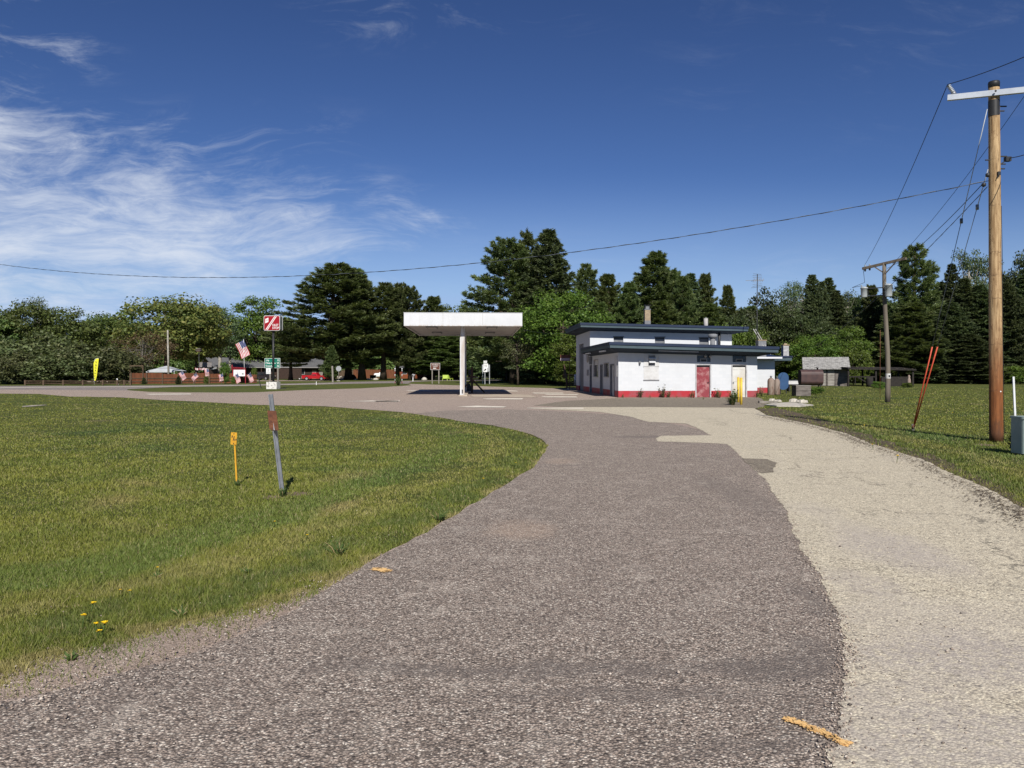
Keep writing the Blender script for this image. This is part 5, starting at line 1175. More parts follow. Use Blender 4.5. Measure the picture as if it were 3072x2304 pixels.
# ------------------------------------------------------------------ motel side of the highway
def railfence():
    r = thing('rail_fence', 'low split rail fence of grey brown wood beside the highway', 'fence', (0, 0, 0))
    pts = [P((q, 1155.5))[0] for q in (76, 131, 190, 249, 309, 352, 373, 392)]
    for x, y in pts:
        m = MB(); m.box(x - .09, x + .09, y - .09, y + .09, 0, .62, M_RAIL); m.build('post', r)
    for z in (.24, .50):
        for a, b in zip(pts, pts[1:]):
            m = MB(); m.bar((*a, z), (*b, z + random.uniform(-.03, .03)), .06, .075, M_RAIL); m.build('rail', r)
railfence()
fn = thing('board_fence', 'reddish brown board fence with rails along the motel garden', 'fence', (0, 0, 0))
xs_ = np.linspace(394, 770, 9); fy = lambda px: 98 + (px - 394) * .022
zz_ = [1.42, 1.45, 1.30, 1.42, 1.42, 1.30, 1.38, 1.2]
for i in range(8):
    a, b = (gx(xs_[i], fy(xs_[i])), fy(xs_[i])), (gx(xs_[i + 1], fy(xs_[i + 1])), fy(xs_[i + 1])); m = MB()
    for k in range(12):
        t0, t1 = k / 12, (k + .94) / 12; h = zz_[i] + random.uniform(-.02, .02)
        m.hexa([(a[0] + (b[0] - a[0]) * t, a[1] + (b[1] - a[1]) * t + o, z) for z in (.04, h) for t, o in ((t0, 0), (t1, 0), (t1, .04), (t0, .04))], M_FENCE)
    m.build('board_panel', fn)
    m = MB(); m.box(a[0] - .07, a[0] + .07, a[1] - .1, a[1] - .005, 0, zz_[i] + .05, M_RAIL); m.build('post', fn)
    m = MB()
    for z in (.35, .75): m.bar((a[0], a[1] - .06, z), (b[0], b[1] - .06, z), .05, .09, M_RAIL)
    m.build('rail', fn)
m = MB()
for px in (393, 432): m.box(gx(px, 99) - .05, gx(px, 99) + .05, 98.7, 98.8, 0, 2.32, M_RAIL)
m.box(gx(392, 99), gx(433, 99), 98.68, 98.82, 2.3, 2.42, M_RAIL)
for px, s in ((393, 1), (432, -1)): m.bar((gx(px, 99), 98.75, 1.95), (gx(px, 99) + s * .35, 98.75, 2.3), .05, .05, M_RAIL)
tag(m.build('garden_arbour'), 'plain timber arbour frame at the west end of the board fence', 'arbour')
tn = thing('canopy_tent', 'white two tier canopy tent behind the board fence', 'tent', (gx(500, 112), 112, 0))
m = MB(); a_, b_ = 2.05, .8
m.poly([(-a_, -a_, 1.72), (a_, -a_, 1.72), (a_, a_, 1.72), (-a_, a_, 1.72), (-b_, -b_, 2.12), (b_, -b_, 2.12), (b_, b_, 2.12), (-b_, b_, 2.12)], [(0, 1, 5, 4), (1, 2, 6, 5), (2, 3, 7, 6), (3, 0, 4, 7)], M_TENT)
m.box(-a_, a_, -a_, -a_ + .01, 1.5, 1.72, M_TENT); m.build('roof', tn)
m = MB(); c_ = .95; m.poly([(-c_, -c_, 2.15), (c_, -c_, 2.15), (c_, c_, 2.15), (-c_, c_, 2.15), (0, 0, 2.45)], [(0, 1, 4), (1, 2, 4), (2, 3, 4), (3, 0, 4)], M_TENT); m.build('top_vent', tn)
for x in (-1.95, 1.95):
    for y in (-1.95, 1.95): m = MB(); m.bar((x, y, 0), (x, y, 1.75), .07, .07, M_SIGNW); m.build('leg', tn)
m = MB(); d = 108; m.tube([(gx(506, d), d, 0), (gx(503, d), d, gz(990, d))], [.16, .11], M_PALEBARK, 8); tag(m.build('bare_pole'), 'tall bare silvery pole rising beside the white tent', 'pole')
bl = thing('bird_house_pole', 'thin dark pole with a small tiered bird house before the motel gable', 'bird house', (gx(597, 118), 118, 0))
m = MB(); m.tube([(0, 0, 0), (0, 0, gz(1056, 118))], .06, M_BLACK, 6); m.build('pole', bl)
m = MB(); z = gz(1056, 118); m.box(-.28, .28, -.28, .28, z, z + .25, M_BROWN); m.box(-.4, .4, -.4, .4, z + .25, z + .31, M_POSTW); m.box(-.22, .22, -.22, .22, z + .31, z + .5, M_BROWN); m.box(-.36, .36, -.36, .36, z + .5, z + .56, M_POSTW); m.build('house', bl)
# feather banner
bn = thing('feather_banner', 'tall yellow feather banner reading VACANCY by the rail fence', 'banner', (gx(283, 94), 94, 0))
sc_ = 94 / F
m = MB(); m.tube([(0, 0, 0), (-.02, 0, 1.2), (-.06, 0, 2.6), (.1, 0, 3.15), (.5, 0, 3.24)], .025, M_SIGNW, 6); m.build('pole', bn)
m = MB(); m.flat([(-.0, .42), (.16, .55), (.30, 1.1), (.42, 2.2), (.54, 3.2), (.30, 3.22), (.05, 3.02), (-.10, 2.6), (-.08, 1.6)], fp(.02, -.03, 0), M_BANY)
for i, ch in enumerate('VACANCY'): m.text(ch, .40 - .012 * i, fp(.24 - .026 * i, -.036, 2.72 - .335 * i), M_BLACK, .95)
m.build('banner_cloth', bn)
m = MB(); d = 92; m.bar((gx(355, d), d, 0), (gx(351, d), d, .80), .1, .05, M_SIGNW, (0, 1, 0)); tag(m.build('marker_stake'), 'white leaning stake in front of the rail fence', 'stake')
# the motel
MR = R(35); mo = thing('motel', 'long low dark motel building with a grey gabled roof behind the flags', 'building', (gx(655, 160), 160, 0), MR)
L_, D_ = 23.5, 12
m = MB(); m.box(0, L_, 0, .25, 0, 2.55, M_MOTW); m.box(0, .25, .25, D_, 0, 2.55, M_MOTW); m.box(L_ - .25, L_, .25, D_, 0, 2.55, M_MOTW); m.box(.25, L_ - .25, D_ - .25, D_, 0, 2.55, M_MOTW)
m.poly([(0, 0, 2.55), (0, D_, 2.55), (0, D_ / 2, 4.35), (.25, 0, 2.55), (.25, D_, 2.55), (.25, D_ / 2, 4.35)], [(0, 2, 1), (3, 4, 5), (0, 3, 5, 2), (1, 2, 5, 4)], M_MOTW); m.build('wall', mo)
m = MB()
for s in (0, 1):
    y0, y1 = (-1.0, D_ / 2) if s == 0 else (D_ + 1.0, D_ / 2)
    m.poly([(-1.2, y0, 2.42), (L_ + 1, y0, 2.42), (L_ + 1, y1, 4.55), (-1.2, y1, 4.55), (-1.2, y0, 2.57), (L_ + 1, y0, 2.57), (L_ + 1, y1, 4.70), (-1.2, y1, 4.70)], [(0, 3, 2, 1), (4, 5, 6, 7), (0, 1, 5, 4), (2, 3, 7, 6), (3, 0, 4, 7), (1, 2, 6, 5)], M_MROOF)
m.box(-1.22, L_ + 1, -1.04, -1.0, 2.45, 2.55, M_SOFFIT); m.build('roof', mo)
for x in (4, 9.5, 13, 17): m = MB(); m.box(x, x + 1.5, -.04, -.003, .95, 2.05, M_FRAME); w = m.build('window', mo); m = MB(); m.box(x + .1, x + .72, -.06, -.041, 1.05, 1.95, M_DARKGLASS); m.box(x + .78, x + 1.4, -.06, -.041, 1.05, 1.95, M_DARKGLASS); m.build('pane', w)
for x in (7, 15.5, 20.2, 21.8): m = MB(); m.box(x, x + .95, -.04, -.003, 0, 2.05, M_POSTW); m.build('door', mo)
for x in (2, 8.6, 16.6, 22.9): m = MB(); m.box(x, x + .14, -.9, -.76, 0, 2.42, M_BROWN); m.build('porch_post', mo)
gf = MB()
for i, z_, h_, mt_ in [q for k in range(6) for q in ((k, 0, .095, M_MOTW), (k, -.095, .035, M_FLAGW))]: gf.poly([(0, 0, z_ - i * .13), (2.0, 0, z_ - i * .13), (2.0, 0, z_ - i * .13 - h_), (0, 0, z_ - i * .13 - h_)], [(3, 2, 1, 0)], mt_)
go_ = tag(gf.build('striped_banner', loc=(gx(597, 121), 121, gz(1086, 121))), 'large dark and white striped cloth hanging at the motel gable', 'banner')
m = MB(); pts = [(gx(585, 120), 119, gz(1105, 120)), (gx(602, 120), 119, gz(1103, 120)), (gx(622, 120), 119, gz(1104.5, 120))]
for i in range(24):
    t = i / 24; x0 = gx(585 + 37 * t, 119); x1 = gx(585 + 37 * (t + 1 / 24), 119); z0 = gz(1103 + 2 * abs(math.sin(t * 9)), 119)
    m.poly([(x0, 119, z0 - .3), (x1, 119, z0 - .3), (x1, 119, z0), (x0, 119, z0)], [(0, 1, 2, 3)], M_FLAGW if i % 3 else M_FLAGR)
tag(m.build('fabric_bunting'), 'pale red and white bunting strip below the striped gable cloth', 'bunting')
m = MB(); m.poly([(gx(632, 122), 122, gz(1107, 122)), (gx(657, 122), 121, gz(1103.4, 122)), (gx(657, 122), 121, gz(1105.2, 122)), (gx(632, 122), 122, gz(1109.5, 122)), (gx(632, 122), 124, gz(1107, 122)), (gx(657, 122), 124, gz(1103.4, 122))], [(3, 2, 1, 0), (0, 1, 5, 4)], M_TENT)
tag(m.build('awning'), 'narrow white sloping awning under the motel eave', 'awning')
# flags
flag(547, 1112, 96, 1.15, .62, R(52), 'striped flag slanting down beside the white tent', 1)
flag(588, 1119, 96.5, -1.05, .55, R(-38), 'striped flag blown toward the tent, in front of the thin bird house pole', 2)
flag(626, 1107, 97, .95, .55, R(78), 'striped flag hanging nearly straight below the striped gable cloth', 3)
flag(668, 1121, 97, .95, .55, R(74), 'narrow hanging striped flag under the small leafy tree', 4)
flag(713, 1121, 97.5, 1.2, .62, R(58), 'striped flag overlapping the white advertising board', 5)
flag(751, 1119, 98, 1.25, .55, R(56), 'striped flag slanting down next to the parked dark car', 6)
tf = thing('flagpole', 'tall thin pole flying a big striped flag before the motel roof', 'flagpole', (gx(734, 110), 110, 0))
m = MB(); m.tube([(0, 0, 0), (-.15, 0, gz(1018, 110))], .03, M_SIGNW, 6); m.build('pole', tf)
o = flag_mesh(2.6, 1.35, R(62), .08, .12, 9).build('flag', tf); o.location = (-.15, 0, gz(1020, 110))
# advertising board with red truss
ad = thing('advertising_board', 'white board with faint printing hanging under a red lattice arm', 'sign', (gx(718, 104), 104, 0))
m = MB(); m.box(-.78, .78, -.03, .03, gz(1128.5, 104), gz(1109.5, 104), M_SIGNW)
for i in range(5): m.box(-.55 + .05 * i, .1 + .1 * (i % 3), -.034, -.03, gz(1113 + 2.6 * i, 104), gz(1112.2 + 2.6 * i, 104), M_TENT)
m.box(-.6, -.4, -.034, -.03, gz(1126, 104), gz(1123, 104), M_SIGNBACK); m.box(.35, .6, -.034, -.03, gz(1124, 104), gz(1119, 104), M_SIGNBACK); m.build('board', ad)
m = MB(); zt, zb = gz(1102, 104), gz(1108, 104)
m.bar((-1.1, 0, zt + .03), (.85, 0, zb + .18), .06, .06, M_LATT); m.bar((-1.1, 0, zb), (.85, 0, zb), .06, .06, M_LATT)
for i in range(9):
    a = -1.1 + i * .217; f = zt + .03 + (zb + .18 - zt - .03) * i / 9; f2 = zt + .03 + (zb + .18 - zt - .03) * (i + 1) / 9
    m.bar((a, 0, zb), (a + .108, 0, f), .04, .04, M_LATT); m.bar((a + .108, 0, f), (a + .217, 0, zb), .04, .04, M_LATT)
m.bar((-1.0, 0, zt), (-.95, 0, zt + .35), .12, .1, M_LATT); m.build('truss', ad)
for x in (-.9, .82): m = MB(); m.bar((x, .05, 0), (x, .05, zb), .09, .09, M_LATT); m.build('post', ad)
def smalltree(px, top, d, w, lb, k='shrub1'): return tree(k, px, top, d, w, lb, 'shrub', 'garden shrubs at the motel fence', 'shrub')
smalltree(675, 1085, 100, 26, 'small leafy tree in front of the motel eave', 'bright'); smalltree(432, 1132, 97, 12, 'narrow dark shrub growing through the board fence by the arbour', 'spruce2'); smalltree(535, 1128, 97, 14, 'narrow dark conifer at the board fence below the white tent', 'spruce2')
smalltree(618, 1125, 97, 12, 'dark climbing shrub at the fence between two flags', 'shrub1'); smalltree(762, 1100, 108, 14, 'slim shrub beside the big flagpole', 'shrub1'); smalltree(700, 1128, 97.5, 12, 'little shrub at the fence foot under the white board', 'shrub1')
smalltree(488, 1116, 101, 20, 'reddish shrub peeping over the fence before the tent', 'rusty')
# ------------------------------------------------------------------ vehicles
def vehicle(nm, lb, cat, loc, rz, prof, glassz, width, wheels, paint_, extra):
    r = thing(nm, lb, cat, loc, rz)
    m = MB(); n = len(prof); W2 = width / 2
    inn = lambda z: W2 * (.80 if z > glassz[0] + .3 else (.99 if z > .5 else .95))
    A = [(x, -inn(z), z) for x, z in prof]; B = [(x, inn(z), z) for x, z in prof]
    m.poly(A + B, [tuple(range(n)), tuple(reversed(range(n, 2 * n)))] + [(i, n + i, n + (i + 1) % n, (i + 1) % n) for i in range(n)], paint_); m.build('body', r)
    for x, wr in wheels:
        for s in (-1, 1):
            m = MB(); y = s * (W2 - .10); m.lathe([(wr * .6, -.12), (wr, -.11), (wr, .11), (wr * .6, .12)], M_TYRE, (x, y, wr), 18, 'y'); w = m.build('wheel', r)
            m = MB(); m.lathe([(wr * .58, -.128), (wr * .5, -.11), (wr * .5, .11), (wr * .58, .128)], M_RIM, (x, y, wr), 14, 'y'); m.build('rim', w)
    extra(r, W2); return r
def tr_x(r, w):
    y = w * .81 + .012
    for s in (-1, 1):
        m = MB(); m.poly([(-.42, s * (w + .012), 1.10), (.55, s * (w + .012), 1.10), (.30, s * y, 1.56), (-.28, s * y, 1.56)], [(0, 1, 2, 3) if s < 0 else (3, 2, 1, 0)], M_DARKGLASS); m.build('side_window', r)
    m = MB(); m.box(-.56, -.5, -w * .75, w * .75, 1.12, 1.55, M_DARKGLASS); m.build('rear_window', r)
    m = MB(); m.box(-2.72, -2.60, -w * .95, w * .95, .48, .66, M_RIM); m.build('bumper', r)
    for s in (-1, 1): m = MB(); m.box(-2.63, -2.58, s * w * .9 - .06, s * w * .9 + .06, .82, 1.0, M_LAMP); m.build('tail_light', r)
    for s in (-1, 1): m = MB(); m.box(2.5, 2.56, s * w * .75 - .1, s * w * .75 + .1, .75, .92, M_LAMP); m.build('headlight', r)
    m = MB(); m.bar((-2.7, 0, .5), (-3.3, 0, .45), .1, .1, M_BLACK); m.bar((-3.3, -.5, .4), (-3.3, .5, .4), .12, .2, M_SIGNW); m.build('tow_hitch', r)
vehicle('pickup_truck', 'red pickup truck half hidden by the low bushy pine at the motel', 'pickup truck', (gx(946, 137), 137, 0), R(-6),
        [(-2.6, .45), (2.5, .42), (2.56, .85), (2.2, 1.05), (.85, 1.10), (.38, 1.70), (-.36, 1.72), (-.52, 1.12), (-.58, .98), (-.60, 1.12), (-2.58, 1.12), (-2.62, .7)], (1.1, 1.6), 1.9, [(-1.55, .42), (1.65, .42)], M_CARR, tr_x).scale = (.85, .85, .85)
def suv_x(r, w):
    for s in (-1, 1):
        y0, y1 = s * (w + .012), s * (w * .81 + .012)
        for q in ([(-1.85, 1.0), (-.95, 1.0), (-.95, 1.46), (-1.6, 1.46)], [(-.87, 1.0), (.1, 1.0), (.1, 1.48), (-.87, 1.48)], [(.18, 1.0), (1.15, 1.0), (.62, 1.46), (.18, 1.48)]):
            m = MB(); m.poly([(x, y0 if z < 1.2 else y1, z) for x, z in q], [(0, 1, 2, 3) if s < 0 else (3, 2, 1, 0)], M_DARKGLASS); m.build('side_window', r)
    m = MB(); m.poly([(1.32, -w * .85, 1.03), (1.32, w * .85, 1.03), (.80, w * .72, 1.50), (.80, -w * .72, 1.50)], [(0, 1, 2, 3)], M_DARKGLASS); m.build('windscreen', r)
    for s in (-1, 1): m = MB(); m.box(2.28, 2.34, s * w * .75 - .12, s * w * .75 + .12, .68, .84, M_LAMP); m.build('headlight', r)
    m = MB(); m.box(2.3, 2.4, -w * .9, w * .9, .35, .55, M_BLACK); m.build('bumper', r)
vehicle('parked_car', 'dark parked car at the motel beside the green road sign', 'car', (gx(789, 142), 142, 0), R(-24),
        [(-2.2, .35), (2.3, .33), (2.35, .75), (2.15, .92), (1.3, 1.02), (.72, 1.52), (.3, 1.58), (-1.6, 1.56), (-2.1, 1.05), (-2.28, .8)], (1.0, 1.5), 1.85, [(-1.4, .36), (1.5, .36)], M_CARD, suv_x)
# ------------------------------------------------------------------ under the pines
cb = thing('cabin', 'red brown wooden cabin under the pines past the mailbox', 'building', (gx(1190, 180), 180, 0), 0)
m = MB(); m.box(0, 8.6, 0, 5, 0, 2.3, M_CABIN); m.build('wall', cb)
m = MB(); m.poly([(-.5, -.6, 2.25), (9.1, -.6, 2.25), (9.1, 2.5, 3.5), (-.5, 2.5, 3.5), (-.5, 5.6, 2.25), (9.1, 5.6, 2.25)], [(0, 1, 2, 3), (3, 2, 5, 4)], M_MROOF); m.build('roof', cb)
for x in (1.2, 5.6): m = MB(); m.box(x, x + 1.2, -.05, 0, 1.0, 1.9, M_FRAME); w = m.build('window', cb); m = MB(); m.box(x + .1, x + 1.1, -.07, -.05, 1.1, 1.8, M_DARKGLASS); m.build('pane', w)
m = MB(); m.box(3.4, 4.4, -.05, 0, 0, 2.0, M_BROWN); m.build('door', cb)
def fence2(px0, px1, d, h, lb, mat, nm='board_fence'):
    m = MB(); n = int((px1 - px0) / 2.2)
    for i in range(n):
        a, b = gx(px0 + (px1 - px0) * i / n, d), gx(px0 + (px1 - px0) * (i + .92) / n, d); m.box(a, b, d, d + .05, .05, h + random.uniform(-.04, .04), mat)
    m.bar((gx(px0, d), d + .08, .5), (gx(px1, d), d + .08, .5), .08, .1, mat); return tag(m.build(nm), lb, 'fence')
fence2(1018, 1060, 178, 1.9, 'pale brown board fence behind the stacked firewood', M_RAIL)
fence2(1060, 1196, 179, 2.1, 'orange brown board fence under the pines behind the white gas tank', M_FENCE)
fence2(830, 905, 166, 2.3, 'dark board wall beside the red pickup', M_MOTW)
wp = thing('firewood_stack', 'stack of split firewood beside the stop sign', 'firewood stack', (gx(1033, 170), 170, 0))
for i in range(22):
    m = MB(); x = -1.6 + .3 * (i % 11) + .1 * (i // 11); z = .18 + .3 * (i // 11); m.tube([(x, -.3, z), (x + .05, .3, z)], .14, M_RUBBLE if i % 3 else M_RAIL, 7); m.build('log', wp)
gt = thing('gas_tank', 'white horizontal gas tank on low feet under the pines', 'gas tank', (gx(1139, 174), 174, 0))
m = MB(); m.lathe([(.02, -1.35), (.3, -1.28), (.5, -1.05), (.5, 1.05), (.3, 1.28), (.02, 1.35)], M_GASW, (0, 0, .78), 18, 'x'); m.lathe([(.14, 0), (.14, .2)], M_GASW, (0, 0, 1.25), 10); m.build('tank', gt)
for x in (-.8, .8): m = MB(); m.box(x - .1, x + .1, -.3, .3, 0, .34, M_SLAB); m.build('foot', gt)
for px, top, h, w in ((1048, 0, 6, .42), (1083, 0, 6, .5), (1095, 0, 6, .38), (1157, 0, 6, .5), (1198, 0, 6, .45)):
    pass
m = MB(); m.lathe([(.9, 0), (.95, .5), (.6, .95), (.15, 1.05)], M_DKWOOD, (0, 0, 0), 12); tag(m.build('covered_heap', loc=(gx(1055, 150), 150, 0)), 'dark rounded heap at the foot of a pine by the firewood', 'heap')
m = MB(); m.box(-.55, .55, -.4, .4, .25, .85, M_BLACK); m.box(-.6, .6, -.45, .45, .85, .92, M_BLACK)
for x in (-.45, .45): m.box(x - .04, x + .04, -.3, .3, 0, .25, M_BLACK)
tag(m.build('black_grill', loc=(gx(1119, 155), 155, 0)), 'black boxy grill in front of the white gas tank', 'grill')
for px, d, s, lb in ((1091, 152, 1.0, 'small white garden figure between two pine trunks'), (1076, 158, 1.0, 'white and red garden figure hanging beside the orange fence')):
    m = MB(); m.lathe([(.16, 0), (.2, .25), (.13, .6), (.17, .8), (.12, .98), (.03, 1.1)], M_SIGNW, (0, 0, 0 if px == 1091 else 1.0), 10); tag(m.build('garden_figure', loc=(gx(px, d), d, 0)), lb, 'garden figure')
for i, (px, w, h) in enumerate(((1022, 1.6, .35), (1068, .9, .3), (1106, 1.5, .35), (1127, 1.1, .4), (1155, .7, .25))):
    m = MB(); n = 10; rs = random.Random(i); m.lathe([(w * .5, 0), (w * .55, h * .4), (w * .35, h * .85), (w * .1, h)], M_RUBBLE, (0, 0, 0), n)
    o = m.build('border_stone', loc=(gx(px, 146), 146, 0)); tag(o, 'pale border stone at the foot of the pines along the side road', 'stone', 'pale stones under the pines')
for px, lb in ((1185, 'red and white striped driveway stake, western one of the pair in tall grass'), (1206, 'red and white striped driveway stake, eastern one of the pair in tall grass')):
    m = MB(); d = 101
    for k in range(6): m.tube([(0, 0, .32 * k), (0, 0, .32 * (k + 1))], .035, M_SIGNW if k % 2 else M_LATT, 6)
    m.lathe([(.07, 1.9), (.07, 2.05)], M_SIGNW, (0, 0, 0), 8); tag(m.build('driveway_stake', loc=(gx(px, d), d, 0)), lb, 'stake')
ws = thing('blue_sign', 'small blue square sign on a pole before the red cabin', 'sign', (gx(1243, 150), 150, 0)); m = MB(); m.bar((0, 0, 0), (0, 0, 1.6), .06, .06, M_POSTW); m.build('post', ws)
m = MB(); m.box(-.28, .28, -.06, -.03, 1.55, 2.15, paint('sign_blue', (.10, .18, .46), None, 2)); m.build('sign_panel', ws)
wf = MB()
for j in range(7):
    for i in range(12):
        f = lambda u, v: (u * 2.1, 0, -v * 1.25 + .16 * math.sin(u * 8) - .35 * u)
        if j % 2 == 0: wf.poly([f(i / 12, (j + 1) / 7), f((i + 1) / 12, (j + 1) / 7), f((i + 1) / 12, j / 7), f(i / 12, j / 7)], [(0, 1, 2, 3)], M_SIGNW)
        else: wf.poly([f(i / 12, (j + 1) / 7), f((i + 1) / 12, (j + 1) / 7), f((i + 1) / 12, j / 7), f(i / 12, j / 7)], [(0, 1, 2, 3)], M_DKWOOD)
tag(wf.build('wavy_flag', loc=(gx(1255, 152), 152, gz(1103, 152))), 'dark wavy flag with thin pale stripes between mailbox and brown sign', 'flag')
ch = thing('lime_chair', 'lime yellow garden chair on the lawn past the brown sign', 'chair', (gx(1336, 140), 140, 0))
m = MB(); m.box(-.5, .4, -.4, .4, .32, .4, M_LIME); m.build('seat', ch); m = MB(); m.poly([(-.5, .35, .4), (.4, .35, .4), (.45, .6, 1.0), (-.55, .6, 1.0), (-.5, .42, .4), (.4, .42, .4), (.45, .67, 1.0), (-.55, .67, 1.0)], [(0, 1, 2, 3), (7, 6, 5, 4), (0, 4, 5, 1), (2, 6, 7, 3), (0, 3, 7, 4), (1, 5, 6, 2)], M_LIME); m.build('backrest', ch)
for x in (-.5, .32):
    for y in (-.4, .3): m = MB(); m.box(x, x + .09, y, y + .09, 0, .32, M_LIME); m.build('leg', ch)
dc = dup(ch, (gx(1350, 141), 141, 0), R(60), 'lime yellow garden chair turned sideways beside the other lime one')
for o_ in (ch, dc): o_['group'] = 'lime garden chairs'
m = MB(); m.lathe([(.5, 0), (.55, .2), (.3, .5), (.05, .58)], M_RUBBLE, (0, 0, 0), 9); tag(m.build('pale_boulder', loc=(gx(1273, 142), 142, 0)), 'pale rounded boulder on the lawn by the wavy flag', 'boulder')
# low items between the roads
m = MB(); d = 75; m.bar((gx(783, d), d, 0), (gx(775, d), d, 1.05), .07, .07, M_BLACK, (0, 1, 0)); tag(m.build('leaning_post'), 'thin dark post leaning over near the pylon base', 'post')
m = MB(); d = 117; m.bar((gx(999, d), d, 0), (gx(997, d), d, gz(1098, d)), .24, .2, M_POSTW, (0, 1, 0)); tag(m.build('bare_post'), 'thick bare grey wooden post near the stop sign back', 'post')
m = MB(); d = 92; m.bar((gx(949, d), d, 0), (gx(949, d), d, .42), .06, .04, M_SIGNW, (0, 1, 0)); tag(m.build('marker_stake'), 'tiny white stake in the grass strip east of the pylon sign', 'stake')
# ------------------------------------------------------------------ east side: tanks, shed, lean-to
def cyl(px, d, r_, h, lb):
    t = thing('gas_cylinder', lb, 'gas cylinder', (gx(px, d), d, 0), 0, 'gas cylinders by the annex')
    m = MB(); m.lathe([(r_ * .9, 0), (r_, .04), (r_, h * .82), (r_ * .8, h * .93), (r_ * .3, h)], M_CYL, (0, 0, 0), 18); m.build('body', t)
    m = MB(); m.lathe([(.05, h), (.05, h + .07), (.08, h + .07), (.08, h + .1), (.03, h + .14)], M_STEEL, (0, 0, 0), 10); m.build('valve', t)
cyl(2313, 52.5, .235, 1.18, 'rusty gas cylinder, wider and browner one against the annex wall'); cyl(2331, 53.2, .20, 1.12, 'grey gas cylinder with a pale shoulder next to the blue tank')
bt = thing('blue_tank', 'upright blue oval oil tank at the corner of the annex', 'oil tank', (gx(2350, 54.5), 54.5, 0), R(-19.5))
m = MB(); o = [(.36 * math.cos(R(a)), (.52 if a < 180 else -.0) + .36 * math.sin(R(a))) for a in range(0, 360, 15)]
m.prism([(x, z + .55 + .0) for x, z in o], fp(0, 0, .12), 1.5, M_TARP); m.build('tank', bt)
for x in (-.2, .2): m = MB(); m.box(x - .03, x + .03, .1, .16, 0, .45, M_BLACK); m.build('leg', bt)
bk = thing('brown_tank', 'brown horizontal oil tank on thin legs in front of the shed', 'oil tank', (gx(2432, 58), 58, 0), R(-3))
m = MB(); o = [(.42 * math.cos(R(a)), (.22 if a < 180 else -.22) + .38 * math.sin(R(a))) for a in range(0, 360, 15)]
m.prism(o, frame((-.82, 0, 1.16), (0, -1, 0), (0, 0, 1)), 1.64, M_TANKB); m.build('tank', bk)
for x in (-.65, .65):
    for y in (-.25, .25): m = MB(); m.bar((x, y, 0), (x, y, .62), .06, .06, M_BLACK); m.build('leg', bk)
m = MB(); m.lathe([(.06, 1.7), (.06, 1.86), (.09, 1.86), (.09, 1.92)], M_BLACK, (.5, 0, 0), 8); m.build('filler_cap', bk)
cr = thing('wooden_crate', 'weathered grey wooden box on the grass under the brown tank', 'crate', (gx(2403, 50.5), 50.5, 0), R(4))
m = MB(); m.box(-.48, .48, -.35, .35, 0, .66, M_SHEDW); m.build('box', cr)
m = MB()
for z in (.0, .34): m.box(-.5, .5, -.372, -.352, z + .02, z + .31, M_SHEDW)
m.build('front_board', cr); m = MB(); m.box(-.51, .51, -.38, .38, .665, .70, M_SHEDD); m.build('lid', cr)
m = MB(); d = 62; m.box(gx(2366, d), gx(2398, d), d, d + .9, .58, .86, M_WHITE2); m.box(gx(2366, d) - .03, gx(2398, d) + .03, d - .03, d + .93, .865, .9, M_CBLOCK)
for px in (2370, 2393): m.box(gx(px, d) - .05, gx(px, d) + .05, d + .1, d + .6, 0, .58, M_BLACK)
tag(m.build('white_bench'), 'low white bench shaped chest between the blue and brown tanks', 'chest')
for px, d, lb in ((2215, 39.6, 'yellow steel bollard nearer the white door handle'), (2223.5, 36.9, 'yellow steel bollard standing closer to the grass')):
    t = thing('bollard', lb, 'bollard', (gx(px, d), d, 0), 0, 'yellow bollards by the white door'); m = MB(); m.tube([(0, 0, 0), (0, 0, 1.28)], .062, M_BOLL, 14); m.build('tube', t); m = MB(); m.lathe([(.063, 1.28), (.045, 1.31), (.01, 1.32)], M_BOLL, (0, 0, 0), 14); m.build('cap', t)
rs = random.Random(4)
m = MB(); q = P((2292, 1216), (2330, 1211), (2380, 1209), (2440, 1217), (2400, 1221), (2330, 1220)); m.poly([(x, y, .05) for x, y in q] + [(x, y, 0) for x, y in q], [tuple(reversed(range(6)))] + [(i, (i + 1) % 6, 6 + (i + 1) % 6, 6 + i) for i in range(6)], M_RUBBLE); tag(m.build('broken_slab'), 'long broken pale concrete slab in the grass beyond the bollards', 'slab')
for i, (px, py, w) in enumerate(((2318, 1208.5, .22), (2327, 1209, .16), (2336, 1209.5, .18), (2375, 1209.5, .2), (2384, 1210, .25), (2394, 1211, .2), (2405, 1212, .24), (2415, 1212, .18))):
    x, y = gp(px, py); m = MB(); h = w * .7; pts = [(w * (.6 + .4 * rs.random()) * math.cos(R(a)), w * (.6 + .4 * rs.random()) * math.sin(R(a))) for a in range(0, 360, 60)]
    m.poly([(a, b, 0) for a, b in pts] + [(a * .7, b * .7, h * (.7 + .3 * rs.random())) for a, b in pts], [(5, 4, 3, 2, 1, 0), (6, 7, 8, 9, 10, 11)] + [(k, (k + 1) % 6, 6 + (k + 1) % 6, 6 + k) for k in range(6)], M_RUBBLE)
    tag(m.build('rubble_lump', loc=(x, y, .07)), 'pale lump of broken concrete on the slab past the bollards', 'rubble', 'rubble lumps on the broken slab')
x, y = gp(2303, 1210); m = MB(); m.box(-.45, .45, -.12, .12, 0, .1, M_POSTW); tag(m.build('timber_plank', loc=(x, y, .02)), 'short thick timber plank beside the broken slab', 'plank')
sh = thing('shed', 'weathered grey wooden shed with a patchy shingle roof', 'shed', (gx(2415, 86), 86, 0), R(-19))
m = MB()
for i in range(14): m.box(0, .45, -.02 - .004 * (i % 2), .1, .14 * i, .14 * i + .13, M_DKWOOD)
for i in range(14): m.box(3.15, 4.35, -.02 - .004 * (i % 2), .1, .14 * i, .14 * i + .13, M_SHEDW)
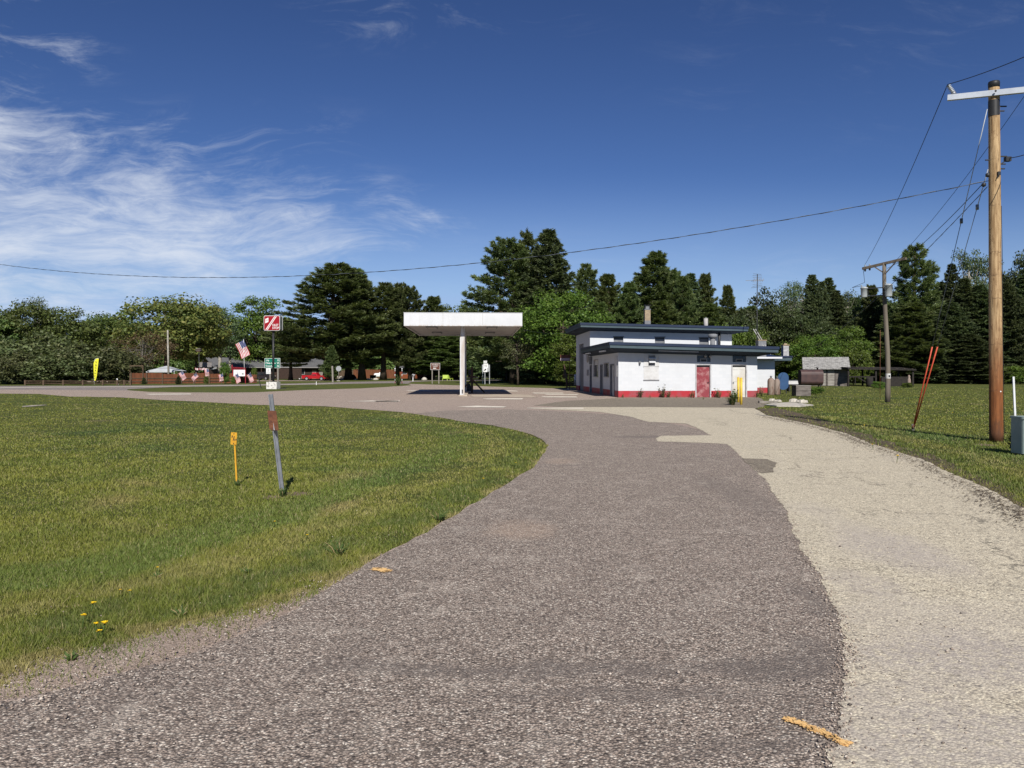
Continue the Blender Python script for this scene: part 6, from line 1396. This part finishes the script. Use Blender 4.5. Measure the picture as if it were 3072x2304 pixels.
m.box(0, 4.35, .1, 3.6, 0, 2.0, M_DKWOOD); m.box(.45, 3.15, -.02, .1, 1.82, 2.02, M_DKWOOD); m.box(.45, 1.35, -.01, .1, 0, 1.82, M_SHEDW); m.build('wall', sh)
m = MB(); m.poly([(-.25, -.55, 1.93), (4.65, -.55, 1.93), (4.65, 1.8, 3.25), (-.25, 1.8, 3.25), (-.25, 4.1, 1.95), (4.65, 4.1, 1.95), (-.25, -.55, 1.86), (4.65, -.55, 1.86), (4.65, 1.8, 3.17), (-.25, 1.8, 3.17), (-.25, 4.1, 1.88), (4.65, 4.1, 1.88)],
    [(0, 1, 2, 3), (3, 2, 5, 4), (6, 9, 8, 7), (9, 10, 11, 8), (0, 6, 7, 1), (1, 7, 8, 2), (0, 3, 9, 6), (2, 8, 11, 5), (3, 4, 10, 9), (4, 5, 11, 10)], M_SHING); m.build('roof', sh)
for x in (1.4, 2.28):
    m = MB()
    for k in range(6): m.box(x + .02, x + .84, -.05, -.02, .05 + .29 * k, .05 + .29 * k + .275, M_SHEDD)
    m.box(x + .02, x + .10, -.07, -.05, .05, 1.78, M_SHEDW); m.box(x + .76, x + .84, -.07, -.05, .05, 1.78, M_SHEDW); m.build('door', sh)
m = MB(); m.box(.55, 1.2, -.03, -.011, 1.15, 1.6, M_DARKGLASS); m.build('window', sh)
lt = thing('lean_to', 'dark open timber lean-to with a flat roof beside the shed', 'lean-to', (gx(2543, 83), 83, 0), R(1))
m = MB(); m.poly([(-.1, -.3, 1.85), (7.35, -.3, 1.72), (7.35, 3.2, 1.95), (-.1, 3.2, 2.0), (-.1, -.3, 2.02), (7.35, -.3, 1.86), (7.35, 3.2, 2.1), (-.1, 3.2, 2.16)], [(3, 2, 1, 0), (4, 5, 6, 7), (0, 1, 5, 4), (1, 2, 6, 5), (2, 3, 7, 6), (3, 0, 4, 7)], M_DKWOOD)
for i in range(9): m.bar((.1 + .85 * i, -.35, 2.05 - .019 * i), (.1 + .85 * i, 3.2, 2.19 - .015 * i), .1, .03, M_POLE2)
m.build('roof', lt)
for x in (.05, 3.05, 7.1): m = MB(); m.box(x - .09, x + .09, -.1, .08, 0, 1.85, M_DKWOOD); m.build('post', lt)
for x in (.05, 3.05, 7.1): m = MB(); m.box(x - .08, x + .08, 2.9, 3.05, 0, 1.95, M_DKWOOD); m.build('post', lt)
m = MB(); m.box(.15, 3.0, -.05, .02, .98, 1.12, M_DKWOOD); m.bar((1.1, -.04, .95), (2.6, -.04, .15), .09, .1, M_DKWOOD); m.bar((.8, -.04, .2), (.8, -.04, .95), .08, .08, M_DKWOOD); m.build('rail', lt)
m = MB(); m.box(3.9, 7.0, .4, .5, 0, 1.05, M_DKWOOD); m.build('board_panel', lt)
m = MB(); m.lathe([(.32, 0), (.36, .3), (.36, .7), (.32, 1.0)], M_DKWOOD, (0, 0, 0), 14); tag(m.build('dark_barrel', loc=(gx(2609, 81), 81, 0)), 'dark barrel under the open lean-to', 'barrel')
fg = MB(); fg.lathe([(.14, 0), (.2, .3), (.16, .7), (.1, .85), (.14, 1.0), (.06, 1.15)], M_CYL, (0, 0, 0), 10); tag(fg.build('pale_stump', loc=(gx(2727, 81.5), 81.5, .1)), 'pale pale-topped upright stump at the end post of the lean-to', 'stump')
tree('shrub1', 2637, 1143, 70, 30, 'small rounded bush in the field in front of the lean-to', 'shrub', SHR, 'shrub'); tree('shrub1', 2722, 1147, 76, 24, 'low weedy bush at the east end of the lean-to', 'shrub', SHR, 'shrub'); tree('shrub1', 2445, 1160, 54, 40, 'weedy clump behind the wooden box', 'shrub', SHR, 'shrub')
# television aerial
an = thing('television_aerial', 'tall thin television aerial mast behind the station roof', 'aerial', (gx(2272, 56), 56, 0))
zt = gz(822, 56); m = MB(); m.tube([(-.05, 0, 0), (0, 0, zt)], .03, M_BLACK, 6); m.build('mast', an)
m = MB()
for k, (py, l) in enumerate(((823, .75), (828, .8), (833, .72), (838, .6), (843, .85), (853, .6), (858, .55), (862, .7))):
    m.bar((-l / 2, -.3 + .09 * k, gz(py, 56)), (l / 2, .3 - .09 * k, gz(py, 56) + .03), .022, .022, M_STEEL)
m.bar((-.85, .0, gz(842, 56)), (.5, 0, gz(840, 56)), .03, .03, M_STEEL)
for k in range(6): m.bar((-.3 + .13 * k, 0, gz(841, 56) - .16), (-.2 + .13 * k, 0, gz(841, 56) + .14), .02, .02, M_STEEL)
m.build('aerial_rod', an)
# ------------------------------------------------------------------ poles and wires
bp = (gx(2989, 17.5), 17.5)
pl = thing('utility_pole', 'large new brown utility pole with a grey crossarm by the driveway', 'utility pole', (*bp, 0))
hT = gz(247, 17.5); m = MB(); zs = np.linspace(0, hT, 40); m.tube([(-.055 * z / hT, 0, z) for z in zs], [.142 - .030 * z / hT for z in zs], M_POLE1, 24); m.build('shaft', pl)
tx = lambda z: -.055 * z / hT
m = MB(); m.lathe([(.116, hT - .13), (.122, hT - .02), (.11, hT + .015), (.03, hT + .02)], M_BLACK, (tx(hT), 0, 0), 18); m.build('pole_cap', pl)
m = MB(); m.lathe([(.118, hT - .78), (.1165, hT - .42)], M_BLACK, (tx(hT), 0, 0), 24, caps=False); m.build('dark_band', pl)
m = MB(); za = gz(285, 17.5); a0 = Vector((gx(2836, 17.95) - bp[0], .36, gz(298, 17.95))); a1 = a0 + (Vector((tx(za), -.14, za)) - a0) * 2.02
m.bar(a0, a1, .09, .125, M_GREYARM); m.build('crossarm', pl)
m = MB(); 
for t in (-.09, .09): m.lathe([(.02, -.215), (.025, -.2)], M_BLACK, (tx(za) + t, 0, za + .01 - t * .1), 8, 'y')
m.build('bolt', pl)
def insul(p0, dv, n=5, s=1.0):
    m = MB(); p0 = Vector(p0); dv = Vector(dv).normalized(); pts = []; rad = []
    for k in range(n): pts += [p0 + dv * (.035 * k * s), p0 + dv * (.035 * k + .012) * s, p0 + dv * (.035 * k + .03) * s]; rad += [.022 * s, .052 * s, .022 * s]
    m.tube(pts, rad, M_TRANS, 12); return m
ip = a0 + Vector((.13, -.02, .065))
m = insul(ip + Vector((-.02, 0, .07)), (-.55, 0, .8), 5, 1.1); m.lathe([(.05, 0), (.06, .03), (.03, .09)], M_STEEL, tuple(ip), 10); m.build('insulator', pl)
itip = Vector((*bp, 0)) + ip + Vector((-.14, 0, .24))
m = MB(); m.tube([(tx(z) + .105 - .02 * z / hT, -.115 + .02 * z / hT - .008 * math.sin(z * 2), z) for z in np.linspace(.05, gz(620, 17.5), 30)], .006, M_WIRE, 5); m.build('ground_wire', pl)
def stud(z, x0, x1, y=-.02): m = MB(); m.bar((tx(z) + x0, y, z), (tx(z) + x1, y, z), .025, .025, M_BLACK); return m.build('step_bolt', pl)
for z, a, b in ((gz(320, 17.5), .1, .27), (gz(334, 17.5), .1, .22), (gz(470, 17.5), .1, .27), (gz(493, 17.5), .1, .24), (gz(507, 17.5), .1, .22), (gz(481, 17.5), -.22, -.1)): stud(z, a, b)
m = MB(); zc_ = gz(475, 17.5); m.box(tx(zc_) + .24, tx(zc_) + .36, -.05, .05, zc_ - .07, zc_ + .03, M_BLACK); m.bar((tx(zc_) + .12, 0, zc_ - .14), (tx(zc_) + .3, 0, zc_ - .04), .02, .02, M_BLACK); m.build('clamp', pl)
m = MB(); zk = gz(525, 17.5); m.box(tx(zk) - .02, tx(zk) + .04, -.165, -.12, zk - .04, zk + .04, M_BLACK); m.bar((tx(zk), -.15, zk), (tx(zk) - .04, -.16, zk - .12), .015, .015, M_BLACK); m.build('hook', pl)
for py, o_ in ((555, -.26), (526, -.17)): z = gz(py, 17.5); m = MB(); m.lathe([(.01, -.05), (.045, -.03), (.045, .03), (.01, .05)], M_BLACK, (tx(z) + o_, -.02, z), 12); m.build('spool_insulator', pl)
m = MB(); z0, z1 = gz(1188, 17.5), gz(1148, 17.5); 
for k in range(3):
    a = R(205 - 12 * k); b = R(205 - 12 * (k + 1)); rr = .1405
    m.poly([(rr * math.cos(a), rr * math.sin(a), z0), (rr * math.cos(b), rr * math.sin(b), z0), (rr * math.cos(b), rr * math.sin(b), z1), (rr * math.cos(a), rr * math.sin(a), z1)], [(0, 1, 2, 3)], M_TRANS)
for k in range(4):
    zz = z0 + (z1 - z0) * (.2 + .2 * k); m.poly([(.142 * math.cos(R(200)), .142 * math.sin(R(200)), zz), (.142 * math.cos(R(180)), .142 * math.sin(R(180)), zz), (.142 * math.cos(R(180)), .142 * math.sin(R(180)), zz + .03), (.142 * math.cos(R(200)), .142 * math.sin(R(200)), zz + .03)], [(0, 1, 2, 3)], M_BLACK)
m.build('tag_plate', pl)
m = MB(); m.lathe([(.015, -.145), (.015, -.135)], M_SIGNW, (.01, 0, gz(1174, 17.5)), 10, 'y'); m.build('pole_nail', pl)
sp = (gx(2663, 40), 40)
p2 = thing('utility_pole', 'old grey utility pole carrying two transformers in the field', 'utility pole', (*sp, 0))
h2 = gz(790, 40); m = MB(); zs = np.linspace(0, h2, 14); t2 = lambda z: -.15 * z / h2 + .05 * math.sin(z * .8)
m.tube([(t2(z), 0, z) for z in zs], [.135 - .04 * z / h2 for z in zs], M_POLE2, 14); m.build('shaft', p2)
c0 = Vector((gx(2588, 41.1) - sp[0], 1.1, gz(806, 41.1))); c1 = Vector((gx(2718, 38.9) - sp[0], -1.1, gz(775, 38.9)))
m = MB(); m.bar(c0, c1, .11, .13, M_XARM); m.build('crossarm', p2)
for t in (.27, .76):
    m = MB(); q = c0.lerp(c1, t); m.bar(q + Vector((0, -.07, -.06)), (t2(6.6), -.1, gz(822, 40)), .04, .05, M_XARM); m.build('brace', p2)
for t in (.06, .17): q = c0.lerp(c1, t); m = insul(q + Vector((0, 0, .06)), (0, 0, 1), 3, 1.0); m.lathe([(.04, -.18), (.06, -.1), (.03, -.06)], M_BLACK, tuple(q), 8); m.build('insulator', p2)
def transformer(x, y, pyt, pyb, d, w):
    zt, zb = gz(pyt, d), gz(pyb, d); m = MB(); m.lathe([(w * .86, zb), (w * .92, zb + .03), (w, zt - .08), (w * 1.12, zt - .07), (w * 1.12, zt - .02), (w * .6, zt + .03)], M_TRANS, (x, y, 0), 18); o = m.build('transformer', p2)
    b = insul((x - w * .7, y, zt), (-.15, 0, 1), 4, .9).build('bushing', o)
    m = MB(); m.bar((x, y, (zt + zb) / 2 + .2), (t2(5.5), 0, (zt + zb) / 2 + .2), .05, .05, M_BLACK); m.bar((x, y, (zt + zb) / 2 - .2), (t2(5.5), 0, (zt + zb) / 2 - .2), .05, .05, M_BLACK)
    m.tube([(x + w * .5, y - w, zt - .1), (x + w * .9, y - w * .9, zt - .35), (x + w, y - w * .7, zb + .1)], .015, M_BLACK, 5); m.build('bracket', o)
transformer(-.16, -.42, 853, 890, 39.6, .185); transformer(-1.0, .5, 862, 892, 40.5, .17)
m = MB(); zt_ = gz(1128, 40); m.lathe([(.128, zt_ - .13), (.128, zt_ + .13)], M_SIGNW, (t2(zt_), 0, 0), 14, caps=False); m.box(t2(zt_) - .03, t2(zt_) + .05, -.132, -.127, zt_ - .06, zt_ + .05, M_BLACK); m.build('tag_plate', p2)
def wire(lb, A, B, sag, r_, mat=None, n=28, cat='wire', twist=False, nm='overhead_wire'):
    A, B = Vector(A), Vector(B); pts = []
    for i in range(n + 1):
        t = i / n; p = A.lerp(B, t); p.z -= sag * 4 * t * (1 - t); pts.append(p)
    m = MB(); m.tube(pts, r_, mat or M_WIRE, 5)
    if twist:
        L = (B - A).length; k = int(L / .16); q = []
        for i in range(k + 1):
            t = i / k; p = A.lerp(B, t); p.z -= sag * 4 * t * (1 - t); q.append(p + Vector((0, math.cos(i * 1.1), math.sin(i * 1.1))) * r_ * 1.6)
        m.tube(q, r_ * .7, M_WIREG, 4)
    o = m.build(nm); return tag(o, lb, cat)
PB = Vector((*bp, 0))
wire('long twisted cable crossing the sky from the brown pole towards the west', PB + Vector((tx(6) - .13, 0, gz(542, 17.5))), (gx(-320, 34), 34, gz(736, 34)), 1.8, .0075, twist=True, n=60)
wire('wire from the grey crossarm tip down to the transformer pole', itip, (sp[0] + c0.lerp(c1, .06).x, 41.0, c0.z + .2), .25, .009)
wire('wire leaving the grey crossarm tip upwards out of the photo', itip, (gx(3160, 14.5), 14.5, gz(132, 14.5)), .05, .009)
wire('upper service wire passing behind the brown pole to the transformer pole', (gx(3110, 15.5), 15.5, gz(245, 15.5)) and (gx(3130, 24), 24, gz(205, 24)), (sp[0] + .2, 39.9, h2 - .05), .35, .009)
wire('lower service wire from the brown pole clamp to the transformer pole', PB + Vector((tx(6) - .26, 0, gz(550, 17.5))), (sp[0] - .05, 40, gz(800, 40) - .1), .25, .009)
wire('short wire from the brown pole clamp out of the photo', PB + Vector((.3, 0, gz(474, 17.5))), (gx(3130, 15.5), 15.5, gz(440, 15.5)), .04, .009)
wire('thick twisted service cable running from the brown pole to the station wing', PB + Vector((tx(6) - .16, 0, gz(560, 17.5))), (22.2, 64.6, 2.75), 1.15, .0075, twist=True, n=50)
wire('thin line strung between the canopy corner and the station eave', (gx(1567, 49.5), 51, 4.4), (5.7, 58.6, 4.75), .25, .012, nm='cable_line')
m = MB(); m.tube([(sp[0] + c0.lerp(c1, .03).x, 41.1, c0.z - .05), (sp[0] + c0.lerp(c1, .05).x, 41, c0.z - .75), (sp[0] - 1.5, 40.8, c0.z - 1.05), (sp[0] - 1.1, 40.5, gz(860, 40.5) + .05)], .012, M_WIRE, 5); tag(m.build('jumper_wire'), 'looping jumper wire from the old crossarm to the smaller transformer', 'wire')
def guy(top, mid, gtop, base, lb, g):
    t = thing('guy_wire', lb, 'guy wire', base, 0, 'guy wires of the brown pole'); b = Vector(base)
    top, mid, gtop = Vector(top) - b, Vector(mid) - b, Vector(gtop) - b
    m = MB(); m.tube([top, mid], .010, M_WIREG if 0 else M_TRANS, 6); m.tube([mid, gtop], .009, M_WIREG, 6); m.build('cable', t)
    m = MB(); m.tube([gtop, Vector((0, 0, .06))], .017, M_GUARD, 10); m.build('guard', t)
    m = MB(); m.tube([mid + Vector((0, 0, .06)), mid - Vector((0, 0, .06))], .035, M_WIREG, 8); m.build('turnbuckle', t)
def on_line(A, B, px, py):
    """the point of segment A-B seen nearest to a photo row"""
    best = None
    for i in range(400):
        p = Vector(A).lerp(Vector(B), i / 399); y = HY - (p.z - EYE) / p.y * F
        if best is None or abs(y - py) < best[0]: best = (abs(y - py), p)
    return best[1]
for A, bx_, by_, my, lb in (((PB.x + tx(7) - .16, 17.5, gz(327, 17.5)), 2739, 1290, 662, 'western red guarded guy wire rising to the upper clamp'), ((PB.x + tx(6) - .15, 17.5, gz(508, 17.5)), 2742, 1288, 622, 'eastern red guarded guy wire rising to the lower clamp')):
    x, y = gp(bx_, by_); B = (x, y, .0); guy(A, on_line(A, B, 0, my), on_line(A, B, 0, 1040), B, lb, 0)
x, y = gp(2740, 1292); m = MB(); m.bar((0, 0, -.02), (.03, .1, .16), .05, .05, M_BLACK); m.tube([(0, 0, .06), (-.03, -.02, .12), (.03, .02, .15)], .02, M_RUST, 6); tag(m.build('guy_anchor', loc=(x, y, 0)), 'black anchor eye in the grass holding both guy wires', 'anchor')
m = MB(); d = 43; m.tube([(gx(2640, d), d, 0), (gx(2641, d), d, gz(990, d))], .012, M_RUST, 6); tag(m.build('thin_rod'), 'thin rusty upright rod beside the transformer pole', 'rod')
pd = thing('pedestal', 'grey green telecom pedestal cabinet at the photo edge beside the white marker', 'pedestal', (gx(3048, 14.7) + .23, 14.7, 0), R(4))
m = MB(); m.prism([(x, y) for x, y in rrect(.46, .40, .07)], Matrix.Translation((0, 0, .70)), .66, M_PEDE); m.build('cabinet', pd)
m = MB(); m.prism(rrect(.49, .43, .08), Matrix.Translation((0, 0, .745)), .045, M_PEDE); m.build('lid', pd); m = MB(); m.prism(rrect(.42, .36, .05), Matrix.Translation((0, 0, .04)), .04, M_BLACK); m.build('base', pd)
m = MB(); m.lathe([(.03, -.235), (.03, -.2)], M_BLACK, (-.1, 0, .2), 8, 'y'); m.build('lock', pd)
m = MB(); d = 15.2; m.bar((gx(3050, d), d, 0), (gx(3040, d), d, gz(1130, d)), .036, .02, M_WHITE, (0, 1, 0)); tag(m.build('marker_stake'), 'white leaning marker strip beside the telecom pedestal', 'stake')
# ------------------------------------------------------------------ markers in the lawn
rw = thing('boundary_marker', 'yellow right of way marker post with a small plate in the lawn', 'marker post', (*gp(711, 1458), 0), 0)
d = gp(711, 1458)[1]; dx = gx(702, d) - gx(711, d); zt = gz(1297, d)
m = MB(); m.bar((0, 0, -.01), (dx * .8, 0, zt - .1), .021, .02, M_YEL, (0, 1, 0)); m.build('post', rw)
m = MB(); M_p = frame((dx * .9, -.022, zt - .085), (1, 0, -.05), (.05, 0, 1)); M_q = Matrix.Translation((0, -.003, 0)) @ M_p
m.prism([(-.042, -.085), (.042, -.085), (.042, .085), (-.042, .085)], M_p, .006, M_YEL); m.text('R', .052, M_q @ Matrix.Translation((-.018, .022, 0)), M_BLACK); m.text('/', .09, M_q @ Matrix.Translation((.002, 0, 0)), M_BLACK); m.text('W', .045, M_q @ Matrix.Translation((.021, -.018, 0)), M_BLACK)
for zz in (.066, -.068): m.flat([(.008 * math.cos(R(a)), zz + .008 * math.sin(R(a))) for a in range(0, 360, 45)], M_q, M_BLACK)
m.build('plate', rw)
sp_ = thing('steel_post', 'leaning galvanised steel post with a rusty plate in the lawn', 'post', (*gp(849, 1488), 0), 0)
d = gp(849, 1488)[1]; dx = gx(811, d) - gx(849, d); zt = gz(1183, d); up = Vector((dx, .02, zt)); un = up.normalized()
m = MB(); X_ = Vector((1, 0, -un.x / un.z)).normalized(); Y_ = un.cross(X_)
sec = [(-.028, .0), (-.028, -.022), (-.012, -.022), (-.012, -.006), (.012, -.006), (.012, -.022), (.028, -.022), (.028, 0)]
for zA, zB in ((-.02, 1.0),):
    a = [un * (zA * up.length) + X_ * x + Y_ * -y * -1 for x, y in sec]; b = [un * (zB * up.length) + X_ * x + Y_ * -y * -1 for x, y in sec]; n = len(sec)
    m.poly(a + b, [tuple(reversed(range(n))), tuple(range(n, 2 * n))] + [(i, (i + 1) % n, n + (i + 1) % n, n + i) for i in range(n)], M_STEEL)
m.build('channel', sp_)
m = MB(); pc = un * (gz(1260, d) / un.z) + Vector((.0, -.034, 0)); Mp = frame(pc, (1, 0, .02), (dx * 1.1, 0, zt)); m.prism([(-.062, -.118), (-.028, -.132), (.054, -.135), (.056, .118), (-.058, .125)], Mp, .004, M_RUST)
m.poly([Mp @ Vector(q) for q in ((-.008, -.13, .002), (.004, -.13, .002), (-.002, -.02, .002))], [(0, 1, 2)], M_TRANS); m.build('plate', sp_)
m = MB(); q = un * (gz(1300, d) / un.z) + Vector((.006, -.03, 0)); Mq = frame(q, (1, 0, 0), (dx, 0, zt)); m.prism([(-.022, .05), (.02, -.06), (.024, .05)], Mq, .003, M_BLACK); m.build('bent_tab', sp_)
# ------------------------------------------------------------------ weeds and flowers
M_DAND = paint('dandelion_yellow', (.80, .58, .02), (.72, .46, .01), 30, .7, .15)
M_STEM = paint('weed_green', (.075, .115, .030), (.05, .085, .022), 8, .6, .2)
M_DRY = paint('dry_stalk', (.30, .24, .12), (.20, .16, .08), 8, .8, .1)
dn = thing('dandelion', 'yellow dandelion flower in the mown grass', 'flower', (*gp(272, 1848), 0), 0, 'dandelions in the lawn')
m = MB(); m.tube([(0, 0, 0), (.01, 0, .05), (.015, -.005, .085)], .0035, M_STEM, 5); m.build('stem', dn)
m = MB(); 
for k in range(26):
    a = R(k * 137.5); r1 = .007 + .0045 * (k % 4); z = .088 + .006 * (3 - k % 4) / 3
    m.poly([(.015, 0, .082), (.015 + r1 * math.cos(a - .22), r1 * math.sin(a - .22), z), (.015 + r1 * 1.25 * math.cos(a), r1 * 1.25 * math.sin(a), z + .001), (.015 + r1 * math.cos(a + .22), r1 * math.sin(a + .22), z)], [(0, 1, 2, 3)], M_DAND)
m.build('flower_head', dn)
rs = random.Random(8)
for px, py, s in ((246, 1892, .9), (281, 1914, .9), (303, 1918, 1.25), (292, 1922, .8), (365, 1790, .6), (391, 1794, .6), (470, 1725, .6), (821, 1580, .7), (918, 1622, .7), (1390, 1286, 1.0), (1548, 1400, .9), (1450, 1453, .8), (2690, 1390, 1.5), (2620, 1352, 1.4), (2680, 1272, 1.6), (2860, 1250, 1.6), (2590, 1290, 1.5)):
    dup(dn, (*gp(px, py), 0), rs.uniform(0, 6), None, (s, s, s * rs.uniform(.8, 1.2)))
def weed(nm, lb, x, y, h, w, n, grp, mat=None, seed=0, cat='weed'):
    rs = random.Random(seed); m = MB(); mat = mat or M_STEM
    for k in range(n):
        a = rs.uniform(0, 6.28); L = h * rs.uniform(.5, 1.1); o = w * rs.uniform(.2, 1); b = (math.cos(a) * o * .25, math.sin(a) * o * .25, 0); t = (math.cos(a) * o, math.sin(a) * o, L)
        m.tube([b, ((b[0] + t[0]) * .42, (b[1] + t[1]) * .42, L * .6), t], [.006 * (1 + h), .004 * (1 + h), .002], M_DRY if rs.random() < .25 else mat, 4)
        for j in range(5):
            u = rs.uniform(.25, 1); p = Vector(b).lerp(Vector(t), u); c = rs.uniform(0, 6.28); l = h * .16 * rs.uniform(.6, 1.3)
            q = p + Vector((math.cos(c) * l, math.sin(c) * l, l * .5)); sd = Vector((-math.sin(c), math.cos(c), 0)) * l * .28; mid = (p + q) / 2
            m.poly([p, mid + sd, q, mid - sd], [(0, 1, 2, 3)], mat)
    return tag(m.build(nm, loc=(x, y, 0)), lb, cat, grp)
M_DRYG = paint('dull_weed', (.13, .115, .055), (.075, .085, .035), 12, .8, .1)
WG = 'weeds at the station wall foot'
for i, (px, py, h, n) in enumerate(((1920, 1193, .6, 14), (1868, 1193, .25, 8), (1990, 1193, .8, 12), (2005, 1193, .45, 14), (2072, 1193, .42, 12), (2080, 1194, .4, 12), (2150, 1193, .55, 22), (2158, 1194, .4, 14), (2260, 1192, .4, 16), (2283, 1188, .6, 20), (1950, 1194, .2, 8), (2030, 1194, .2, 8), (2110, 1199, .2, 6))):
    x, y = gp(px, py); weed('weed', 'scrappy weed tuft at the foot of the red painted wall', x, min(y, 47.1) if px < 2275 else y, h, h * .45, n, WG, M_DRYG, seed=i)
x, y = gp(2199, 1216); weed('tall_weed', 'bushy green weed clump at the foot of the yellow bollards', x, y, .72, .26, 60, None, M_STEM, 77)
x, y = gp(2193, 1214); weed('tall_weed', 'lower weed clump trailing west of the yellow bollards', x, y, .45, .35, 30, None, M_STEM, 78)
for i, (px, py, h, lb) in enumerate(((1195, 1156, 1.1, 'tall grass tuft around the striped driveway stakes'), (2990, 1322, .32, 'dry grass tuft at the foot of the brown pole'), (3052, 1362, .4, 'grass tuft at the foot of the telecom pedestal'), (848, 1490, .11, 'fresh green grass tuft at the foot of the leaning steel post'), (711, 1460, .09, 'grass tuft at the foot of the yellow marker post'))):
    x, y = gp(px, py); weed('grass_tuft', lb, x, y, h, h * .6, 50, None, M_DRY if 'dry' in lb else M_STEM, 90 + i, 'grass tuft')
for i, (px, py, h, lb) in enumerate(((1020, 1668, .13, 'rosette weed with stalks near the short orange mark'), (1315, 1565, .13, 'weed with two bent pale stalks at the driveway edge'), (740, 1720, .05, 'dark clover like weed patch near the gravel'), (470, 1735, .05, 'dark leafy weed patch south of the yellow flower'), (545, 1850, .06, 'flat weed patch in the gravel shoulder'), (215, 1982, .05, 'flat dusty weed in the gravel shoulder'), (1560, 1385, .07, 'dark leafy weed at the lawn tip'))):
    x, y = gp(px, py); weed('edge_weed', lb, x, y, h, h * 1.2, 20, None, M_STEM, 120 + i)
x, y = gp(94, 1222); m = MB(); m.tube([(-.4, 0, .0), (0, .1, .03), (.5, .3, .06)], [.03, .04, .02], M_POSTW, 7); tag(m.build('fallen_branch', loc=(x, y, .03)), 'short pale branch lying in the far lawn', 'branch')
